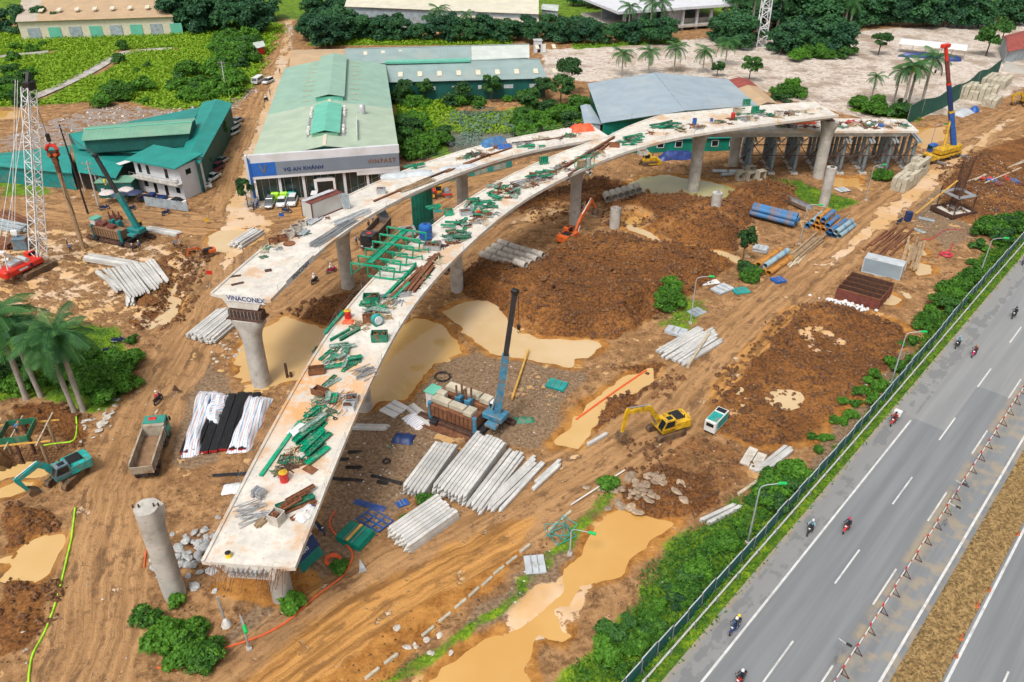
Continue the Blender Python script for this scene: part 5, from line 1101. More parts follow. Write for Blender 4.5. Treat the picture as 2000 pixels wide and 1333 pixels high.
for px,py,h,lb in[(1744,205,9.5,'leaning palm left of the four beside the concrete yard'),(1759,226,13,'second palm of the four beside the concrete yard'),(1769,220,12.4,'third palm of the four beside the concrete yard'),(1797,212,13.6,'tallest palm right of the four beside the concrete yard'),(1700,200,7,'small broad palm behind the third deck'),(1226,82,12,'tall far palm left of the blank blue board'),(1268,81,13.5,'tall far palm right of the blank blue board'),(1288,79,13,'tall far palm beside another near the retaining wall'),(1430,76,15,'tall palm left of the lattice mast'),(1464,80,16,'tall palm just left of the lattice mast'),(1515,70,15,'tall palm right of the lattice mast'),(1530,66,14,'second tall palm right of the lattice mast'),(1645,70,13,'tall palm with hanging dead fronds at the yard edge'),(1655,72,12,'tall palm beside the dead fronds at the yard edge'),(1905,50,13,'tall palm at the right end of the far tree belt'),(860,80,11,'far palm in the tree belt before the factory'),(912,80,9,'shorter far palm in the tree belt before the factory'),(1640,68,12,'palm behind the pale signboard')]:palm(px,py,h,lb,None,16,fs=1.6)
# ---- ground cover
def mask_at(mk,x,y):
 i=np.clip(np.searchsorted(gx,x)-1,0,len(gx)-2);j=np.clip(np.searchsorted(gy,y)-1,0,len(gy)-2);return mk[j,i],Z[j,i]
def scatter(mk,box,n,lo=.45):
 x=rng.uniform(box[0],box[1],n);y=rng.uniform(box[2],box[3],n);v,z=mask_at(mk,x,y);nz=fbm(x/3.5,y/3.5,91,3)
 k=(v>.06)&(v+(nz-.5)*1.1>lo+rng.uniform(-.1,.25,n));return x[k],y[k],z[k]
def weeds(name,label,mk,box,n,size,h,mat,lo=.5):
 x,y,z=scatter(mk,box,n,lo);k=len(x);P_=np.stack([x,y,z+rng.uniform(.05,1,k)**2*h],1);N_=unit(rng.normal(size=(k,3))*.6+np.array([0,0,1.]));me=np_mesh(name,leaves(P_,N_,size,1.9),mat)
 o=bpy.data.objects.new(name,me);col.objects.link(o);tag(o,label,'weeds',kind='stuff')
verge=pmask([(1050,1380),(1230,1190),(1300,1060),(1440,985),(1560,930),(1640,870),(1760,720),(1900,520),(2000,420),(2000,470),(1500,1045),(1225,1380)],3)
weeds('verge_weeds','knee high green weeds between the site and the hoarding',verge*(1-pond_k),(0,110,40,150),260000,.2,.85,'leaf_shrub',.5)
near_g=np.where(GY<200,grass,0)*(1-pond_k)
weeds('weeds','low green weeds on the site banks and verges',near_g,(-80,125,40,200),420000,.17,.35,'leaf_shrub',.55)
weeds('field_grass','bright green grass of the field behind the sheds',np.where((GY>195)&(GX<5),grass,0),(-190,5,195,330),190000,.5,.9,'leaf_field',.35)
weeds('yard_grass','grass along the tree belts at the back',np.where((GY>195)&(GX>=5),grass,0),(5,150,195,330),40000,.5,.8,'leaf_field',.45)
weeds('median_grass','dry brown grass on the median strip',np.where(med&(np.abs(HW-2.2)<1.4),1.,0.),(20,110,40,130),75000,.12,.14,'leaf_dry',.5)
lot=pmask([(870,222),(930,212),(1020,225),(1030,250),(1000,265),(975,245),(940,262),(975,290),(900,306),(880,280),(905,250),(875,240)],2)
x,y,z=scatter(lot,(-22,10,185,250),9000,.5);k=len(x);N_=unit(rng.normal(size=(k,3))*.22+np.array([0,0,1.]));P_=np.stack([x,y,np.full(k,WATER)+rng.uniform(.0,.8,k)],1)
o=bpy.data.objects.new('lotus_leaves',np_mesh('lotus_leaves',leaves(P_,N_,.55,1.0),'leaf_lotus'));col.objects.link(o);tag(o,'grey green lotus leaves crowding the pond','lotus',kind='stuff')
# ---- loose clods and stones
def lumps(name,label,mk,box,n,s0,s1,mat,lo=.4,cat='soil'):
 x,y,z=scatter(mk,box,n,lo);k=len(x);s=s0+(s1-s0)*rng.uniform(0,1,k)**3
 o6=np.array([(1,0,0),(0,1,0),(-1,0,0),(0,-1,0),(0,0,.9),(0,0,-.6)]);F_=np.array([(0,1,4),(1,2,4),(2,3,4),(3,0,4),(1,0,5),(2,1,5),(3,2,5),(0,3,5)])
 a=rng.uniform(0,6.28,k);v=o6[None]*s[:,None,None]*rng.uniform(.55,1.35,(k,6,1));c_,s_=np.cos(a)[:,None],np.sin(a)[:,None]
 v=np.stack([v[...,0]*c_-v[...,1]*s_,v[...,0]*s_+v[...,1]*c_,v[...,2]],-1)+np.stack([x,y,z+s*.25],-1)[:,None]
 me=np_mesh(name,v[:,F_].reshape(-1,3,3),mat);o=bpy.data.objects.new(name,me);col.objects.link(o);tag(o,label,cat,kind='stuff')
m,t,b=nodes_of('clod');MATS['clod']=m;pz=geo_pos(t)
t.links.new(mixc(t,sstep(t,noise(t,pz,3.5,4),.3,.7),(.05,.022,.01),mixc(t,sstep(t,noise(t,pz,.3,3),.4,.6),(.17,.075,.028),(.27,.125,.048))),b.inputs['Base Color']);b.inputs['Roughness'].default_value=.95
lumps('soil_clods','dark brown clods over the spoil heaps',np.where(GY<185,soil,0),(-80,110,40,185),95000,.05,.55,'clod',.35)
lumps('mud_clods','scattered mud lumps on the churned ground',np.where((GY<175)&(HW<-16),(1-soil)*(1-pond_k)*(1-grass)*site*(1-.75*trk),0),(-90,110,40,175),60000,.04,.16,'clod',.75)
M('chip',(.5,.45,.4),.85,var=.5,scale=.9,world_pos=True)
lumps('pebbles','scattered pale stones and scraps on the site',np.where((GY<190)&(HW<-16),np.maximum(grey*.95,site*.55)*(1-pond_k),0),(-90,120,40,190),22000,.035,.17,'chip',.75,'stones')
lumps('rubble_stones','pale rubble behind the teal sheds and on the concrete yard',np.where(GY>170,rubble*(1-.4*conc),0),(-130,170,170,300),22000,.1,.5,'chip',.55,'rubble')
def litter_mat():
 m,t,b=nodes_of('litter');MATS['litter']=m;wn=nd(t,'TexWhiteNoise');sn=nd(t,'VectorMath',operation='SNAP');sn.inputs[1].default_value=(.5,.5,9);t.links.new(geo_pos(t),sn.inputs[0]);t.links.new(sn.outputs[0],wn.inputs[0])
 rp=nd(t,'ValToRGB');rp.color_ramp.interpolation='CONSTANT';els=rp.color_ramp.elements;els[0].color=(.5,.5,.48,1);els[1].position=.35;els[1].color=(.03,.03,.03,1)
 for q,cc in((.5,(.25,.2,.14,1)),(.68,(.03,.2,.4,1)),(.76,(.02,.3,.17,1)),(.84,(.55,.1,.05,1)),(.9,(.6,.6,.58,1))):k=els.new(q);k.color=cc
 t.links.new(wn.outputs[0],rp.inputs[0]);t.links.new(rp.outputs[0],b.inputs['Base Color'])
litter_mat()
lit=np.maximum.reduce([pmask([(1010,740),(1110,740),(1120,790),(1080,830),(1000,850),(990,780)],2),pmask([(640,840),(760,820),(900,850),(780,960),(660,1000)],3),.9*pmask([(190,800),(215,800),(200,860),(170,860)],2),.9*pmask([(1270,640),(1400,560),(1420,590),(1330,660)],3),.9*pmask([(1780,420),(1990,300),(1990,420),(1850,480)],4),.9*pmask([(190,400),(330,415),(320,432),(200,420)],2),.8*pmask([(1690,700),(1740,720),(1560,930),(1540,900)],3),pmask([(1060,1010),(1150,1000),(1080,1130),(960,1220)],2)])
lumps('litter','small coloured rubbish strewn over the site',lit*(1-pond_k),(-90,120,40,190),60000,.03,.16,'litter',.75,'rubbish')
# ============ MACHINES AND VEHICLES
def hd(a,b):
 p,q=gp(*a),gp(*b);return math.atan2(q.y-p.y,q.x-p.x)
def arm_ops(pts,th,y0,y1):
 """thick bent arm in the XZ plane: pts with thickness th, extruded from y0 to y1"""
 n=len(pts);up,dn=[],[]
 for i in range(n):
  a,b=Vector(pts[max(i-1,0)]),Vector(pts[min(i+1,n-1)]);d=(b-a).normalized();nr=Vector((-d.y,d.x));h=th[i]/2
  p=Vector(pts[i]);up.append(tuple(p+nr*h));dn.append(tuple(p-nr*h))
 ops=[]
 for i in range(n-1):ops.append(('p',[dn[i],dn[i+1],up[i+1],up[i]],y0,y1))
 return ops
def track_ops(L_,h,y0,y1):
 r=h/2;pr=[(-L_/2+r+r*math.cos(a),r+r*math.sin(a))for a in[R(90+22.5*i)for i in range(9)]]+[(L_/2-r+r*math.cos(a),r+r*math.sin(a))for a in[R(-90+22.5*i)for i in range(9)]]
 return[('p',pr,y0,y1)]
def excavator(px,heading,paint,label,boom,s=1.,trk_rz=0.,cabm=None,dark='black',bucket='track_steel',cat='excavator',gear=None):
 p=gp(px[0],px[1])if len(px)==2 else Vector(px);t=thing('excavator',label,cat,p,heading);t.scale=(s,s,s)
 for sd in(-1,1):
  y=sd*1.15;o=P(t,'track','track_steel',*track_ops(4.0,.85,y-.3,y+.3));o.rotation_euler.z=trk_rz
  for k in range(9):P(o,'track_shoe','track_steel',('b',-1.55+k*.39,y,.87,.12,.62,.07))
  P(o,'sprocket','rust_dark',('c',(1.55,y-.33,.43),(1.55,y+.33,.43),.3,.3,10),('c',(-1.55,y-.33,.43),(-1.55,y+.33,.43),.3,.3,10))
 P(t,'undercarriage','track_steel',('b',0,0,.6,1.6,1.9,.5),('c',(0,0,.8),(0,0,1.1),.7,.7,14))
 P(t,'house',paint,('B',-.35,0,1.32,3.5,2.5,.5,.08),('B',-1.15,0,1.85,2.0,2.5,.75,.12),('B',.6,-.85,1.8,1.2,.75,.6,.08))
 P(t,'counterweight',paint,('z',[(-2.9+.25*(1-math.cos(a)),1.25*math.sin(a))for a in[R(-90+18*i)for i in range(11)]]+[(-2.0,1.25),(-2.0,-1.25)][::1],1.1,2.1))
 P(t,'engine_cover',dark,('B',-1.3,-.1,2.28,1.5,1.6,.14,.05),('c',(-1.9,.7,2.2),(-1.9,.7,2.7),.07,.07,8))
 cb=P(t,'cab',cabm or paint,('p',[(-.35,1.1),(1.35,1.1),(1.45,1.75),(1.0,2.75),(.8,2.9),(-.3,2.9),(-.4,2.75)],.25,1.25))
 P(cb,'windscreen','glass_dark',('p',[(1.38,1.35),(1.475,1.75),(1.04,2.72),(1.0,2.7)],.33,1.17));P(cb,'side_window','glass_dark',('p',[(-.2,1.85),(1.2,1.85),(.9,2.7),(-.2,2.7)],1.255,1.275),('p',[(-.2,1.85),(1.2,1.85),(.9,2.7),(-.2,2.7)],.225,.245));P(cb,'roof_hatch','glass_dark',('b',.3,.75,2.91,.7,.65,.03))
 b0,b1,b2,st,bk=boom
 P(t,'boom',paint,*arm_ops([b0,((b0[0]+b1[0])/2-.1,(b0[1]+b1[1])/2+.1),b1,((b1[0]+b2[0])/2,(b1[1]+b2[1])/2),b2],[.45,.65,.75,.6,.35],-.62,-.2))
 P(t,'stick',paint,*arm_ops([(b2[0]-(st[0]-b2[0])*.18,b2[1]-(st[1]-b2[1])*.18),b2,st],[.3,.55,.3],-.56,-.26))
 P(t,'hydraulic_cylinder','steel',('c',(b0[0]+.3,-.15,b0[1]-.2),((b0[0]+b1[0])/2+.2,-.15,(b0[1]+b1[1])/2-.1),.09,.06,8),('c',(b0[0]+.3,-.67,b0[1]-.2),((b0[0]+b1[0])/2+.2,-.67,(b0[1]+b1[1])/2-.1),.09,.06,8))
 P(t,'hydraulic_cylinder','steel',('c',(b1[0],-.41,b1[1]+.4),(b2[0]-(st[0]-b2[0])*.16,-.41,b2[1]-(st[1]-b2[1])*.16+.1),.1,.06,8))
 d=Vector((bk[0]-st[0],bk[1]-st[1])).normalized();n_=Vector((-d.y,d.x));S=Vector(st)
 q=[S-n_*.25,S+n_*.3,S+d*.6+n_*.75,S+d*1.15+n_*.5,S+d*1.3-n_*.1,S+d*.9-n_*.25]
 bkt=P(t,'bucket',bucket,('p',[tuple(v)for v in q][::-1],-.95,.15))
 for k in range(4):e=q[4];P(bkt,'tooth','steel',('m',(e.x,-.85+.3*k,e.y),(e.x+d.x*.2,-.85+.3*k,e.y+d.y*.2),.1))
 return t
ex=excavator((1300,846),hd((1300,846),(1217,872)),'yellow','yellow excavator digging beside the long water trench',((.9,1.5),(2.6,4.4),(5.6,4.7),(6.1,1.9),(5.7,.5)),1.02)
text_part(ex,'lettering','KOMATSU',.34,'navy',(4.0,-.63,4.55),(R(90),R(-6),0),.006)
excavator((133,936),hd((133,936),(80,962)),'teal_machine','teal excavator with folded arm beside the left pit',((.9,1.5),(2.2,3.4),(4.6,2.6),(4.0,.8),(3.3,.3)),1.0,.5,'blue_grey_machine')
excavator((1113,474),hd((1113,474),(1172,437)),'orange','orange excavator with raised arm on the brown spoil',((.9,1.5),(3.0,4.2),(6.0,6.4),(7.6,4.2),(7.3,3.0)),1.0,-.7)
excavator((405,500),hd((405,500),(363,506)),'orange','small orange excavator cleaning the left trench',((.9,1.5),(2.6,3.5),(5.2,3.4),(6.0,1.2),(5.8,.3)),.55,.1,'glass_dark')
excavator((872,527),hd((872,527),(914,540)),'blue_grey_machine','dull blue grey excavator half hidden behind the middle pier',((.9,1.5),(2.6,4.0),(5.0,4.0),(5.2,1.4),(4.8,.5)),.95)
excavator((2003,206),R(190),'yellow','yellow excavator cut by the right edge near the stacked blocks',((.9,1.5),(2.2,3.4),(4.6,2.8),(4.0,.9),(3.3,.4)),1.)
t=thing('bulldozer','yellow bulldozer parked beside the long blue tarpaulin','bulldozer',gp(1266,322),R(10))
for sd in(-1,1):P(t,'track','track_steel',*track_ops(3.4,1.0,sd*.95-.28,sd*.95+.28))
P(t,'body','yellow',('B',.7,0,1.35,1.9,1.1,.9,.08),('B',-.6,0,1.1,1.5,1.4,.7,.08));cb=P(t,'cab','yellow',('B',-.6,0,2.0,1.3,1.3,1.2,.06),('b',-.6,0,2.66,1.6,1.6,.1));P(cb,'window','glass_dark',('b',-.6,0,2.1,1.33,1.1,.8),('b',-.6,0,2.1,1.1,1.33,.8))
P(t,'blade','yellow',('p',[(2.2,.1),(2.4,.1),(2.55,1.2),(2.3,1.2),(2.15,.6)],-1.6,1.6));P(t,'push_arm','yellow',('m',(-.3,-1.3,.5),(2.3,-1.3,.5),.16),('m',(-.3,1.3,.5),(2.3,1.3,.5),.16));P(t,'exhaust','black',('c',(1.0,.3,1.7),(1.0,.3,2.6),.07,.07,8));P(t,'ripper','rust_dark',('m',(-1.5,0,.9),(-2.2,0,.3),.3))
t=thing('road_roller','red and yellow road roller on the haul road behind the green cloth','roller',gp(857,385),R(12))
P(t,'drum','steel',('c',(1.7,-1.05,.75),(1.7,1.05,.75),.75,.75,20));P(t,'drum_frame','red',('b',1.7,-1.15,.8,2.0,.14,.3),('b',1.7,1.15,.8,2.0,.14,.3),('b',.75,0,.8,.2,2.3,.4));P(t,'body','red',('B',-1.4,0,1.4,2.2,1.7,.8,.1));cb=P(t,'cab','yellow',('B',-.1,0,1.9,1.3,1.6,1.5,.06),('b',-.1,0,2.7,1.6,1.8,.1));P(cb,'window','glass_dark',('b',-.1,0,2.1,1.33,1.3,.9),('b',-.1,0,2.1,1.1,1.63,.9))
for sd in(-1,1):o=P(t,'wheel','rubber',('c',(-1.3,sd*.75,.75),(-1.3,sd*1.2,.75),.75,.75,16));P(o,'rim','yellow',('c',(-1.3,sd*1.2,.75),(-1.3,sd*1.22,.75),.4,.4,12))
def dump_truck(px,heading,cabm,bedm,label,load):
 t=thing('dump_truck',label,'truck',gp(*px),heading)
 P(t,'chassis','black_steel',('b',-.2,0,.95,8.2,.9,.35),('b',-3.9,0,.75,.2,2.2,.25))
 cb=P(t,'cab',cabm,('p',[(2.7,.7),(4.55,.7),(4.6,1.7),(4.45,2.9),(4.2,3.05),(2.7,3.05)],-1.22,1.22));P(cb,'windscreen','glass_dark',('p',[(4.61,1.75),(4.66,1.75),(4.52,2.75),(4.46,2.75)],-1.08,1.08));P(cb,'side_window','glass_dark',('b',3.75,1.23,2.25,.9,.03,.8),('b',3.75,-1.23,2.25,.9,.03,.8));P(cb,'roof_vent','red',('B',3.5,.2,3.1,.6,.9,.12,.03));P(cb,'grille','black',('b',4.6,0,1.1,.06,1.9,.5));P(cb,'bumper',cabm,('B',4.65,0,.65,.3,2.45,.4,.06))
 for sd in(-1,1):P(cb,'headlight','white',('b',4.64,sd*.95,.95,.05,.35,.2));P(cb,'mirror','black',('b',4.5,sd*1.4,2.2,.12,.2,.6))
 P(t,'bed',bedm,('b',-1.1,0,1.32,6.6,2.35,.14),('b',-1.1,1.2,2.0,6.8,.12,1.3),('b',-1.1,-1.2,2.0,6.8,.12,1.3),('b',2.25,0,2.1,.12,2.28,1.5),('b',2.55,0,2.9,.7,2.5,.1),('p',[(-4.45,1.3),(-4.35,1.3),(-4.55,2.45),(-4.65,2.45)],-1.25,1.25))
 for k in range(7):P(t,'bed_rib',bedm,('b',-4.0+k*.95,1.3,1.95,.12,.08,1.25),('b',-4.0+k*.95,-1.3,1.95,.12,.08,1.25))
 P(t,'top_rail',bedm,('b',-1.1,1.24,2.68,6.9,.2,.12),('b',-1.1,-1.24,2.68,6.9,.2,.12))
 m=MB();n=9
 for i in range(n):
  for j in range(5):m.v.append((-4.3+i*.8,-1.12+j*.56,1.42+load*(.25+.6*math.exp(-((i-6)/2.2)**2))*random.uniform(.6,1.2)))
 for i in range(n-1):
  for j in range(4):m.f.append((i*5+j,(i+1)*5+j,(i+1)*5+j+1,i*5+j+1));m.s.append(True)
 m.obj('residue','mud_dry',t)
 for x in(3.6,2.0,-2.0,-3.35):
  for sd in(-1,1):o=P(t,'wheel','rubber',('c',(x,sd*.85,.52),(x,sd*1.22,.52),.52,.52,14));P(o,'rim','rust_dark',('c',(x,sd*1.22,.52),(x,sd*1.24,.52),.28,.28,10))
 return t
M('truck_green',(.03,.26,.2),.45,var=.2,dirt=.3);M('bed_tan',(.36,.31,.24),.7,var=.2,dirt=.45,dscale=.8);M('bed_dark',(.1,.085,.075),.6,var=.25,dirt=.5,dscale=.9);M('cab_black',(.03,.03,.035),.35,var=.2,dirt=.2)
dump_truck((301,893),hd((296,925),(321,850)),'truck_green','bed_tan','muddy green tipper truck with empty tan bed on the left haul road',.35)
dump_truck((736,470),hd((756,446),(716,492)),'cab_black','bed_dark','dark tipper truck driving between the two ramps',.5)
def car_proto(suv):
 t=thing('car','x','car');h=1.62 if suv else 1.42
 b=MB();prof=[(-2.2,.35),(2.15,.35),(2.22,.62),(2.1,.8),(1.05,.92),(-1.9,.95),(-2.2,.85)];n=len(prof);ys=[-.86,-.8,.8,.86]
 for y,k in zip(ys,(.06,0,0,.06)):b.v+=[(x*(1-k*.6),y,z-(k if z>.7 else-k*.5))for x,z in prof]
 for j in range(3):
  for i in range(n):b.f.append((j*n+(i+1)%n,j*n+i,(j+1)*n+i,(j+1)*n+(i+1)%n));b.s.append(False)
 b.f+=[tuple(range(n)),tuple(reversed(range(3*n,4*n)))];b.s+=[False,False];b.obj('body','white',t)
 x0,x1,x2,x3=(-2.0,-1.7,.35,1.15)if suv else(-1.75,-.95,.25,1.15)
 def ring(x,z,w):return[(x,-w,z),(x,w,z)]
 g=MB();g.add([(x0,-.78,.92),(x3,-.78,.9),(x2,-.62,h-.05),(x1,-.62,h-.05),(x0,.78,.92),(x3,.78,.9),(x2,.62,h-.05),(x1,.62,h-.05)],[(0,1,2,3),(7,6,5,4),(1,5,6,2),(4,0,3,7),(3,2,6,7)]);g.obj('window','glass_dark',t)
 r=MB();r.B((x1+x2)/2,0,h-.01,x2-x1+.12,1.3,.09,.03);r.add([(x2,-.64,h-.05),(x3+.03,-.8,.9),(x3-.07,-.8,.9),(x2-.1,-.64,h-.05)],[(0,1,2,3),(3,2,1,0)]);r.add([(x2,.64,h-.05),(x3+.03,.8,.9),(x3-.07,.8,.9),(x2-.1,.64,h-.05)],[(0,1,2,3),(3,2,1,0)]);r.obj('roof','white',t)
 for x in(1.35,-1.35):
  for s in(-1,1):o=P(t,'wheel','rubber',('c',(x,s*.66,.33),(x,s*.88,.33),.33,.33,12));P(o,'rim','silver',('c',(x,s*.88,.33),(x,s*.895,.33),.2,.2,8))
 for s in(-1,1):P(t,'headlight','silver',('b',2.16,s*.62,.7,.1,.34,.14));P(t,'tail_light','red',('b',-2.2,s*.66,.78,.06,.25,.16))
 P(t,'number_plate','white',('b',2.23,0,.5,.02,.45,.13));return t
protos={0:car_proto(False),1:car_proto(True)};used_p=set()
def car(px,py,heading,paint,label,suv=0,group=None):
 if suv not in used_p:used_p.add(suv);c=protos[suv]
 else:c=copy_tree(protos[suv])
 relabel(c,label,group,gp(px,py),heading);recolor(c,'body',paint);recolor(c,'roof',paint);return c
fh_=R(-85)
for a in[(528,402,fh_,'silver','silver hatchback parked leftmost before the showroom',1),(551,400,fh_,'white','white car parked second from the left before the showroom',0),(572,398,fh_,'white','white car parked third from the left before the showroom',1),(615,394,fh_,'white','white car parked beside the container before the showroom',1),(393,370,R(25)+math.pi,'white','white sedan parked at the corner of the white office',0),(416,352,R(-105),'white','white car nose to the camera just behind the corner sedan',0),(424,333,R(-105),'maroon','dark red car parked before the teal wing',1),(432,320,R(-108),'silver','silver white car behind the dark red one',0),(454,265,R(-110),'white','white car nearest in the roadside row by the teal wing end',1),(458,251,R(-110),'white','white car in the middle of the roadside row by the teal wing end',0),(463,241,R(-110),'silver','pale car farthest in the roadside row by the teal wing end',0),(344,400,R(160),'white','white car with black roof behind the grey sheet fence',0),(524,163,R(-110),'white','white car far up the muddy access road',1),(747,425,R(-65),'cab_black','black car following the dark tipper truck',1),(236,352,R(20),'silver','silver car under the teal carport',1),(256,350,R(20),'cab_black','black car at the edge of the teal carport',0)]:
 c=car(*a)
 if 'black roof' in a[4]:recolor(c,'roof','black')
pk=thing('pickup_truck','blue pickup parked behind the grey sheet fence','pickup',gp(302,394),R(170));P(pk,'body','navy',('B',1.4,0,.8,2.6,1.8,.7,.12),('B',-1.5,0,.65,2.4,1.8,.4,.06),('b',-1.5,.85,1.0,2.4,.1,.4),('b',-1.5,-.85,1.0,2.4,.1,.4),('b',-2.65,0,1.0,.1,1.8,.4));cb=P(pk,'cab','navy',('p',[(-.4,1.1),(1.7,1.1),(.9,1.75),(-.3,1.75)],-.78,.78));P(cb,'window','glass_dark',('p',[(-.3,1.2),(1.45,1.2),(.85,1.65),(-.25,1.65)],-.8,.8))
for x in(1.7,-1.6):
 for s in(-1,1):P(pk,'wheel','rubber',('c',(x,s*.7,.38),(x,s*.93,.38),.38,.38,12))
vn=thing('van','white van coming down the muddy access road','van',gp(504,163),R(-100));P(vn,'body','white',('p',[(-2.4,.4),(2.3,.4),(2.4,1.0),(1.7,2.0),(-2.4,2.0)],-.9,.9));P(vn,'windscreen','glass_dark',('p',[(2.3,1.2),(2.36,1.12),(1.8,1.9),(1.7,1.9)],-.8,.8));P(vn,'side_window','glass_dark',('b',-.2,.91,1.5,3.2,.03,.5),('b',-.2,-.91,1.5,3.2,.03,.5))
for x in(1.5,-1.5):
 for s in(-1,1):P(vn,'wheel','rubber',('c',(x,s*.7,.35),(x,s*.93,.35),.35,.35,12))
 # ------------ people: one skinned surface per pose
def skin_body(name,verts,edges,radii):
 me=bpy.data.meshes.new(name);me.from_pydata(verts,edges,[]);o=bpy.data.objects.new(name,me);col.objects.link(o)
 md=o.modifiers.new('s','SKIN');md.use_smooth_shade=True
 for i,r in enumerate(radii):me.skin_vertices[0].data[i].radius=(r,r)
 me.skin_vertices[0].data[0].use_root=True
 sb_=o.modifiers.new('d','SUBSURF');sb_.levels=1;sb_.render_levels=1
 dg=bpy.context.evaluated_depsgraph_get();out=bpy.data.meshes.new_from_object(o.evaluated_get(dg));bpy.data.objects.remove(o)
 return out
def person_mesh(name,pose):
 V=pose;E=[(0,1),(1,2),(2,3),(3,4),(4,5),(2,6),(6,7),(7,8),(8,9),(2,10),(10,11),(11,12),(12,13),(0,14),(14,15),(15,16),(16,17),(0,18),(18,19),(19,20),(20,21)]
 rad=[.13,.12,.14,.06,.095,.07]+[.065,.048,.036,.04]*2+[.09,.065,.045,.045]*2
 me=skin_body(name,V,E,rad);me.materials.clear()
 for k in('cloth_blue','cloth_dark','skin'):me.materials.append(MATS[k])
 pel=V[0]
 for p in me.polygons:
  c=p.center;dl=[(c-Vector(V[i])).length for i in range(22)];k=dl.index(min(dl));p.material_index=2 if k in(3,4,5,8,9,12,13)else(1 if k in(0,14,15,16,17,18,19,20,21)else 0);p.use_smooth=True
 return me
STAND=[(0,0,.95),(0,0,1.12),(.01,0,1.33),(.02,0,1.5),(.05,0,1.62),(.05,0,1.72),(0,.19,1.4),(.03,.25,1.12),(.15,.22,.92),(.2,.21,.85),(0,-.19,1.4),(-.02,-.26,1.12),(.06,-.26,.88),(.08,-.26,.8),(0,.1,.88),(.06,.12,.48),(.0,.12,.08),(.15,.14,.05),(0,-.1,.88),(-.03,-.12,.48),(-.12,-.12,.08),(.03,-.14,.05)]
BEND=[(-.15,0,.88),(-.02,0,1.02),(.18,0,1.15),(.32,0,1.22),(.42,0,1.25),(.5,0,1.28),(.2,.19,1.14),(.35,.22,.9),(.48,.16,.72),(.52,.14,.66),(.2,-.19,1.14),(.33,-.22,.9),(.45,-.16,.7),(.5,-.14,.64),(-.15,.11,.82),(.05,.14,.46),(-.08,.14,.08),(.08,.16,.05),(-.15,-.11,.82),(.02,-.14,.46),(-.12,-.14,.08),(.04,-.16,.05)]
RIDE=[(-.28,0,.84),(-.24,0,1.0),(-.14,0,1.22),(-.08,0,1.37),(-.03,0,1.49),(-.03,0,1.6),(-.12,.19,1.28),(.12,.28,1.1),(.36,.3,1.06),(.42,.29,1.05),(-.12,-.19,1.28),(.12,-.28,1.1),(.36,-.3,1.06),(.42,-.29,1.05),(-.22,.13,.8),(.2,.24,.74),(.1,.2,.36),(.24,.2,.32),(-.22,-.13,.8),(.2,-.24,.74),(.1,-.2,.36),(.24,-.2,.32)]
PM={'stand':person_mesh('body',STAND),'bend':person_mesh('body',BEND),'ride':person_mesh('body',RIDE)}
HC={'stand':(.05,0,1.66),'bend':(.46,0,1.28),'ride':(-.03,0,1.54)}
HLM={}
def person(p,heading,pose,label,shirt,trousers='cloth_dark',helmet='white',s=1.):
 t=thing('person',label,'person',p,heading);t.scale=(s,s,s);o=bpy.data.objects.new('body',PM[pose]);col.objects.link(o);o.parent=t
 for i,k in((0,shirt),(1,trousers)):o.material_slots[i].link='OBJECT';o.material_slots[i].material=MATS[k]
 x,y,z=HC[pose];P(t,'helmet',helmet,('l',x,y,[(.135,z),(.14,z+.04),(.12,z+.11),(.06,z+.16),(.01,z+.17)],10),('b',x+.12,y,z+.02,.1,.18,.02));return t
def bike_proto():
 t=thing('motorbike','x','motorbike')
 for x,nm in((.62,'front'),(-.6,'rear')):
  o=P(t,'wheel','rubber',('c',(x,-.055,.29),(x,.055,.29),.29,.29,14));P(o,'rim','steel',('c',(x,-.06,.29),(x,.06,.29),.17,.17,10))
 P(t,'body','red',('p',[(-.75,.6),(-.3,.42),(.2,.36),(.3,.5),(.52,.55),(.62,.95),(.48,1.0),(.3,.62),(-.1,.7),(-.75,.78)],-.13,.13));P(t,'fender','red',('p',[(.4,.5),(.85,.5),(.78,.64),(.5,.68)],-.09,.09))
 P(t,'seat','black',('B',-.3,0,.79,.85,.26,.1,.03));P(t,'fork','steel',('m',(.62,0,.3),(.5,0,.95),.1,.06));P(t,'handlebar','black',('t',[(.38,-.34,1.04),(.5,-.12,1.02),(.5,.12,1.02),(.38,.34,1.04)],.02,5));P(t,'headlight','white',('B',.6,0,.93,.08,.2,.14,.02));P(t,'exhaust','steel',('c',(-.1,-.17,.3),(-.8,-.17,.42),.05,.06,8));P(t,'engine','black_steel',('B',.05,0,.4,.5,.22,.25,.04))
 for s in(-1,1):P(t,'mirror','black',('m',(.42,s*.25,1.03),(.4,s*.32,1.22),.02),('b',.4,s*.33,1.24,.02,.12,.08))
 return t
bp_=bike_proto();bike_n=[0]
def bike(p,heading,paint,label,rider=None,group=None):
 b=bp_ if bike_n[0]==0 else copy_tree(bp_);bike_n[0]+=1;relabel(b,label,group,p,heading);recolor(b,'body',paint);recolor(b,'fender',paint);b.scale=(1.12,)*3
 if rider:person(p,heading,'ride',*rider,s=1.12)
 return b
def hp(px,py):p=G(px,py);return Vector((p.x,p.y,0))
hb=HANG+math.pi
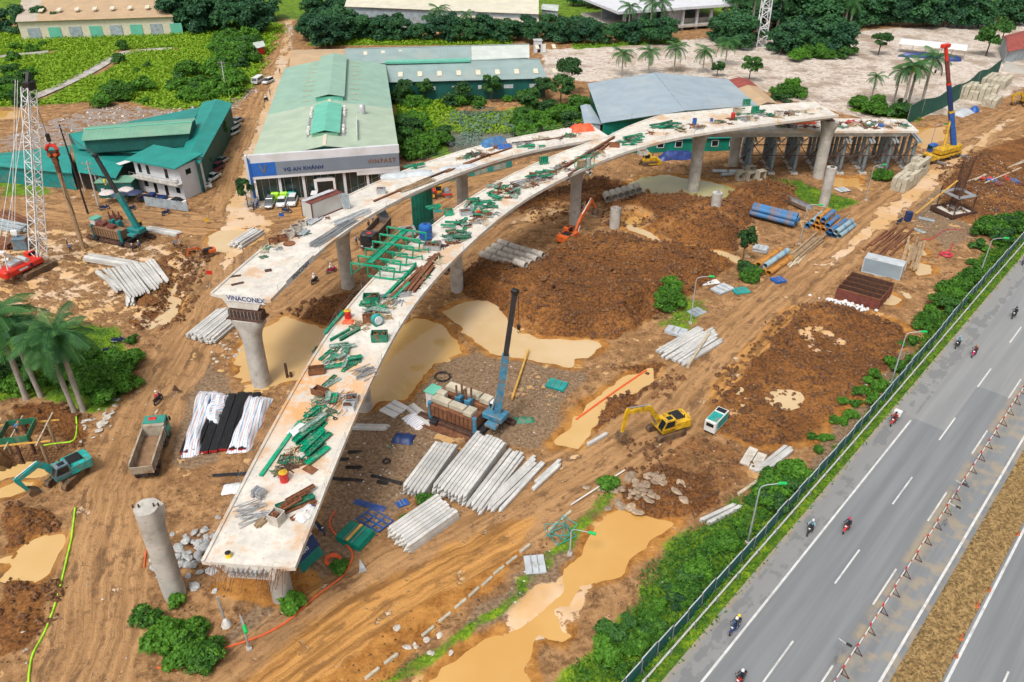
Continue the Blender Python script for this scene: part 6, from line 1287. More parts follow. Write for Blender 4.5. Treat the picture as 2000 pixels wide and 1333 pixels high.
for px,py,hdg,paint,lb,rd in[(1582,1040,hb+.05,'black','dark motorbike on the hard shoulder below the bushes lamp',('rider in pale blue jacket and pale helmet on the hard shoulder motorbike','cloth_teal','cloth_dark','steel_light')),(1653,1036,hb,'red','bright red scooter in the left lane',('rider in black on the bright red scooter','cloth_dark','cloth_dark','pink')),(1434,1232,hb,'navy','dark motorbike carrying two near the bottom of the hard shoulder',('rider in blue trousers on the two person motorbike','cloth_dark','cloth_blue','white')),(1445,1334,hb,'red','red motorbike cut by the bottom edge',('rider in dark with white helmet at the bottom edge','cloth_dark','cloth_dark','white')),(1744,828,hb,'red','red motorbike carrying a large white box',('rider in red on the motorbike with the white box','cloth_red','cloth_dark','black')),(1869,678,hb,'black','dark motorbike near the grass verge in the upper lanes',('rider in pale blue near the grass verge','cloth_teal','cloth_dark','cloth_teal')),(1901,695,hb,'pink','pinkish scooter beside the dark motorbike',('rider in brown on the pinkish scooter','cloth_brown','cloth_dark','wood')),(1979,620,hb,'black','black motorbike near the right edge',('rider in black near the right edge','cloth_dark','cloth_dark','black')),(1999,516,hb,'navy','motorbike at the far right edge',('rider with dark helmet at the far right edge','cloth_blue','cloth_dark','black')),]:bike(hp(px,py),hdg,paint,lb,rd,'motorbikes on the highway')
p=hp(1434,1232);person(p-Vector((math.cos(hb),math.sin(hb),0))*.42,hb,'ride','pillion passenger with yellow helmet on the two person motorbike','cloth_dark','cloth_blue','yellow_b',s=1.1)
p=hp(1744,828)-Vector((math.cos(hb),math.sin(hb),0))*.75;one('delivery_box','white','large white box on the back of the red motorbike','box',(p.x,p.y,.95),hb,('B',0,0,.35,.7,.9,.7,.04))
for px,py,hdg,paint,lb,rd in[(310,786,R(80),'black','motorbike riding up the left haul road',('rider in red and white on the left haul road','cloth_red','cloth_dark','white')),(648,533,R(40),'pink','purple scooter on the mud between the ramps',('rider in pink white shirt between the ramps','cloth_white','cloth_red','white')),(615,553,R(70),'black','motorbike on the mud beside the farther ramp',('rider in pale shirt beside the farther ramp','cloth_white','cloth_dark','white')),(560,416,R(0),'black','dark motorbike passing before the showroom',('rider in dark clothes before the showroom','cloth_dark','cloth_blue','cloth_blue')),(520,198,R(70),'black','distant motorbike on the access road beside the showroom',('distant rider on the access road','cloth_white','cloth_dark','white'))]:bike(gp(px,py),hdg,paint,lb,rd)
for px,py,hdg,lb in[(626,1038,R(-50),'white and black motorbike parked below the nearer ramp'),(232,670,R(10),'parked black motorbike on the left bank'),(216,690,R(20),'parked motorbike half in the shrubs on the left bank'),(496,408,R(100),'motorbike parked at the showroom corner tree'),(503,405,R(95),'second motorbike parked at the showroom corner tree'),(205,410,R(30),'parked motorbike left of the parasols'),(258,412,R(60),'parked motorbike below the dark parasol'),(325,420,R(60),'motorbike by the end of the grey sheet fence'),(1756,437,R(40),'motorbike parked beside the blue bin on the right road')]:bike(gp(px,py),hdg,'navy',lb)
for px,py,hdg,pose,lb,sh_,tr_,he in[(134,484,.5,'stand','worker in dark clothes near the crane driven pile','cloth_dark','cloth_dark','white'),(139,492,2.,'bend','worker bending near the foot of the long brown pile','cloth_blue','cloth_dark','white'),(261,494,1.5,'stand','worker standing left below the teal piling rig','cloth_dark','cloth_dark','steel_light'),(274,488,2.5,'stand','worker standing right below the teal piling rig','cloth_blue','cloth_dark','white'),(342,484,.2,'bend','worker in blue stooping at the mud mound','cloth_blue','cloth_dark','cloth_blue'),(351,475,3.5,'stand','worker in red and white at the mud mound','cloth_red','cloth_white','pink'),(729,436,-1.2,'stand','man in white shirt beside the black car','cloth_white','cloth_dark','black'),(721,448,-1.,'stand','man in dark shirt walking beside the dark tipper','cloth_dark','cloth_dark','black'),(697,480,-1.,'stand','man standing left of the dark tipper cab','cloth_blue','cloth_dark','cloth_blue'),(547,145,1.,'stand','distant person in black on the access road','cloth_dark','cloth_dark','black'),(528,186,1.,'stand','distant person beside the showroom wall','cloth_blue','cloth_dark','black')]:person(gp(px,py),hdg,pose,lb,sh_,tr_,he)
# ------------ cranes
def ray_plane(px,py,q,n):
 """where the sight line through a pixel meets the upright plane through q"""
 r=Vector(ray(px,py));c=Vector((0,0,CAM_H));k=(Vector(q)-c).dot(n)/r.dot(n);return c+r*k
pile_b=gp(163,486);zt=5.
while pix(pile_b.x,pile_b.y,zt)[1]>312:zt+=.1
ztip=zt
while pix(pile_b.x,pile_b.y,ztip)[1]>172:ztip+=.1
pl=thing('steel_casing','long rusty brown casing held upright by the vibrating hammer','pile',pile_b);P(pl,'shaft','wood',('c',(0,0,-.5),(0,0,zt-.5),.36,.36,12));P(pl,'collar','rust',('c',(0,0,zt-2.2),(0,0,zt-.5),.42,.42,12))
vh=thing('vibratory_hammer','orange vibrating hammer clamped on the long brown casing','hammer',pile_b+Vector((0,0,zt-.5)));P(vh,'clamp','rust',('B',0,0,.5,.9,.7,1.0,.06));P(vh,'gearbox','rust_dark',('B',0,0,1.5,1.5,.8,1.1,.1));P(vh,'yoke','red_crane',('t',[(-.85,0,1.3),(-.9,0,2.3),(-.55,0,2.9),(0,0,3.1),(.55,0,2.9),(.9,0,2.3),(.85,0,1.3)],.32,8));P(vh,'motor','orange',('c',(-.5,-.6,1.5),(-.5,.6,1.5),.3,.3,10),('c',(.5,-.6,1.5),(.5,.6,1.5),.3,.3,10));P(vh,'rope','black',('c',(0,0,3.0),(-.3,.1,ztip-zt-.8),.05,.05,4));P(vh,'hook_block','black_steel',('B',0,0,4.3,.6,.5,1.4,.1));P(vh,'hose','black',('t',[(.6,0,1.5),(.5,-.5,-2),(.2,-.6,-6),(.8,-.6,-9)],.06,5))
cb_p=gp(66,530);tip=Vector((pile_b.x-.5,pile_b.y,ztip));hdg=math.atan2(tip.y-cb_p.y,tip.x-cb_p.x);Lh=math.hypot(tip.x-cb_p.x,tip.y-cb_p.y)
cr=thing('crawler_crane','red crawler crane with tall white lattice boom at the left','crane',cb_p,hdg);zz=ztip-cb_p.z
for sd in(-1,1):P(cr,'track','track_steel',*track_ops(6.2,1.1,sd*1.9-.4,sd*1.9+.4))
P(cr,'undercarriage','track_steel',('b',0,0,.9,2.2,3.4,.6));P(cr,'house','red_crane',('B',-2.0,0,1.9,7.0,3.0,1.1,.2));P(cr,'counterweight','red_crane',('B',-5.3,0,2.0,1.0,3.2,1.5,.3));P(cr,'deck_machinery','steel_light',('B',-2.6,.3,2.7,2.2,1.6,.5,.06),('c',(-1,-1,2.8),(-1,1,2.8),.4,.4,12));P(cr,'lettering_band','white',('b',-2.4,-1.506,1.95,1.6,.01,.35));P(cr,'emblem','navy',('b',-.9,-1.51,1.95,.45,.01,.7))
cb=P(cr,'cab','red_crane',('B',1.0,1.1,2.3,1.4,1.1,1.6,.1));P(cb,'window','glass_dark',('b',1.1,1.1,2.6,1.3,1.13,.8))
m=MB();lattice(m,(1.6,0,1.8),(Lh-.1,0,zz),1.9,1.5,26,.1,.06);m.obj('boom','white',cr);P(cr,'boom_head','black',('B',Lh+.1,0,zz+.3,1.4,1.7,1.3,.1),('m',(Lh,0,zz+.8),(Lh+.9,.3,zz+2.2),.5));P(cr,'gantry','white',('m',(-1.2,-1,2.4),(-4.2,-.8,5.4),.2),('m',(-1.2,1,2.4),(-4.2,.8,5.4),.2),('m',(-4.2,-.8,5.4),(-4.6,-.8,2.4),.16),('m',(-4.2,.8,5.4),(-4.6,.8,2.4),.16),('b',-4.2,0,5.4,.5,1.9,.4))
P(cr,'pendant_rope','steel_light',('c',(-4.2,-.7,5.5),(Lh-.2,-.6,zz+.6),.05,.05,4),('c',(-4.2,.7,5.5),(Lh-.2,.6,zz+.6),.05,.05,4))
P(cr,'boom_foot','white',('m',(1.2,-.8,1.6),(1.9,-.6,2.6),.3),('m',(1.2,.8,1.6),(1.9,.6,2.6),.3))
hx=G(26,460);lf=thing('hanging_block','white hook block hanging on paired ropes left of the lattice boom','hook',G(26,455,3));P(lf,'rope','white',('c',(0,0,.8),(6.8,4.0,25.6),.05,.05,4),('c',(.5,0,.8),(7.2,4.0,25.6),.05,.05,4));P(lf,'block','white',('B',.2,0,0,1.2,.6,1.0,.1),('c',(.2,0,-.5),(.2,0,-1.2),.12,.05,8));bpy.context.view_layer.update()
def press_rig(px,heading,label,body,house,cabm,wts,tip_px,boomm,h0=1.0):
 p=gp(*px);t=thing('piling_rig',label,'piling rig',p,heading)
 for sd in(-1,1):P(t,'walking_beam','rust_dark',('B',0,sd*2.3,.35,11.5,.9,.5,.06),('b',0,sd*2.3,.7,11.0,.3,.25))
 for x in(-3,3):P(t,'cross_foot','black_steel',('B',x,0,.6,1.0,6.5,.5,.06))
 P(t,'main_frame',body,('B',-.6,-1.5,1.9,6.6,2.0,1.7,.05),('B',-.6,1.5,1.9,6.6,2.0,1.7,.05),('b',-3.4,0,1.6,1.0,1.2,1.0),('b',2.2,0,1.6,1.0,1.2,1.0))
 for k in range(11):P(t,'frame_rib','rust_dark',('b',-3.7+k*.62,-2.53,1.9,.1,.06,1.6))
 for x in(-2.6,-1.2):P(t,'press_tower',house,('B',x+1.6,0,2.9,.8,1.0,1.4,.05));P(t,'press_ram','rust',('c',(x+1.4,-.3,3.5),(x+1.4,-.3,5.2),.14,.14,8),('c',(x+1.8,.3,3.5),(x+1.8,.3,5.2),.14,.14,8))
 for k,(x,y,z,sx_,sy_,sz_)in enumerate(wts):P(t,'counterweight','block_tan' if house=='blue_machine' else 'rust_red',('B',x,y,z,sx_,sy_,sz_,.07))
 for x in(-3.9,2.7):
  for y in(-2.3,2.3):P(t,'jack_leg',house,('c',(x,y,.5),(x,y,3.0),.3,.3,10))
 P(t,'control_cabin','white_dirty',('B',-4.6,-.6,2.3,1.3,1.6,2.4,.05));P(t,'cabin_roof','green_light',('b',-4.6,-.6,3.56,1.6,1.9,.1))
 P(t,'crane_base','black_steel',('c',(4.1,.4,.9),(4.1,.4,2.0),.9,.9,14));P(t,'crane_house',house,('B',4.1,.3,2.4,2.8,2.0,.8,.1),('B',4.6,-1.4,2.1,1.6,.9,.5,.08));cb=P(t,'cab',cabm,('B',3.6,1.2,2.9,1.3,1.0,1.5,.12));P(cb,'window','glass_dark',('b',3.6,1.2,3.1,1.33,.8,.7),('b',3.6,1.2,3.1,1.1,1.03,.7))
 bpy.context.view_layer.update();foot=t.matrix_world@Vector((4.3,.4,2.7));tipw=ray_plane(*tip_px,foot,Vector((0,1,0)));tl=t.matrix_world.inverted()@tipw;f=Vector((4.3,.4,2.7));md=f.lerp(tl,.5)
 P(t,'boom',boomm,('m',f,md,.75,.85));P(t,'boom_extension','black_steel',('m',md,tl,.5,.6));P(t,'boom_head','black',('B',tl.x,tl.y,tl.z,.8,.7,.6,.1));P(t,'luffing_cylinder','steel',('c',f+Vector((-.9,0,-.2)),f.lerp(tl,.3),.16,.12,8))
 hk=tl-Vector((0,0,4.5));P(t,'rope','black',('c',tl+Vector((.4,0,0)),hk+Vector((.5,0,0)),.035,.035,4));P(t,'hook','yellow_b' if boomm!='blue_machine' else 'black',('B',hk.x+.5,hk.y,hk.z,.35,.3,.6,.06),('t',[(hk.x+.5,hk.y,hk.z-.3),(hk.x+.7,hk.y,hk.z-.55),(hk.x+.5,hk.y,hk.z-.8),(hk.x+.3,hk.y,hk.z-.6)],.05,5));return t
rg=press_rig((912,822),hd((860,805),(960,842)),'brown and blue pile pressing rig with tall blue crane boom beside the pond','rust','blue_machine','white_dirty',[(-2.7,-1.5,3.1,2.6,1.0,.7),(-.2,-1.5,3.1,2.2,1.0,.7),(1.6,-1.5,3.05,1.2,1.5,.6),(-2.6,1.6,3.1,2.4,1.2,.7),(0,1.7,3.1,2.2,1.1,.7),(2.0,1.6,3.1,1.4,1.3,.7),(-3.2,-.6,3.3,1.2,.9,1.0)],(1006,570),'blue_machine')
P(rg,'platform','rust',('b',0,-3.3,.12,12.5,1.2,.12))
press_rig((238,466),hd((205,462),(280,478)),'teal and yellow pile pressing rig with dark boom beside the left haul road','mud_dry','teal_dark','yellow',[(-2.4,-1.4,3.0,1.8,1.2,.7),(.2,-1.5,3.0,1.6,1.0,.7),(-2,1.6,3.1,2.2,1.2,.8)],(186,304),'teal_dark')
mc_p=gp(1838,312);hm=hd((1812,318),(1866,303));mc=thing('mobile_crane','yellow mobile crane with blue and red telescopic boom at the right','crane',mc_p,hm)
P(mc,'carrier','yellow',('B',0,0,1.1,11,2.5,.6,.08),('B',-4.7,0,1.5,1.8,2.4,1.0,.15));cb=P(mc,'driver_cab','yellow',('B',-5.3,0,1.7,1.2,2.3,1.3,.15));P(cb,'grille','black',('b',-5.92,0,1.5,.05,1.8,.7));P(mc,'superstructure','yellow',('B',.6,0,2.3,6.2,2.4,1.2,.15));P(mc,'counterweight','yellow',('B',4.1,0,2.4,1.4,2.6,1.5,.2));cb=P(mc,'crane_cab','blue',('B',-1.6,1.9,2.6,2.2,1.3,1.7,.2));P(cb,'window','glass_teal',('b',-1.6,1.9,2.8,2.23,1.05,.8))
for x in(-4.2,-2.4,1.4,3.0,4.5):
 for s in(-1,1):P(mc,'wheel','rubber',('c',(x,s*.9,.55),(x,s*1.28,.55),.55,.55,14))
for x in(-3.3,5.2):P(mc,'outrigger','steel',('b',x,0,.5,.5,6.6,.35),('c',(x,-3.2,0),(x,-3.2,.6),.25,.2,8),('c',(x,3.2,0),(x,3.2,.6),.25,.2,8))
bpy.context.view_layer.update();foot=mc.matrix_world@Vector((3.3,0,2.9));tipw=ray_plane(1847,90,foot,Vector((0,1,0)));tl=mc.matrix_world.inverted()@tipw;f=Vector((3.3,0,2.9));d_=tl-f
for a_,b_,w_,mt in((0,.34,1.0,'blue'),(.34,.36,1.05,'yellow'),(.36,.62,.8,'navy'),(.62,.64,.85,'red_crane'),(.64,.86,.68,'rust_red'),(.86,.98,.58,'red_crane')):P(mc,'boom_section',mt,('m',f+d_*a_,f+d_*b_,w_,w_))
P(mc,'boom_head','red_crane',('B',tl.x,tl.y,tl.z,2.4,1.0,.8,.1));P(mc,'luffing_cylinder','yellow',('c',(-.3,0,2.6),f+d_*.3,.28,.22,10));P(mc,'rope','black',('c',tl+Vector((-1,0,-.3)),tl+Vector((-1.1,0,-5)),.04,.04,4));P(mc,'hook','black',('B',tl.x-1.1,tl.y,tl.z-5.2,.5,.3,.7,.08));P(mc,'boom_stripe','yellow',('m',f+d_*.02+Vector((.68,0,0)),f+d_*.33+Vector((.68,0,0)),.12,.9))
# ============ STACKED MATERIAL ON THE GROUND
def bar_mesh(name,L_,w,h,mat,tip=0.):
 m=MB();hx=L_/2
 m.b(0,0,h/2,L_-tip,w,h,0,.03 if w>.25 else 0)
 if tip:m.add([(hx-tip/2,-w/2,0),(hx-tip/2,w/2,0),(hx-tip/2,w/2,h),(hx-tip/2,-w/2,h),(hx+tip/2,0,h/2)],[(0,1,4),(1,2,4),(2,3,4),(3,0,4),(3,2,1,0)])
 return m.mesh(name,mat)
MESHC={}
def shared(key,fn):
 if key not in MESHC:MESHC[key]=fn()
 return MESHC[key]
def stack(name,a,b,na,nl,label,group,w=.42,h=.42,mat='pile_white',gap=.05,jit=.12,cat='pile',tip=.5,drop=0,base=None,loose=0.,flip=False):
 """parallel bars lying from pixel a to pixel b, na across, nl layers; every bar an object"""
 A,B_=(gp(*a),gp(*b))if base is None else(base(*a),base(*b));d=B_-A;d.z=0;L_=d.length;rz=math.atan2(d.y,d.x);u=d/L_;n_=Vector((-u.y,u.x,0));C=(A+B_)/2;z0=(max(A.z,B_.z)if base is None else C.z)+.02
 for k in range(nl):
  cnt=na-k*drop
  for i in range(cnt):
   L2=round(L_*random.choice((1,1,.94)),1);me=shared((name,L2,w,h,mat,tip),lambda:bar_mesh(name,L2,w,h,mat,tip))
   o=bpy.data.objects.new(name,me);col.objects.link(o);s=(i-(cnt-1)/2)*(w+gap)
   o.location=C+n_*(s+random.uniform(-loose,loose)*w)+u*random.uniform(-jit,jit)*(1+loose*3)*2+Vector((0,0,z0-C.z+k*(h+.01)+(random.uniform(0,.12)if loose else 0)))
   o.rotation_euler=(0,0,rz+(math.pi if flip else 0)+random.uniform(-1,1)*(.006+loose*.06));tag(o,label+(('','')[0]if nl==1 else(', bottom layer',', middle layer',', upper layer')[0 if k==0 else 2 if k==nl-1 else 1]),cat,group)
PILE=[((808,972),(876,878),6,3,'white concrete pile in the leftmost stack beside the nearer ramp','piles of the leftmost stack',0,0.),((876,978),(962,866),9,3,'white concrete pile in the biggest stack below the piling rig','piles of the biggest stack',0,0.),((925,1000),(1012,888),5,2,'white concrete pile at the right flank of the biggest stack','piles flanking the biggest stack',1,.1),((958,1000),(1056,902),5,1,'loose white concrete pile right of the big stacks','loose piles right of the big stacks',0,.5),((1040,955),(1095,905),2,1,'outermost loose white pile beside the haul road','outermost loose piles',0,.5),((778,1066),(878,996),8,3,'white concrete pile in the stack nearest the bottom haul road','piles of the lowest stack',0,0.),((168,508),(262,523),4,2,'pale concrete pile in the long bundle of the left yard','long bundle in the left yard',0,.1),((243,531),(283,577),10,1,'pale concrete pile in the fanned row of the left yard','fanned piles in the left yard',0,.3),((286,519),(320,557),5,1,'pale concrete pile at the right end of the fanned row','right end of the fanned row',0,.4),((190,530),(232,570),4,1,'crossed loose pale pile left of the fanned row','crossed loose piles',0,1.2),((255,562),(258,600),3,2,'short white beam heaped below the fanned row','short white beams',1,.2),((388,670),(458,614),11,2,'pale concrete pile at the farther ramp pier foot','piles at the ramp pier',1,.15),((1305,706),(1388,655),11,1,'pale concrete pile in the loose row beside the right haul road','loose row by the right haul road',0,.35),((1330,690),(1400,650),4,1,'weathered pile lying across the loose row','crossing piles on the loose row',0,.8),((458,486),(505,456),7,2,'pale pole in the heap behind the farther ramp','poles behind the farther ramp',2,.4),((687,838),(757,838),2,1,'white pile of the pair poking out under the nearer ramp','pair under the nearer ramp',0,0.),((1142,876),(1187,849),1,1,'single white pile lying beside the water trench',None,0,0.),((1480,926),(1545,876),3,1,'white pile of the trio beside the pale slabs','trio beside the slabs',0,.3),((1372,1024),(1442,990),2,1,'weathered pile of the pair on the green bank','pair on the green bank',0,.4),((800,796),(846,832),3,1,'white pile under the torn sheet beside the rig','piles under the torn sheet',0,.4),((283,449),(352,461),4,1,'long white pile lying beside the teal rig','piles beside the teal rig',0,.3)]
for a,b,na,nl,lb,grp,dr,lo in PILE:stack('concrete_pile',a,b,na,nl,lb,grp,drop=dr,loose=lo,flip=a[0]<1000 and a[1]>860)
stack('timber_beam',(1437,972),(1492,934),1,1,'long pale timber beam on the green bank',None,.35,.35,'wood_pale',tip=0)
stack('timber_beam',(1342,722),(1385,658),1,1,'yellowish timber lying across the loose pile row',None,.4,.75,'wood_pale',tip=0)
stack('steel_beam',(-15,438),(45,452),6,2,'grey steel beam in the stack at the left edge','beams at the left edge',.5,.35,'galv',.1,.4,'beam',0,1,None,.3)
stack('steel_beam',(8,418),(60,440),4,1,'rusty steel beam in the stack at the left edge','rusty beams at the left edge',.5,.4,'rust',.1,.4,'beam',0,0,None,.3)
stack('sheet_pile',(-20,478),(28,482),6,2,'rust brown sheet pile standing by the left edge','sheet piles at the left edge',.5,.5,'rust',.05,.2,'beam',0)
stack('timber_beam',(1548,508),(1600,466),5,2,'brown timber beam beside the big blue pipe stack','timbers by the blue pipes',.4,.3,'wood',.08,.5,'beam',0,1,None,.4)
stack('timber_beam',(1540,520),(1560,498),6,1,'short pale timber beside the right haul road','short timbers by the haul road',.35,.2,'wood_pale',.1,.5,'beam',0,0,None,.6)
stack('steel_beam',(1715,492),(1762,452),8,1,'rusty brown beam behind the grey container','rusty beams behind the container',.4,.35,'rust',.2,.5,'beam',0,0,None,.5)
stack('timber_beam',(1772,528),(1790,474),7,1,'brown plank beside the grey container puddle','planks beside the container puddle',.35,.25,'wood',.12,.4,'beam',0,0,None,.5)
stack('timber_beam',(1925,350),(1990,320),5,1,'pale timber among the debris at the right edge','timbers at the right edge',.25,.2,'wood_pale',.5,1,'beam',0,0,None,1.5)
def pipe_mesh(name,L_,r,ri,mat):
 m=MB();m.pipe((-L_/2,0,r),(L_/2,0,r),r,ri,16);return m.mesh(name,mat)
def pipes(name,a,b,rows,L_,r,mats,label,group,cat='pipe',th=.06,jit=.2):
 """rows: counts per layer from the ground up, lying along a->b"""
 A,B_=gp(*a),gp(*b);d=B_-A;d.z=0;L2=L_ or d.length;rz=math.atan2(d.y,d.x);u=d.normalized();n_=Vector((-u.y,u.x,0));C=(A+B_)/2;z0=max(A.z,B_.z,C.z)
 for k,cnt in enumerate(rows):
  for i in range(cnt):
   mt=random.choice(mats);me=shared((name,round(L2,1),r,mt),lambda:pipe_mesh(name,L2,r,r-th,mt));o=bpy.data.objects.new(name,me);col.objects.link(o)
   o.location=Vector((C.x,C.y,z0-.03+k*r*1.75))+n_*(i-(cnt-1)/2)*r*2.06+u*random.uniform(-jit,jit)*2;o.rotation_euler=(0,0,rz+random.uniform(-.02,.02));tag(o,label,cat,group)
pipes('steel_pipe',(1468,414),(1552,444),[4,3],None,.46,['blue_pipe'],'long blue steel pipe in the stack on the brown spoil','long blue pipes on the spoil')
pipes('steel_pipe',(1586,460),(1628,424),[5,4,2],5.2,.48,['blue_pipe','blue_pipe','blue_pipe_pale','ochre_pipe'],'short blue steel pipe in the big stack beside the lamp','short blue pipes by the lamp')
pipes('steel_pipe',(1612,474),(1668,434),[3,2],6.8,.48,['blue_pipe','blue_pipe_pale'],'longer blue steel pipe at the road side of the big stack','longer blue pipes by the road')
pipes('steel_pipe',(1466,548),(1546,490),[4,2],8.2,.5,['blue_pipe','blue_pipe_pale','ochre_pipe'],'blue and ochre steel pipe in the stack near the sapling','pipes near the sapling')
for j in range(4):
 for i in range(4):
  q=gp(950+11.5*j+22*i,506-8*j+8.5*i-.6*i*i);o=bpy.data.objects.new('concrete_pipe',shared('cp1',lambda:pipe_mesh('concrete_pipe',2.35,.62,.5,'pipe_concrete')));col.objects.link(o);o.location=q;o.rotation_euler.z=hd((950,506),(994,521));tag(o,'grey concrete pipe in the block of pipes on the brown spoil','pipe','pipes on the brown spoil')
for i in range(6):
 q=gp(1186+11.5*i,392-3.4*i);o=bpy.data.objects.new('concrete_pipe',shared('cp2',lambda:pipe_mesh('concrete_pipe',2.6,.8,.66,'pipe_concrete')));col.objects.link(o);o.location=q;o.rotation_euler.z=hd((1186,390),(1198,402));tag(o,'big tan concrete pipe in the row behind the short caged pier','pipe','pipes behind the caged pier')
for i in range(8):
 q=gp(1104+14*(i%4),352-4*(i%4));o=bpy.data.objects.new('concrete_pipe',shared('cp3',lambda:pipe_mesh('concrete_pipe',2.5,.5,.4,'pipe_concrete')));col.objects.link(o);o.location=q+Vector((0,0,.9*(i//4)));o.rotation_euler.z=R(-60);tag(o,'small grey concrete pipe stacked beside the fourth pier','pipe','pipes beside the fourth pier')
for i in range(5):
 q=gp(1405+16*i,338+(i%2)*6);o=bpy.data.objects.new('steel_pipe',shared('sp9',lambda:pipe_mesh('steel_pipe',3.2,.4,.36,'galv')));col.objects.link(o);o.location=q;o.rotation_euler.z=R(15*(i%2));tag(o,'short grey steel pipe lying before the third deck','pipe','grey pipes before the third deck')
for i,(px,py)in enumerate(((1445,352),(1465,353),(1484,352),(1464,340))):
 t=thing('box_culvert',('leftmost square concrete culvert frame before the third deck','middle square concrete culvert frame before the third deck','rightmost square concrete culvert frame before the third deck','upper square concrete culvert frame set behind the others')[i],'culvert',gp(px,py),R(-75+5*i));P(t,'frame','block_tan',('b',0,0,.1,1.3,1.7,.2),('b',0,0,1.9,1.3,1.7,.2),('b',0,.78,1.0,1.3,.16,1.6),('b',0,-.78,1.0,1.3,.16,1.6))
t=thing('trough','long half round steel trough beside the short white pier','trough',gp(1548,400),hd((1528,385),(1574,416)));m=MB();n=8
for i in range(n+1):w=math.pi*i/n;m.v+=[(-4.2,-1.1*math.cos(w),1.1-1.1*math.sin(w)),(4.2,-1.1*math.cos(w),1.1-1.1*math.sin(w))]
for i in range(n):m.f.append((2*i,2*i+1,2*i+3,2*i+2));m.s.append(True)
m.obj('shell','steel',t);P(t,'rim','rust',('b',0,1.1,1.1,8.4,.1,.1));P(t,'rim','rust',('b',0,-1.1,1.1,8.4,.1,.1))
rA,rB=gp(418,884),gp(455,772);rd_=rB-rA;rz=math.atan2(rd_.y,rd_.x);rL=rd_.length;rc=(rA+rB)/2;u=rd_/rL;n_=Vector((-u.y,u.x,0))
bm_=MB()
for i in range(9):
 for k in range(4):bm_.c((-rL/2,-.45+.11*i,.1+.11*k),(rL/2,-.45+.11*i,.1+.11*k),.052,.052,5)
bme=bm_.mesh('rebar_bundle','black_steel');em=MB();[em.b(-rL/2-.02,-.42+.16*i,.3,.06,.1,.3)for i in range(6)];eme=em.mesh('end_tag','red')
for k,s in enumerate((3.4,2.2,1.1,.0,-1.1,-2.2,-3.3)):
 t=thing('rebar_bundle','dark rebar bundle partly under striped tarpaulin','rebar',Vector((rc.x,rc.y,max(rA.z,rB.z)))+n_*s+u*random.uniform(-.3,.3),rz+random.uniform(-.02,.02),'rebar bundles under the tarpaulins')
 for nm,me in(('rods',bme),('end_tag',eme)):o=bpy.data.objects.new(nm,me);col.objects.link(o);o.parent=t
def drape(name,quad,zt,n,mat,label,cat,amp=.18,side=.35,zf=None):
 """cloth over a stack: quad of ground corners (world), top height zt, folded and sagging to the sides"""
 a,b,c,d=quad;c0=(a+b+c+d)/4;m=MB();nu,nv=n;dirx=(b-a);rz=math.atan2(dirx.y,dirx.x);cs,sn=math.cos(-rz),math.sin(-rz)
 for i in range(nu+1):
  for j in range(nv+1):
   f,g=i/nu,j/nv;p=(a.lerp(b,f)).lerp(d.lerp(c,f),g);e=min(f,1-f,(g+.02)*1.0,(1-g)*1.0)*6;h=zt*min(1,max(.12,e+.15))*(1+amp*math.sin(f*17+g*3+j*.3))+random.uniform(-.04,.04)
   x,y=p.x-c0.x+.12*math.sin(g*14),p.y-c0.y;m.v.append((x*cs-y*sn,x*sn+y*cs,h))
 for i in range(nu):
  for j in range(nv):k=i*(nv+1)+j;m.f.append((k,k+nv+1,k+nv+2,k+1));m.s.append(True)
 return tag(m.obj(name,mat,None,(c0.x,c0.y,min(v.z for v in quad)),rz),label,cat)
q4=lambda*px:[gp(*p)for p in px]
drape('tarpaulin',q4((352,896),(388,892),(420,768),(388,764)),.85,(10,14),'tarp_stripe','white and blue striped tarpaulin on the left half of the rebar','tarpaulin')
drape('tarpaulin',q4((395,822),(425,838),(452,775),(418,766)),.9,(8,10),'tarp_stripe','ragged striped tarpaulin strip in the middle of the rebar','tarpaulin')
drape('tarpaulin',q4((440,888),(486,884),(533,780),(488,770)),.9,(12,14),'tarp_stripe','white and blue striped tarpaulin on the right half of the rebar','tarpaulin')
for px,py,l,rz_,lb in((450,928,4,.1,'short dark rebar bundle left of the nearer ramp edge'),(462,948,3,.05,'second short dark rebar bundle left of the nearer ramp edge'),(693,884,1.6,.0,'short black rebar bundle below the nearer ramp, uppermost'),(670,898,1.3,0.,'short black rebar bundle half under the nearer ramp'),(690,914,1.9,0.,'black rebar bundle below the nearer ramp, third down'),(680,938,3.6,-.1,'long black rebar bundle below the nearer ramp'),(755,938,4.,-.35,'thin black pipe lying below the nearer ramp'),(747,944,1.3,-.3,'short black pipe beside the thin one')):
 one('rebar_bundle','black_steel',lb,'rebar',gp(px,py),rz_,*[('c',(-l/2,-.2+.1*i,.08+.1*(i%2)),(l/2,-.2+.1*i,.08+.1*(i%2)),.06,.06,5)for i in range(5)])
def container(p,rz,L_,mat,label,top='panel_pale',doors=True):
 t=thing('container',label,'container',p,rz);P(t,'shell',mat,('b',L_/2,1.22,1.35,L_,2.44,2.45));P(t,'roof',top,('b',L_/2,1.22,2.61,L_+.04,2.48,.07))
 for x in(.03,L_-.03):
  for y in(.03,2.41):P(t,'corner_post',top,('b',x,y,1.3,.16,.16,2.6))
 P(t,'bottom_rail',top,('b',L_/2,.0,.1,L_+.02,.12,.18),('b',L_/2,2.44,.1,L_+.02,.12,.18));return t
container(gp(1682,531),hd((1682,531),(1752,547)),6.1,'container_grey','pale blue grey container beside the rusty bins')
container(gp(1957,140),hd((1957,140),(2000,146)),8,'container_white','pinkish grey container behind the stacked blocks','fibre_roof')
rz=hd((1632,582),(1708,603));bp0=gp(1630,584);uu=Vector((math.cos(rz),math.sin(rz),0));nn=Vector((-uu.y,uu.x,0))
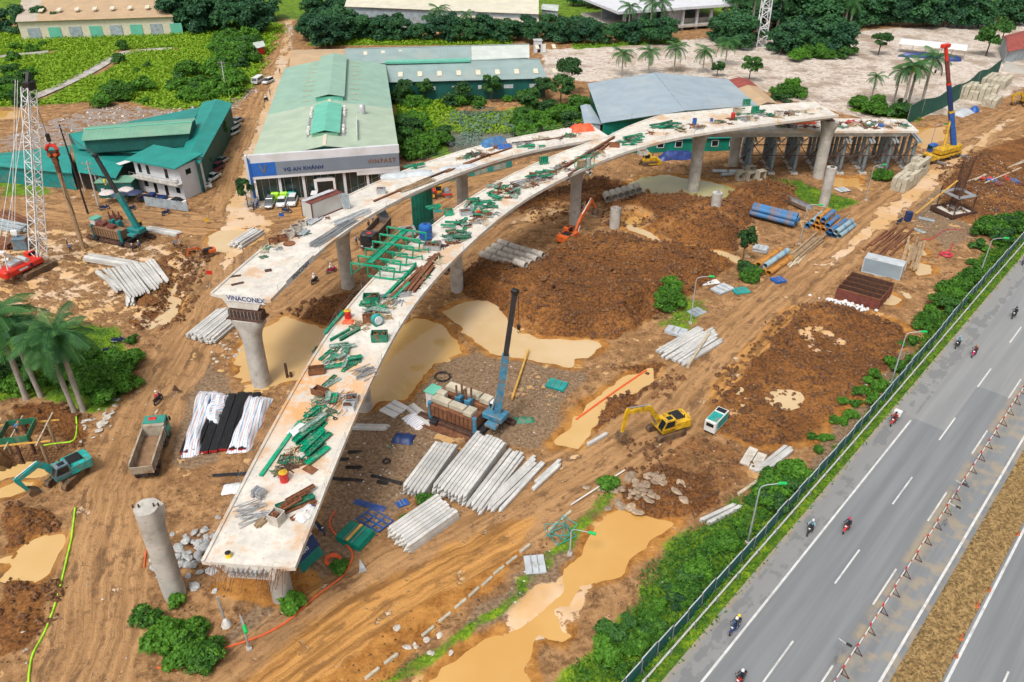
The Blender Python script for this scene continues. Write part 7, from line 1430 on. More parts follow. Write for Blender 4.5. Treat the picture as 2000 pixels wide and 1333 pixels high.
for k in range(4):
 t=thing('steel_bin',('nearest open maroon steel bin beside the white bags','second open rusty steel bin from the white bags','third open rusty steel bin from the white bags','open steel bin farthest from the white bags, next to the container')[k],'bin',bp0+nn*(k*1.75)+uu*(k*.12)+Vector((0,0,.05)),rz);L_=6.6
 P(t,'floor','mud_dry',('b',L_/2,.85,.08,L_-.1,1.6,.1));P(t,'side','rust_red',('b',L_/2,0,.95,L_,.08,1.9));P(t,'side','rust_dark',('b',L_/2,1.66,.93,L_-.1,.06,1.8));P(t,'side','rust_red',('b',L_/2,1.72,.95,L_,.05,1.9));P(t,'end','rust_red',('b',0,.85,.95,.08,1.62,1.9));P(t,'end','rust_red',('b',L_,.85,.95,.08,1.62,1.9));P(t,'rim','rust',('b',L_/2,0,1.92,L_+.1,.14,.1),('b',L_/2,1.7,1.92,L_+.1,.14,.1),('b',0,.85,1.925,.12,1.7,.1),('b',L_,.85,1.925,.12,1.7,.1))  # inner sheet on the far side: darker colour paints in the hollow's shade
m=MB()
for i in range(60):x,y=random.gauss(0,1.9),random.gauss(0,.5);m.B(x,y,max(.05,.3-.05*abs(x)),random.uniform(.3,.6),random.uniform(.25,.5),random.uniform(.2,.4),.08,random.uniform(0,3))
tag(m.obj('plastic_sheeting','white',None,gp(1655,598),rz),'heap of crumpled white plastic beside the rusty bins','plastic')
t=thing('generator','teal and white generator box on the brown mud','generator',gp(1397,833),hd((1388,842),(1412,815)));P(t,'body','white_dirty',('B',0,0,1.0,3.6,1.5,1.6,.06));P(t,'side_panel','teal_machine',('b',.2,-.76,1.1,2.8,.03,1.2),('b',.2,.76,1.1,2.8,.03,1.2));P(t,'top_panel','teal_machine',('b',-.5,0,1.81,2.0,1.3,.03));P(t,'grille','glass_dark',('b',-1.81,0,1.3,.03,1.0,.5),('b',1.2,0,1.815,.8,1.2,.03));P(t,'skid','black_steel',('b',0,.5,.1,3.6,.15,.2),('b',0,-.5,.1,3.6,.15,.2))
def panels(px,py,L_,w,n,mat,label,rz=0.,cat='panel',bands=2,th=.09,base=None,lean=0.):
 """flat stack of site panels with battens"""
 t=thing('sheet_pallet',label,cat,(base or gp)(px,py),rz);t.rotation_euler.x=lean
 for k in range(n):
  o=P(t,'panel',mat,('b',random.uniform(-.1,.1)*(k>0),random.uniform(-.1,.1)*(k>0),.05+k*(th+.02),L_,w,th,random.uniform(-.06,.06)*(k>0)))
 for k in range(bands):P(t,'batten','steel',('b',(k+1)*L_/(bands+1)-L_/2,0,.06+n*(th+.02),.07,w,.05))
 return t
for a in[(1088,754,2.6,2.0,3,'teal_panel','teal site panels flat on the litter near the rig',R(-25)),(1410,567,3.2,2.2,4,'panel_pale','pale sheet panels stacked on the green strip',R(35)),(1446,569,2.6,2.0,2,'teal_panel','green lettered panel on the green strip',R(15)),(1360,611,2.4,2.0,2,'panel_grey','grey patterned panel leaning by the lamp foot',R(35)),(1320,651,3.0,1.9,5,'panel_pale','white topped panel stack above the loose pile row',R(-30)),(1485,489,2.4,2.0,6,'panel_pale','white topped panel stack beside the pipes',R(-30)),(1385,552,3.4,1.4,1,'white_dirty','long white board at the edge of the pale stream',R(15)),(1044,1104,2.0,2.4,2,'panel_pale','rust stained pale panel beside the orange pond',R(5)),(770,800,2.8,2.6,2,'white','white gridded panel leaning beside the pond',R(55)),(695,1052,3.0,2.6,7,'hoarding_green','stack of dark green panels with an orange band',R(-28)),(1520,549,2.0,1.8,3,'blue','blue rack tray beside the haul road',R(20)),(1645,371,2.6,2.2,1,'panel_pale','white sheet leaning beside the short white pier',R(20)),(785,985,1.2,1.0,2,'blue','small pale blue crate panel at the leftmost pile stack',R(30)),(1810,430,2.8,1.0,2,'panel_grey','grey steel tray in the debris by the column cage',R(-35)),(1795,452,2.4,.9,2,'galv','wire mesh tray left of the red hose',R(-60))]:panels(*a)
P([o for o in col.objects if o.get('label')=='stack of dark green panels with an orange band'][0],'orange_band','wood_yellow',('b',-.1,0,.87,.35,2.6,.03))
t=thing('hoarding_board','dark blue and green lettered board leaning on the nearer ramp end','board',gp(612,1100),R(60));P(t,'board','navy',('b',0,0,1.6,3.4,.1,1.5));P(t,'lower_board','hoarding_green',('b',0,-.02,.45,3.0,.1,1.0));P(t,'upper_board','white',('b',.1,.02,2.75,3.2,.1,.8));text_part(t,'lettering','0243',.5,'white',(0,-.07,1.6),(R(90),0,0),.005);t.rotation_euler.x=R(-35)
t=thing('welded_grille','blue welded steel frame leaning beside the green panels','frame',gp(732,1018),R(-35));t.rotation_euler.x=R(-8);P(t,'frame','blue',*[('b',-1.6+1.07*k,0,.12,.12,2.4,.12)for k in range(4)],*[('b',0,-1.15+.77*k,.14,3.3,.12,.12)for k in range(4)]);
one('pipe_bundle','blue','bundle of blue scaffold tubes beside the blue frame','tubes',gp(722,990),R(-20),*[('c',(-1.9,-.25+.12*i,.1+.1*(i%2)),(1.9,-.25+.12*i,.1+.1*(i%2)),.055,.055,6)for i in range(6)])
one('post_bundle','steel_light','fan of short galvanised posts by the orange hose coil','posts',gp(704,1098),R(-70),*[('c',(-.2,0,.06+.02*i),(1.5,-.35+.14*i,.06+.02*i),.05,.05,6)for i in range(6)])
t=thing('wire_cage','tangled green wire mesh frames beside the orange pond','frame',gp(1098,1048),R(25))
for k,(x,y,z,a)in enumerate(((0,0,.2,.1),(.5,.6,.6,.5),(-.6,.3,.9,-.3))):
 o=P(t,'mesh_frame','teal_panel',('m',(-1.2,-.9,z),(1.2,-.9,z),.07),('m',(-1.2,.9,z),(1.2,.9,z),.07),('m',(-1.2,-.9,z),(-1.2,.9,z),.07),('m',(1.2,-.9,z),(1.2,.9,z),.07),('m',(-1.2,-.9,z),(1.2,.9,z+.4),.05));o.location=(x,y,0);o.rotation_euler=(.2*a,-.3*a,a)
def hose(name,px,r,mat,label,dz=.08,cat='hose',sm=True):
 pts=[gp(*p)for p in px];pts=smooth_path(pts,.5,2)if sm else pts;pts=[Vector((p.x,p.y,max(gz(p.x,p.y),WATER)+dz))for p in pts];c0=pts[0];m=MB();m.t([p-c0 for p in pts],r,6);return tag(m.obj(name,mat,None,c0),label,cat)
def coil(px,py,rad,turns,r,mat,label,base=None):
 m=MB();pts=[(rad*(.62+.4*((k//16*37)%10)/10)*math.cos(k*.3927)+.1*rad*math.sin(k//16*2.),rad*(.6+.36*((k//16*53)%10)/10)*math.sin(k*.3927),.1+.03*(k//16)+.03*math.sin(k*.7))for k in range(16*turns)];pts=[tuple(q)for q in smooth_path(pts,9,1)];m.t(pts,r,6);return tag(m.obj('hose_coil',mat,None,(base or gp)(px,py)),label,'hose')
hose('hose',[(151,810),(154,850),(150,872),(128,890),(92,897)],.09,'lime','yellow green hose hanging over the left pit');hose('hose',[(147,993),(141,1050),(115,1160),(90,1235),(60,1278),(56,1340)],.1,'lime','long yellow green tape hose along the left haul road')
hose('hose',[(1262,726),(1215,758),(1170,790),(1125,822)],.13,'hose_orange','orange pipe along the long water trench');hose('hose',[(655,1000),(640,1008),(640,1030),(665,1055),(690,1075),(700,1090),(680,1108)],.1,'hose_orange','orange hose looping past the green panels');hose('hose',[(684,1100),(685,1118),(660,1135),(610,1170),(560,1220),(500,1248),(440,1268),(395,1275),(375,1300),(340,1317),(308,1305)],.09,'hose_orange','long orange hose running to the bottom left bushes');hose('hose',[(290,1062),(284,1080),(282,1110)],.08,'hose_orange','short orange hose beside the lone pier')
hose('hose',[(1862,475),(1856,490),(1835,498),(1830,505)],.09,'hose_red','red hose leading from the red coil');hose('hose',[(1800,468),(1815,472),(1838,455),(1850,447),(1880,450)],.07,'hose_red','thin reddish hose by the mesh tray')
coil(650,1096,1.05,5,.09,'hose_orange','coil of bright orange hose below the nearer ramp end');coil(1848,499,1.25,6,.11,'hose_red','coil of red hose near the hoarding bushes');coil(755,903,.6,4,.06,'black','black cable ring on the mud below the ramp');coil(865,738,1.6,4,.04,'black','tangle of black cable beside the pond')
hose('pole',[(1000,785),(1032,692)],.16,'wood_yellow','long yellow pole leaning on the ground beside the rig',.5,'pole',False);hose('pole',[(1115,990),(1220,922)],.09,'white_dirty','fallen white lamp pole on the green strip',.3,'pole',False)
def rock_mesh(name,mat):
 m=MB();n=7;zs=[(.75,0),(1.0,.3),(.85,.65),(.4,.85)]
 pr=[[(r*random.uniform(.75,1.15)*math.cos(i*6.283/n),r*random.uniform(.75,1.15)*math.sin(i*6.283/n),z*random.uniform(.85,1.15))for i in range(n)]for r,z in zs];m.v=[v for ring in pr for v in ring]
 m.f=[(j*n+i,j*n+(i+1)%n,(j+1)*n+(i+1)%n,(j+1)*n+i)for j in range(3)for i in range(n)]+[tuple(range(3*n,4*n))];m.s=[False]*len(m.f);return m.mesh(name,mat)
RK=[rock_mesh('rock','stone')for _ in range(5)];RB=[rock_mesh('broken_slab','rubble')for _ in range(4)];RW=[rock_mesh('concrete_chunk','pipe_concrete')for _ in range(4)]
def heap(name,kit,px,py,n,sx,sy,s0,s1,label,group,cat,fl=1.,hh=.6):
 c=gp(px,py)
 for i in range(n):
  x,y=random.gauss(0,sx),random.gauss(0,sy);o=bpy.data.objects.new(name,random.choice(kit));col.objects.link(o);s=random.uniform(s0,s1);z=gz(c.x+x,c.y+y)+hh*math.exp(-(x*x/sx**2+y*y/sy**2))*random.random()
  o.location=(c.x+x,c.y+y,z-.05);o.scale=(s*random.uniform(.8,1.4),s,s*fl);o.rotation_euler=(random.uniform(-.4,.4),random.uniform(-.4,.4),random.uniform(0,6.28));tag(o,label,cat,group)
heap('rock',RK,378,1085,62,1.9,1.7,.22,.6,'grey boulder in the heap beside the lone pier','boulder heap','rock',.9,.9);heap('broken_slab',RB,1255,955,46,2.2,1.5,.3,.75,'brown broken slab in the heap above the orange pond','broken slab heap','slab',.5,.9);heap('concrete_chunk',RW,195,825,34,1.2,2.0,.15,.5,'pale broken concrete chunk on the bank of the left pit','pale chunks by the pit','concrete',.5,.3)
heap('concrete_chunk',RW,445,690,24,2.2,1.8,.15,.4,'pale stone scattered at the foot of the farther ramp pier','stones by the ramp pier','stone',.6,.1);heap('concrete_chunk',RW,820,1255,9,2.0,1.5,.2,.4,'pale kerb block on the strip above the orange pond','kerb blocks by the pond','block',.6,.1);heap('concrete_chunk',RW,240,385,30,4,2,.2,.5,'pale rubble lump beside the green site cabin','rubble by the cabin','rubble',.5,.2)
kb=MB();kb.B(0,0,.12,1.5,.3,.3,.04);kbm=kb.mesh('kerb_stone','block_tan');K=smooth_path([gp(*p)for p in((690,1345),(800,1262),(900,1180),(1000,1095),(1080,1030),(1130,985))],1.62,0)
for i,p in enumerate(K[:-1]):
 if random.random()<.28:continue
 d=K[i+1]-p;o=bpy.data.objects.new('kerb_stone',kbm);col.objects.link(o);o.location=p+Vector((random.uniform(-.1,.1),0,random.uniform(-.12,.02)));o.rotation_euler=(random.uniform(-.1,.1),0,math.atan2(d.y,d.x)+random.uniform(-.05,.05));tag(o,'muddy kerb stone along the bottom haul road','kerb','kerb stones of the haul road')
bk_=MB();bk_.B(0,0,.5,2.0,1.0,1.0,.05);bkm=bk_.mesh('concrete_block','block_tan')
def blocks(px,py,rz,nx,ny,nz,label,group,s=1.,keep=.85):
 c=gp(px,py)
 for k in range(nz):
  for i in range(nx):
   for j in range(ny):
    if k and random.random()>keep**k:continue
    x,y=(i-nx/2+.5)*2.08*s,(j-ny/2+.5)*1.08*s;o=bpy.data.objects.new('concrete_block',bkm);col.objects.link(o);o.scale=(s,)*3;o.location=(c.x+x*math.cos(rz)-y*math.sin(rz)+random.uniform(-.06,.06),c.y+x*math.sin(rz)+y*math.cos(rz),c.z+k*1.01*s-.05);o.rotation_euler.z=rz+random.uniform(-.03,.03);tag(o,label,'block',group)
blocks(1907,192,R(55),3,7,3,'tan concrete block in the large stack by the net fence','blocks by the net fence',1.2);blocks(1940,165,R(50),4,6,2,'tan concrete block in the farther stack by the net fence','farther blocks by the net fence',1.2);blocks(1935,205,R(50),3,3,2,'tan concrete block in the low stack beside the right haul road','low blocks by the haul road',1.1)
blocks(1768,362,R(48),5,3,3,'tan concrete block in the wall beside the street lamp','blocks of the roadside wall',.95);blocks(1785,345,R(48),4,3,4,'tan concrete block in the higher part of the roadside wall','higher blocks of the wall',.95,.8)
t=thing('column_cage','tall dark rebar column with work platform at the right','rebar column',gp(1862,412),R(20))
P(t,'pit_frame','rust_dark',('b',0,-2.6,.15,6.2,.3,.7),('b',0,2.6,.15,6.2,.3,.7),('b',-3,0,.15,.3,5.0,.7),('b',3,0,.15,.3,5.0,.7));P(t,'slab','deck_concrete',('b',0,0,.05,5.7,4.9,.2))
P(t,'rebar','rust_dark',*[('m',(1.0*math.cos(k*.26),1.0*math.sin(k*.26),0),(1.0*math.cos(k*.35),1.0*math.sin(k*.35),11),.06)for k in range(18)]);P(t,'hoop','rust_dark',*[('t',[(1.02*math.cos(a*.5236),1.02*math.sin(a*.5236),.5+.5*z)for a in range(13)],.03,4)for z in range(21)])
P(t,'platform','steel',('b',0,-1.9,3.6,4.8,1.0,.1),('b',0,1.9,3.6,4.8,1.0,.1),('b',-1.9,0,3.62,1.0,2.8,.1),('b',1.9,0,3.62,1.0,2.8,.1))
for x in(-2.2,2.2):
 for y in(-2.2,2.2):P(t,'scaffold_leg','rust_dark',('b',x,y,2.3,.16,.16,4.8))
P(t,'prop','wood_yellow',('m',(-8.5,1.0,.2),(-1.6,-.2,6.5),.22))
pc=gp(60,905);t=thing('pit_shoring','timber and steel shoring frame with green panels over the left pit','shoring',pc,R(12));z0=pc.z
for i,x in enumerate((-2.6,0,2.6)):
 for y in(-1.6,1.9):P(t,'post','rust_dark' if i%2 else 'wood',('c',(x,y,-.2),(x+.1,y,4.6),.2,.2,8))
for y in(-1.9,2.2):P(t,'waler','wood_yellow',('m',(-4.2,y,4.6),(4.0,y-.2,4.5),.16));
for x in(-3,-.6,2.8):P(t,'waler','wood_pale',('m',(x,-3.0,4.75),(x+.2,3.4,4.75),.14))
for a_,b_ in(((-1.6,-1.7),(1.6,-1.7)),((-1.6,1.8),(1.6,1.8)),((-1.6,-1.65),(-1.6,1.75)),((1.6,-1.65),(1.6,1.75))):P(t,'formwork_panel','green_dull',('m',(*a_,5.0),(*b_,5.0),.1,.8))
P(t,'rebar_mat','rust',*[('m',(-3+.5*k,-2.6,.5),(-3+.5*k,2.6,.5),.05)for k in range(13)],*[('m',(-3.1,-2.6+.5*k,.55),(3.1,-2.6+.5*k,.55),.05)for k in range(11)])
person(Vector((pc.x,pc.y,z0+4.75)),1.,'bend','worker with yellow helmet crouching on the left pit shoring','cloth_blue','cloth_dark','orange')
t=thing('rusty_hbeam','rusty steel post standing in the muddy pond','post',gp(562,740));P(t,'post','rust_dark',('b',0,0,.8,.3,.3,3.4),('b',.5,.1,.2,.3,.3,1.6))
def lump_tarp(px,py,rz,l,w,h,mat,label,base=None):
 m=MB();nu,nv=12,6
 for i in range(nu+1):
  for j in range(nv+1):
   f,g=i/nu*2-1,j/nv*2-1;hh=h*(1-abs(g)**2.5)*(1-abs(f)**6)*random.uniform(.75,1.1);m.v.append((f*l/2*random.uniform(.95,1.05),g*w/2*random.uniform(.9,1.1),max(0.02,hh)))
 for i in range(nu):
  for j in range(nv):k=i*(nv+1)+j;m.f.append((k,k+nv+1,k+nv+2,k+1));m.s.append(True)
 return tag(m.obj('tarpaulin',mat,None,(base or gp)(px,py),rz),label,'tarpaulin')
lump_tarp(1322,310,R(8),9,2.6,1.8,'blue_tarp','long dark blue tarpaulin beside the bulldozer');lump_tarp(1878,222,R(40),7,4,1.2,'panel_pale','pale sheet heap at the foot of the net fence');lump_tarp(1902,218,R(40),3,2,1.4,'blue','small blue tarpaulin by the pale sheet heap');lump_tarp(815,822,R(-50),3.4,2.6,.5,'tarp_stripe','torn striped sheet beside the rig piles');lump_tarp(788,858,R(-10),2.6,2.0,.7,'navy','dark blue and white sack heap on the mud');lump_tarp(1020,822,R(5),3,1.2,.5,'green_dull','green and blue cloth on the litter by the rig');lump_tarp(455,955,R(10),2.4,1.8,.5,'white','white sheet on the rebar left of the nearer ramp')
for px,py,n,lb in((1945,360,3,'red and blue formwork panels dumped at the right edge'),):
 for k in range(6):panels(px-20+14*k,py-12+6*(k%3),2.6,1.4,2,('red','blue','rust_red')[k%3],('red formwork panel lying farthest left at the right edge','blue formwork panel second at the right edge','maroon formwork panel third at the right edge','red formwork panel fourth at the right edge','blue formwork panel fifth at the right edge','maroon formwork panel outermost at the right edge')[k],R(20*k),lean=.3*(k%2))
stack('concrete_slab',(1462,915),(1480,885),2,1,'pale concrete slab beside the trio of white piles','slabs beside the trio',1.1,.3,'pipe_concrete',.1,.3,'slab',0)
one('site_toilet','navy','blue bin box standing beside the right haul road','bin',gp(1772,432),R(20),('B',0,0,.9,1.0,1.0,1.8,.06),('b',0,0,1.83,1.1,1.1,.08));one('tool_box','blue_grey_machine','dark blue site box behind the lattice crane','box',gp(45,486),R(10),('B',0,0,1.1,2.4,2.0,2.0,.1),('b',0,0,2.15,2.5,2.1,.1));one('oil_drum','white_dirty','pale drum lying at the left edge of the yard','drum',gp(12,512),.4,('c',(-.5,0,.35),(.5,0,.35),.35,.35,12))
gc=thing('green_screen','tall green cloth screen hanging under the farther ramp','screen',gp(828,452),R(8));P(gc,'cloth','hoarding_green',*[('b',-1.6+.64*k,.04*(k%2),5.4,.63,.06,10.2)for k in range(6)]);P(gc,'pole','steel',('c',(-1.95,0,0),(-1.95,0,11),.05,.05,6),('c',(2.0,0,0),(2.0,0,11),.05,.05,6))
for px,py,mt,lb in((408,556,'red','small red flag beside the left haul road'),(548,441,'blue','blue flag on the farther ramp edge')):t=thing('flag',lb,'flag',gp(px,py));P(t,'pole','steel',('c',(0,0,0),(0,0,2.6),.03,.03,5));P(t,'cloth',mt,('b',.5,0,2.2,1.0,.04,.7))
for px,py,lb in((405,438,'yellow triangular warning sign on the wet junction'),(346,770,'dark triangular sign leaning beside the left haul road')):t=thing('warning_sign',lb,'sign',gp(px,py),-.2);P(t,'plate','yellow' if px>400 else 'rust_dark',('p',[(-.6,.5),(.6,.5),(0,1.5)],-.03,.03));P(t,'stand','steel',('m',(0,0,0),(0,.1,.6),.06))
# ============ GEAR ON THE DECKS
def tangent(path,p):
 k,_=nearest(path,p);d=path[min(k+1,len(path)-1)]-path[max(k-1,0)];return math.atan2(d.y,d.x)
def bracket(t,w=7.6,h=1.9):
 P(t,'top_chord','green_paint',('m',(-w/2,0,h),(w/2-1.2,0,h),.22));P(t,'bottom_chord','green_paint',('m',(-w*.18,0,.25),(w*.3,0,.25),.2))
 for a,b in(((-w/2,h),(-w/2,.2)),((-w/2+.2,.4),(-w*.22,h)),((-w*.18,.2),(-w*.18,h)),((w*.05,.2),(w*.05,h)),((w*.3,.2),(w/2-1.2,h)),((w*.3,.25),(w/2,.7)),((w/2,.2),(w/2,.9))):P(t,'strut','green_paint',('m',(a[0],0,a[1]),(b[0],0,b[1]),.16))
names=('nearest','second','third','fourth','fifth','farthest')
for k in range(6):
 p=onB(738+13.0*k,545-14.2*k);tg=tangent(Bright,p);t=thing('support_truss','green steel form bracket, %s of six standing across the nearer ramp'%names[k],'bracket',p,tg-R(90)+R(4));bracket(t)
p=onB(728,520);t=thing('walkway_grating','green grating walkway lying over the form brackets','walkway',onB(738,534)+Vector((0,0,1.95)),tangent(Bright,p)+R(2));P(t,'grating','green_paint',('b',4.5,.5,.05,11,.9,.08));P(t,'edge','green_dull',('b',4.5,.98,.1,11,.06,.2),('b',4.5,.03,.1,11,.06,.2))
def beam(px0,px1,w,h,mat,label,on_=onB,cat='beam',name='steel_beam',group=None,dz=0.):
 a,b=on_(*px0),on_(*px1);c=(a+b)/2;d=b-a;L_=d.length;t=tag(bpy.data.objects.new(name,shared(('bm',round(L_,1),w,h,mat),lambda:beam_mesh(L_,w,h,mat))),label,cat,group);col.objects.link(t);t.location=c+Vector((0,0,dz));t.rotation_euler=(0,-math.asin(max(-1,min(1,d.z/L_))),math.atan2(d.y,d.x));return t
def beam_mesh(L_,w,h,mat):
 m=MB();m.b(0,0,.03,L_,w,.06);m.b(0,0,h-.03,L_,w,.06);m.b(0,0,h/2,L_,w*.3,h-.13);return m.mesh('steel_beam',mat)
for i,(a,b,mt,lb)in enumerate([((750,585),(812,522),'green_paint','bright green long beam beside the rusty ones on the nearer ramp'),((764,584),(826,524),'rust','rusty long beam between the green ones on the nearer ramp'),((768,588),(800,556),'green_paint','second green beam beside the rusty ones on the nearer ramp'),((790,572),(852,500),'rust','widest rusty beam on the nearer ramp'),((800,570),(858,498),'rust','rusty beam right of the widest one'),((808,572),(848,524),'rust','rusty beam nearest the railing of the nearer ramp'),((635,655),(672,612),'green_paint','green beam along the left edge of the nearer ramp'),((645,668),(684,646),'green_paint','thin green bar lying diagonally on the nearer ramp'),((664,667),(703,645),'green_dull','dark green channel on the nearer ramp beside the mixer'),((510,932),(586,824),'green_paint','long flat green plank on the left of the nearer ramp end'),((1104,328),(1200,270),'rust','very long rusty beam where the ramps fork'),((1085,338),(1180,285),'rust_dark','dark long beam where the ramps fork'),((1110,345),(1190,282),'rust','second long rusty beam where the ramps fork')]):beam(a,b,.42 if 'thin' not in lb else .2,.4 if 'plank' not in lb else .18,mt,lb)
for a,b,mt,lb in[((1000,281),(1072,274),'rust_dark','dark long beam on the farther ramp near the orange tarp'),((1065,276),(1122,265),'rust','rusty timber beside the orange tarp'),((730,395),(840,348),'rust','rusty beam lying along the farther ramp by the tubes'),((870,338),(960,303),'rust','rusty plank along the middle of the farther ramp'),((815,358),(880,332),'rust_dark','dark plank beside the silver sheet on the farther ramp'),((905,322),(1000,290),'rust','rusty plank along the far part of the farther ramp'),((780,375),(790,368),'rust_dark','short dark offcut on the farther ramp')]:beam(a,b,.35,.25,mt,lb,onA)
def tubes(a,b,n,r,mat,label,on_=onA,spread=1.):
 p,q=on_(*a),on_(*b);c=(p+q)/2;d=q-p;L_=d.length;m=MB()
 for i in range(n):y=random.gauss(0,.45)*spread;sk=random.uniform(-.25,.25)*spread;x=random.uniform(-.4,.4);z=r+.11*random.random()*(2.5-abs(y));m.c((-L_/2+x,y-sk,z),(L_/2+x,y+sk,z+.03),r,r,5)
 return tag(m.obj('tube_bundle',mat,None,c,math.atan2(d.y,d.x)),label,'tubes')
tubes((612,482),(690,432),26,.06,'steel','bundle of grey scaffold tubes on the right edge of the farther ramp');tubes((655,440),(720,412),18,.06,'steel_light','second bundle of grey tubes farther along the ramp');tubes((780,374),(842,352),20,.06,'wood','bundle of brown tubes on the farther ramp edge');tubes((742,580),(805,575),14,.05,'steel','grey tubes lying across the nearer ramp',onB);tubes((696,735),(728,722),26,.04,'steel','fan of thin grey rods on the nearer ramp',onB,1.6);tubes((465,1010),(520,992),22,.04,'steel','thin grey rods near the end of the nearer ramp',onB,2.);tubes((1010,362),(1060,348),20,.06,'steel','grey tubes on the nearer ramp before the fork',onB,1.2);tubes((655,812),(690,770),8,.03,'rust','thin rusty rods along the railing of the nearer ramp',onB,1.2)
def tray_mesh(L_,w,mat):
 m=MB();m.b(0,0,.02,L_,w,.04);m.b(0,w/2-.02,.1,L_,.04,.16);m.b(0,-w/2+.02,.1,L_,.04,.16);n=max(2,int(L_/.5))
 for k in range(n+1):m.b(-L_/2+k*L_/n,0,.1,.05,w-.1,.14)
 return m.mesh('formwork_tray',mat)
TR={}
def tray(px,py,L_,w,rz,mat,label,group,on_=onB,dz=0.,tilt=0.):
 o=bpy.data.objects.new('formwork_tray',shared(('tray',L_,w,mat),lambda:tray_mesh(L_,w,mat)));col.objects.link(o);p=on_(px,py);o.location=p+Vector((0,0,dz+.01+abs(math.sin(tilt))*w*.5));o.rotation_euler=(tilt,0,rz);return tag(o,label,'formwork',group)
def tray_heap(c,n,sx,sy,rz,label,group,mats,on_=onB,Ls=(1.2,1.6,2.3),rv=.5,lv=2):
 for i in range(int(n*1.45)):tray(c[0]+random.uniform(-sx,sx),c[1]+random.uniform(-sy,sy),random.choice(Ls),random.choice((.45,.6)),rz+random.uniform(-rv,rv),random.choice(mats),label,group,on_,random.randint(0,lv)*.2,random.uniform(-.12,.12))
GR=['green_paint','green_paint','green_dull','grey_green']
tray_heap((668,700),16,34,22,R(50),'green form panel in the big heap on the nearer ramp','form panels in the big heap',GR,rv=.9);tray_heap((640,765),4,14,24,R(70),'green form panel below the big heap on the nearer ramp','form panels below the big heap',GR);tray_heap((612,850),12,13,45,R(62),'green form panel in the long row near the rusty plates','form panels in the long row',GR,Ls=(2.2,3.,3.6),rv=.12);tray_heap((580,985),5,20,16,R(42),'green mesh panel near the end of the nearer ramp','mesh panels near the ramp end',['green_dull','rust'],Ls=(3.,),rv=.2)
tray_heap((725,605),6,22,8,R(10),'green form panel above the red drum on the nearer ramp','form panels by the red drum',GR);tray_heap((895,450),12,22,20,R(30),'green form panel in the heap before the blue tank','form panels before the blue tank',GR,rv=.9);tray_heap((935,410),16,28,18,R(30),'green form panel in the heap halfway along the nearer ramp','form panels halfway along',GR+['rust'],rv=1.2);tray_heap((985,375),14,28,14,R(25),'green form panel in the cluttered part before the fork','form panels before the fork',GR+['rust'],rv=1.2);tray_heap((1060,340),8,26,10,R(25),'green form panel beside the fork pipes','form panels beside the fork',GR+['rust'],rv=1.)
tray_heap((1230,275),9,24,9,R(15),'green form panel on the shared deck beside the rusty trough','form panels on the shared deck',GR,rv=.8);tray_heap((1300,247),7,18,5,R(10),'green channel panel in the middle of the shared deck','channel panels on the shared deck',['green_paint','green_dull'],Ls=(3.,3.6),rv=.5);tray_heap((1480,222),8,40,7,R(5),'green form panel near the far end of the shared deck','form panels at the far end',GR,rv=.8);tray_heap((1040,285),5,22,6,R(10),'green form panel left of the orange tarp','form panels by the orange tarp',GR,onA,rv=.3);tray_heap((810,325),4,16,5,R(15),'green form panel at the edge of the farther ramp','form panels at the farther ramp edge',['green_paint'],onA);tray_heap((850,405),4,14,12,R(40),'teal form panel right of the blue tank','form panels by the blue tank',['teal_panel','green_paint'],rv=.3)
def crate(px,py,w,d,h,mat,label,rz=0.,on_=onB,fill=None):
 t=thing('steel_crate',label,'crate',on_(px,py),rz);P(t,'side',mat,('b',0,-d/2,h/2,w,.05,h),('b',0,d/2,h/2,w,.05,h),('b',-w/2,0,h/2,.05,d-.06,h),('b',w/2,0,h/2,.05,d-.06,h));P(t,'floor',mat,('b',0,0,.05,w-.06,d-.06,.06))
 P(t,'contents',fill or 'rust',*[('B',random.uniform(-.3,.3)*w,random.uniform(-.3,.3)*d,h*.7,w*.35,d*.3,h*.5,.04,random.uniform(0,3))for _ in range(5)]);P(t,'rim',mat,('b',0,-d/2,h,w+.06,.09,.06),('b',0,d/2,h,w+.06,.09,.06),('b',-w/2,0,h+.003,.09,d,.06),('b',w/2,0,h+.003,.09,d,.06));return t
for a in[(726,590,2.0,1.2,1.0,'green_dull','dark green tool crate in the middle of the nearer ramp',.05),(742,664,1.9,1.2,1.0,'green_dull','green crate full of parts near the railing of the nearer ramp',.05),(719,629,1.2,1.0,.9,'rust','brown box beside the teal mixer',.2),(542,1020,1.1,1.1,1.1,'pipe_concrete','grey formwork box near the end of the nearer ramp',-.4),(682,800,1.2,.8,.7,'steel_light','grey bin at the railing of the nearer ramp',.0),(688,785,1.2,1.0,.7,'steel','grey bin with scraps at the railing of the nearer ramp',.2),(845,485,2.4,1.6,.7,'steel','grey mesh crate of blocks on the nearer ramp',-.1),(796,456,2.2,1.6,.8,'steel_light','white steel cage left of the blue tank',.3),(876,420,1.3,1.0,.9,'green_paint','green box beside the teal tray on the nearer ramp',.3),(910,418,1.8,1.2,.6,'galv','wire cage on the nearer ramp above the green box',.3),(1255,302,1.6,1.2,.8,'pipe_concrete','grey box on the shared deck beside the trough',.2),(1520,228,1.6,1.2,1.0,'pipe_concrete','grey block box near the far end of the shared deck',0.),(1440,222,1.6,1.3,1.0,'block_tan','pale box near the drum on the shared deck',0.)]:crate(*a)
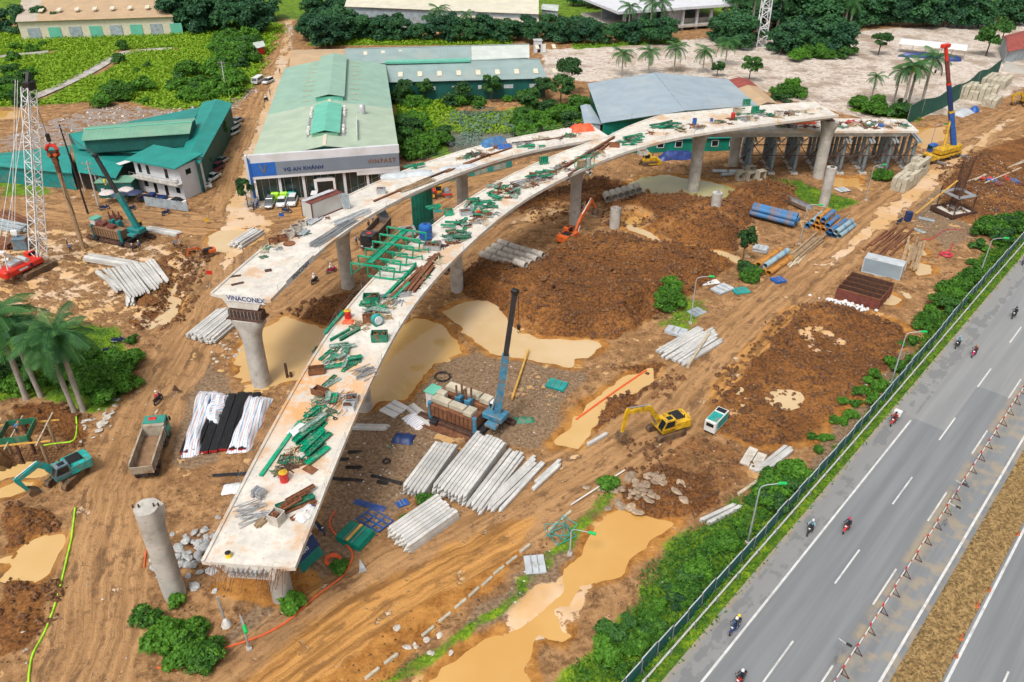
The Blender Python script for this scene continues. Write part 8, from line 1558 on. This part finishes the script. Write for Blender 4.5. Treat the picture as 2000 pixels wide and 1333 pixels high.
for a in[(565,461,1.4,1.1,.8,'pipe_concrete','concrete test box in the row on the farther ramp, nearest',.5),(552,470,1.3,1.0,.7,'rust','rusty box in the row on the farther ramp',.4),(578,450,1.3,1.0,.8,'pipe_concrete','grey box third in the row on the farther ramp',.5),(535,476,1.2,.9,.7,'rust','brown box at the left end of the row on the farther ramp',.2),(590,441,1.2,1.,.7,'pipe_concrete','grey box at the right end of the row on the farther ramp',.4),(745,378,1.4,.9,.9,'galv','wire cage box beside the container on the farther ramp',.1)]:crate(*a,on_=onA)
def drum(px,py,mat,label,on_=onB,cap='yellow',r=.42,h=1.1):
 t=thing('drum',label,'drum',on_(px,py));P(t,'shell',mat,('l',0,0,[(r,0),(r+.02,.05),(r,.1),(r,h*.33),(r+.02,h*.36),(r,h*.4),(r,h*.66),(r+.02,h*.7),(r,h*.74),(r,h)],14,False));P(t,'lid',cap,('l',0,0,[(r,h-.02),(r+.02,h+.03),(r-.05,h+.06),(.05,h+.06)],14));return t
drum(680,622,'red','red drum with yellow top at the left edge of the nearer ramp');drum(556,940,'red','red drum with yellow top near the end of the nearer ramp');drum(1431,232,'red','red drum on the far shared deck',cap='red');drum(1356,243,'blue_tank','blue drum on the shared deck',cap='navy');drum(1389,240,'blue_tank','small blue grey drum on the shared deck',cap='navy',r=.3,h=.8);drum(447,1088,'yellow_b','small yellow bucket on the nearer ramp end',cap='black',r=.25,h=.5);drum(935,420,'red','small red drum halfway along the nearer ramp',cap='orange',r=.35,h=.7)
t=thing('water_tank','big blue plastic water tank standing on the ground between the ramps','tank',onB(832,465));P(t,'shell','blue_tank',('l',0,0,[(.95,0),(1.0,.1),(1.0,.5),(.96,.55),(1.0,.6),(1.0,1.1),(.96,1.15),(1.0,1.2),(1.0,1.8),(.85,2.1),(.35,2.25)],20));P(t,'lid','navy',('c',(0,0,2.2),(0,0,2.35),.33,.3,12));t['label']='big blue plastic water tank at the left edge of the nearer ramp'
t=thing('mixer','teal concrete mixer drum lying on the nearer ramp','mixer',onB(738,635),R(-50));P(t,'drum','teal_machine',('c',(-.5,0,.7),(.3,0,.8),.65,.7,14));P(t,'mouth','steel_light',('c',(.3,0,.8),(.42,0,.82),.55,.5,14));P(t,'stand','green_dull',('b',-.3,0,.12,1.2,1.0,.2))
container(onA(660,428)+Vector((-3.6,-.6,0)),hd((640,420),(700,395)),6.1,'container_white','white container with a reddish roof on the farther ramp','rust_red');P([o for o in col.objects if o.get('label','').startswith('white container')][0],'sheet_stack','steel_light',('b',2.6,1.7,2.72,5.4,.8,.14),('b',2.9,1.3,2.84,5.2,.5,.1));P([o for o in col.objects if o.get('label','').startswith('white container')][0],'door','panel_grey',('b',6.15,-.55,1.35,.06,1.2,2.4,.5));P([o for o in col.objects if o.get('label','').startswith('white container')][0],'ladder','steel_light',('m',(5.2,-.1,2.6),(5.5,-.9,0),.06),('m',(5.6,-.1,2.6),(5.9,-.9,0),.06),*[('m',(5.23+.04*k,-.15-.1*k,2.4-.3*k),(5.63+.04*k,-.15-.1*k,2.4-.3*k),.05)for k in range(8)])
def tarp_on(px,py,rz,l,w,h,mat,label,on_):return lump_tarp(px,py,rz,l,w,h,mat,label,on_)
tarp_on(795,342,R(15),9,2.6,.6,'panel_pale','silver plastic sheet heap on the farther ramp',onA);tarp_on(895,328,R(18),7,1.6,.5,'panel_pale','second silver sheet along the farther ramp',onA);tarp_on(1137,256,R(10),5,3.2,1.5,'orange_tarp','bright orange tarpaulin heap on the farther ramp',onA);tarp_on(1105,258,R(10),3,1.6,.8,'umbrella_white','pale sack heap left of the orange tarpaulin',onA);tarp_on(965,283,R(25),5,2.2,1.6,'blue_pipe','blue ribbed tarpaulin roll on the farther ramp',onA);tarp_on(985,290,R(15),3,1.2,.8,'blue','blue crate cover beside the blue roll',onA)
tarp_on(1562,240,R(5),7,2.6,1.0,'orange_tarp','orange tarpaulin heap on the third deck',onC);tarp_on(1665,240,R(5),3,1.4,.7,'cloth_red','small red cloth on the third deck',onC);tarp_on(583,838,R(60),2.4,1.4,.25,'white','white patterned sheet between the green planks',onB);tarp_on(597,1003,R(60),2.2,1.4,.5,'white_dirty','white sack heap near the end of the nearer ramp',onB);tarp_on(604,1000,R(70),1.6,.5,.5,'blue','blue bag at the railing near the nearer ramp end',onB);tarp_on(680,630,0,1.4,1.0,.4,'orange_tarp','orange cloth below the red drum',onB)
def plate(px,py,w,d,rz,mat,label,on_=onB,tilt=.0,th=.05,group=None,cat='plate'):
 return tag(P(None,'steel_plate',mat,('b',0,0,th/2,w,d,th)),label,cat,group),on_(px,py),rz,tilt
def put(r):o,p,rz,tl=r;o.location=p+Vector((0,0,.02+abs(math.sin(tl))*.4));o.rotation_euler=(tl,tl*.5,rz)
for a in[(588,905,1.2,1.0,.5,'rust','rusty plate left of the pair near the red drum'),(606,918,1.4,.9,-.6,'rust','rusty plate right of the pair near the red drum'),(836,468,1.1,.9,.3,'rust','rusty square plate below the blue tank'),(855,473,1.0,.8,.1,'rust','brown plate above the mesh crate'),(464,555,1.6,.5,.5,'rust_dark','brown beam pack on the farther ramp end'),(524,529,.9,.8,.4,'rust_dark','small brown plate pack on the farther ramp'),(460,540,1.4,.5,.3,'rust_dark','second brown pack on the farther ramp end')]:put(plate(*a,on_=onA if a[0]<530 else onB))
for px,py,rz,lb in((626,770,-.5,'open rusty form box on the orange stains'),(619,728,.2,'rusty scrap box below the big green heap'),(1200,287,-.2,'brown half round trough on the shared deck')):t=thing('form_box',lb,'box',onB(px,py),rz);P(t,'shell','rust',('b',0,-.5,.4,1.8,.06,.8),('b',0,.5,.35,1.8,.06,.7),('b',0,0,.05,1.8,.95,.08),('b',-.9,0,.3,.06,.95,.5),('b',.9,0,.3,.06,.95,.5))
put((tag(P(None,'iron_disc','rust',('c',(0,0,0),(0,0,.12),.85,.85,20)),'flat round rusty disc on the farther ramp','disc'),onA(565,477),0,0));coil(922,398,.8,4,.07,'rust','coil of rusty cable on the nearer ramp',onB);coil(655,590+230,.3,3,.03,'black','small cable coil on the nearer ramp',onB)
t=thing('cylinder_cage','green tubular cage with cylinders where the ramps fork','cage',onB(1141,327),R(25));P(t,'frame','green_paint',*[('m',(x,y,0),(x,y,1.9),.09)for x in(-1.6,0,1.6)for y in(-.6,.6)],*[('m',(-1.6,y,z),(1.6,y,z),.09)for y in(-.6,.6)for z in(.1,1.9)]);P(t,'cylinder','steel_light',('c',(.8,0,.1),(.8,0,1.6),.35,.35,10));P(t,'board','wood',('b',-.7,0,.8,1.2,.8,1.2))
for px,py,rz,lb in((1063,322,.3,'green pronged stand on the nearer ramp before the fork'),(1475,222,.2,'green arched form on the far shared deck'),(1458,208,0.,'tall green arch shell on the far shared deck')):t=thing('prong_rack',lb,'stand',onB(px,py),rz);P(t,'prong','green_paint',*[('m',(-.7+.35*k,0,0),(-.7+.35*k,.1,1.6),.12)for k in range(5)],('m',(-.9,0,.3),(.9,0,.3),.15));P(t,'shell','green_dull',('b',0,.4,.7,1.6,.08,1.3))
stack('scaffold_board',(588,462),(600,452),3,4,'grey scaffold board in the small pile on the farther ramp','boards on the farther ramp',.3,.07,'galv',.02,.1,'board',0,0,onA)
stack('scaffold_board',(600,440),(620,428),4,3,'pale scaffold board pile behind the boxes on the farther ramp','pale boards on the farther ramp',.3,.07,'panel_pale',.05,.2,'board',0,0,onA,.4)
stack('timber_plank',(502,1030),(516,1018),4,3,'brown plank in the little stack near the nearer ramp end','planks near the ramp end',.16,.08,'wood',.02,.1,'plank',0,0,onB)
stack('hollow_block',(500,975),(512,962),3,2,'grey hollow block in the small pile on the nearer ramp','hollow blocks on the ramp',.35,.35,'steel',.03,.05,'block',0,0,onB)
def scrap_mesh(mat):
 m=MB()
 for k in range(9):a=random.uniform(0,3.14);l=random.uniform(.3,.9);x,y=random.uniform(-.6,.6),random.uniform(-.6,.6);m.m((x-math.cos(a)*l,y-math.sin(a)*l,.06),(x+math.cos(a)*l,y+math.sin(a)*l,random.uniform(.06,.5)),.1,.12)
 return m.mesh('scrap_heap',mat)
SC=[scrap_mesh(k)for k in('rust','rust_dark','green_dull','steel','wood','wood_pale')]
def scraps(path_px,n,on_,label,group,j=8,sz=(.7,1.3)):
 for i in range(int(n*1.5)):
  f=random.random()*(len(path_px)-1.001);k=int(f);f-=k;a,b=path_px[k],path_px[k+1];o=bpy.data.objects.new('scrap_heap',random.choice(SC));col.objects.link(o);s=random.uniform(*sz);o.scale=(s,)*3;o.location=on_(a[0]*(1-f)+b[0]*f+random.uniform(-j,j)*1.6,a[1]*(1-f)+b[1]*f+random.uniform(-j,j));o.rotation_euler.z=random.uniform(0,6.28);tag(o,label,'scrap',group)
scraps([(700,640),(760,600),(880,470),(960,410)],48,onB,'little heap of steel scrap on the middle of the nearer ramp','scraps on the middle of the nearer ramp',10,(.5,1.0));scraps([(980,385),(1080,335),(1180,295)],46,onB,'little heap of scrap on the nearer ramp before the fork','scraps before the fork',8,(.5,1.0));scraps([(1220,275),(1360,248),(1500,228),(1600,218)],30,onB,'little heap of scrap on the shared deck','scraps on the shared deck',5);scraps([(560,930),(600,850),(660,760)],26,onB,'little heap of scrap on the near part of the nearer ramp','scraps on the near part',14,(.5,.9));scraps([(900,310),(1000,285),(1140,262)],20,onA,'little heap of scrap on the far part of the farther ramp','scraps on the farther ramp',5);scraps([(500,500),(560,480),(640,430)],9,onA,'little heap of scrap on the near part of the farther ramp','scraps on the near farther ramp',8,(.5,.9));scraps([(1520,246),(1640,244),(1770,246)],46,onC,'little heap of gear on the third deck','gear on the third deck',6,(.6,1.2))
for i in range(8):put((tag(P(None,'site_sack',('white','blue','white_dirty','panel_pale')[i%4],('B',0,0,.3,1.2,.8,.6,.15)),'sack or box among the gear on the third deck','sack','sacks on the third deck'),onC(1600+24*i,240+4*(i%3)),i,0))
# ============ LABELS: tell look-alikes apart by their place in the row
ONES='first second third fourth fifth sixth seventh eighth ninth tenth eleventh twelfth thirteenth fourteenth fifteenth sixteenth seventeenth eighteenth nineteenth'.split();TENS='x x twenty thirty forty fifty sixty seventy eighty ninety'.split()
def ordinal(n):return ONES[n-1]if n<20 else(TENS[n//10][:-1]+'ieth' if n%10==0 else TENS[n//10]+'-'+ONES[n%10-1])
bpy.context.view_layer.update();seen={}
for o in col.objects:
 if not o.parent and o.get('label')and o.get('group')and o.get('category'):seen.setdefault((o['group'],o['label']),[]).append(o)
for(g_,lb),os_ in seen.items():
 if len(os_)<2 or len(os_)>99 or len(lb.split())>13:continue
 os_.sort(key=lambda o:pix(o.location.x,o.location.y,o.location.z)[0])
 for i,o in enumerate(os_):o['label']=lb+', '+ordinal(i+1)+' from left'
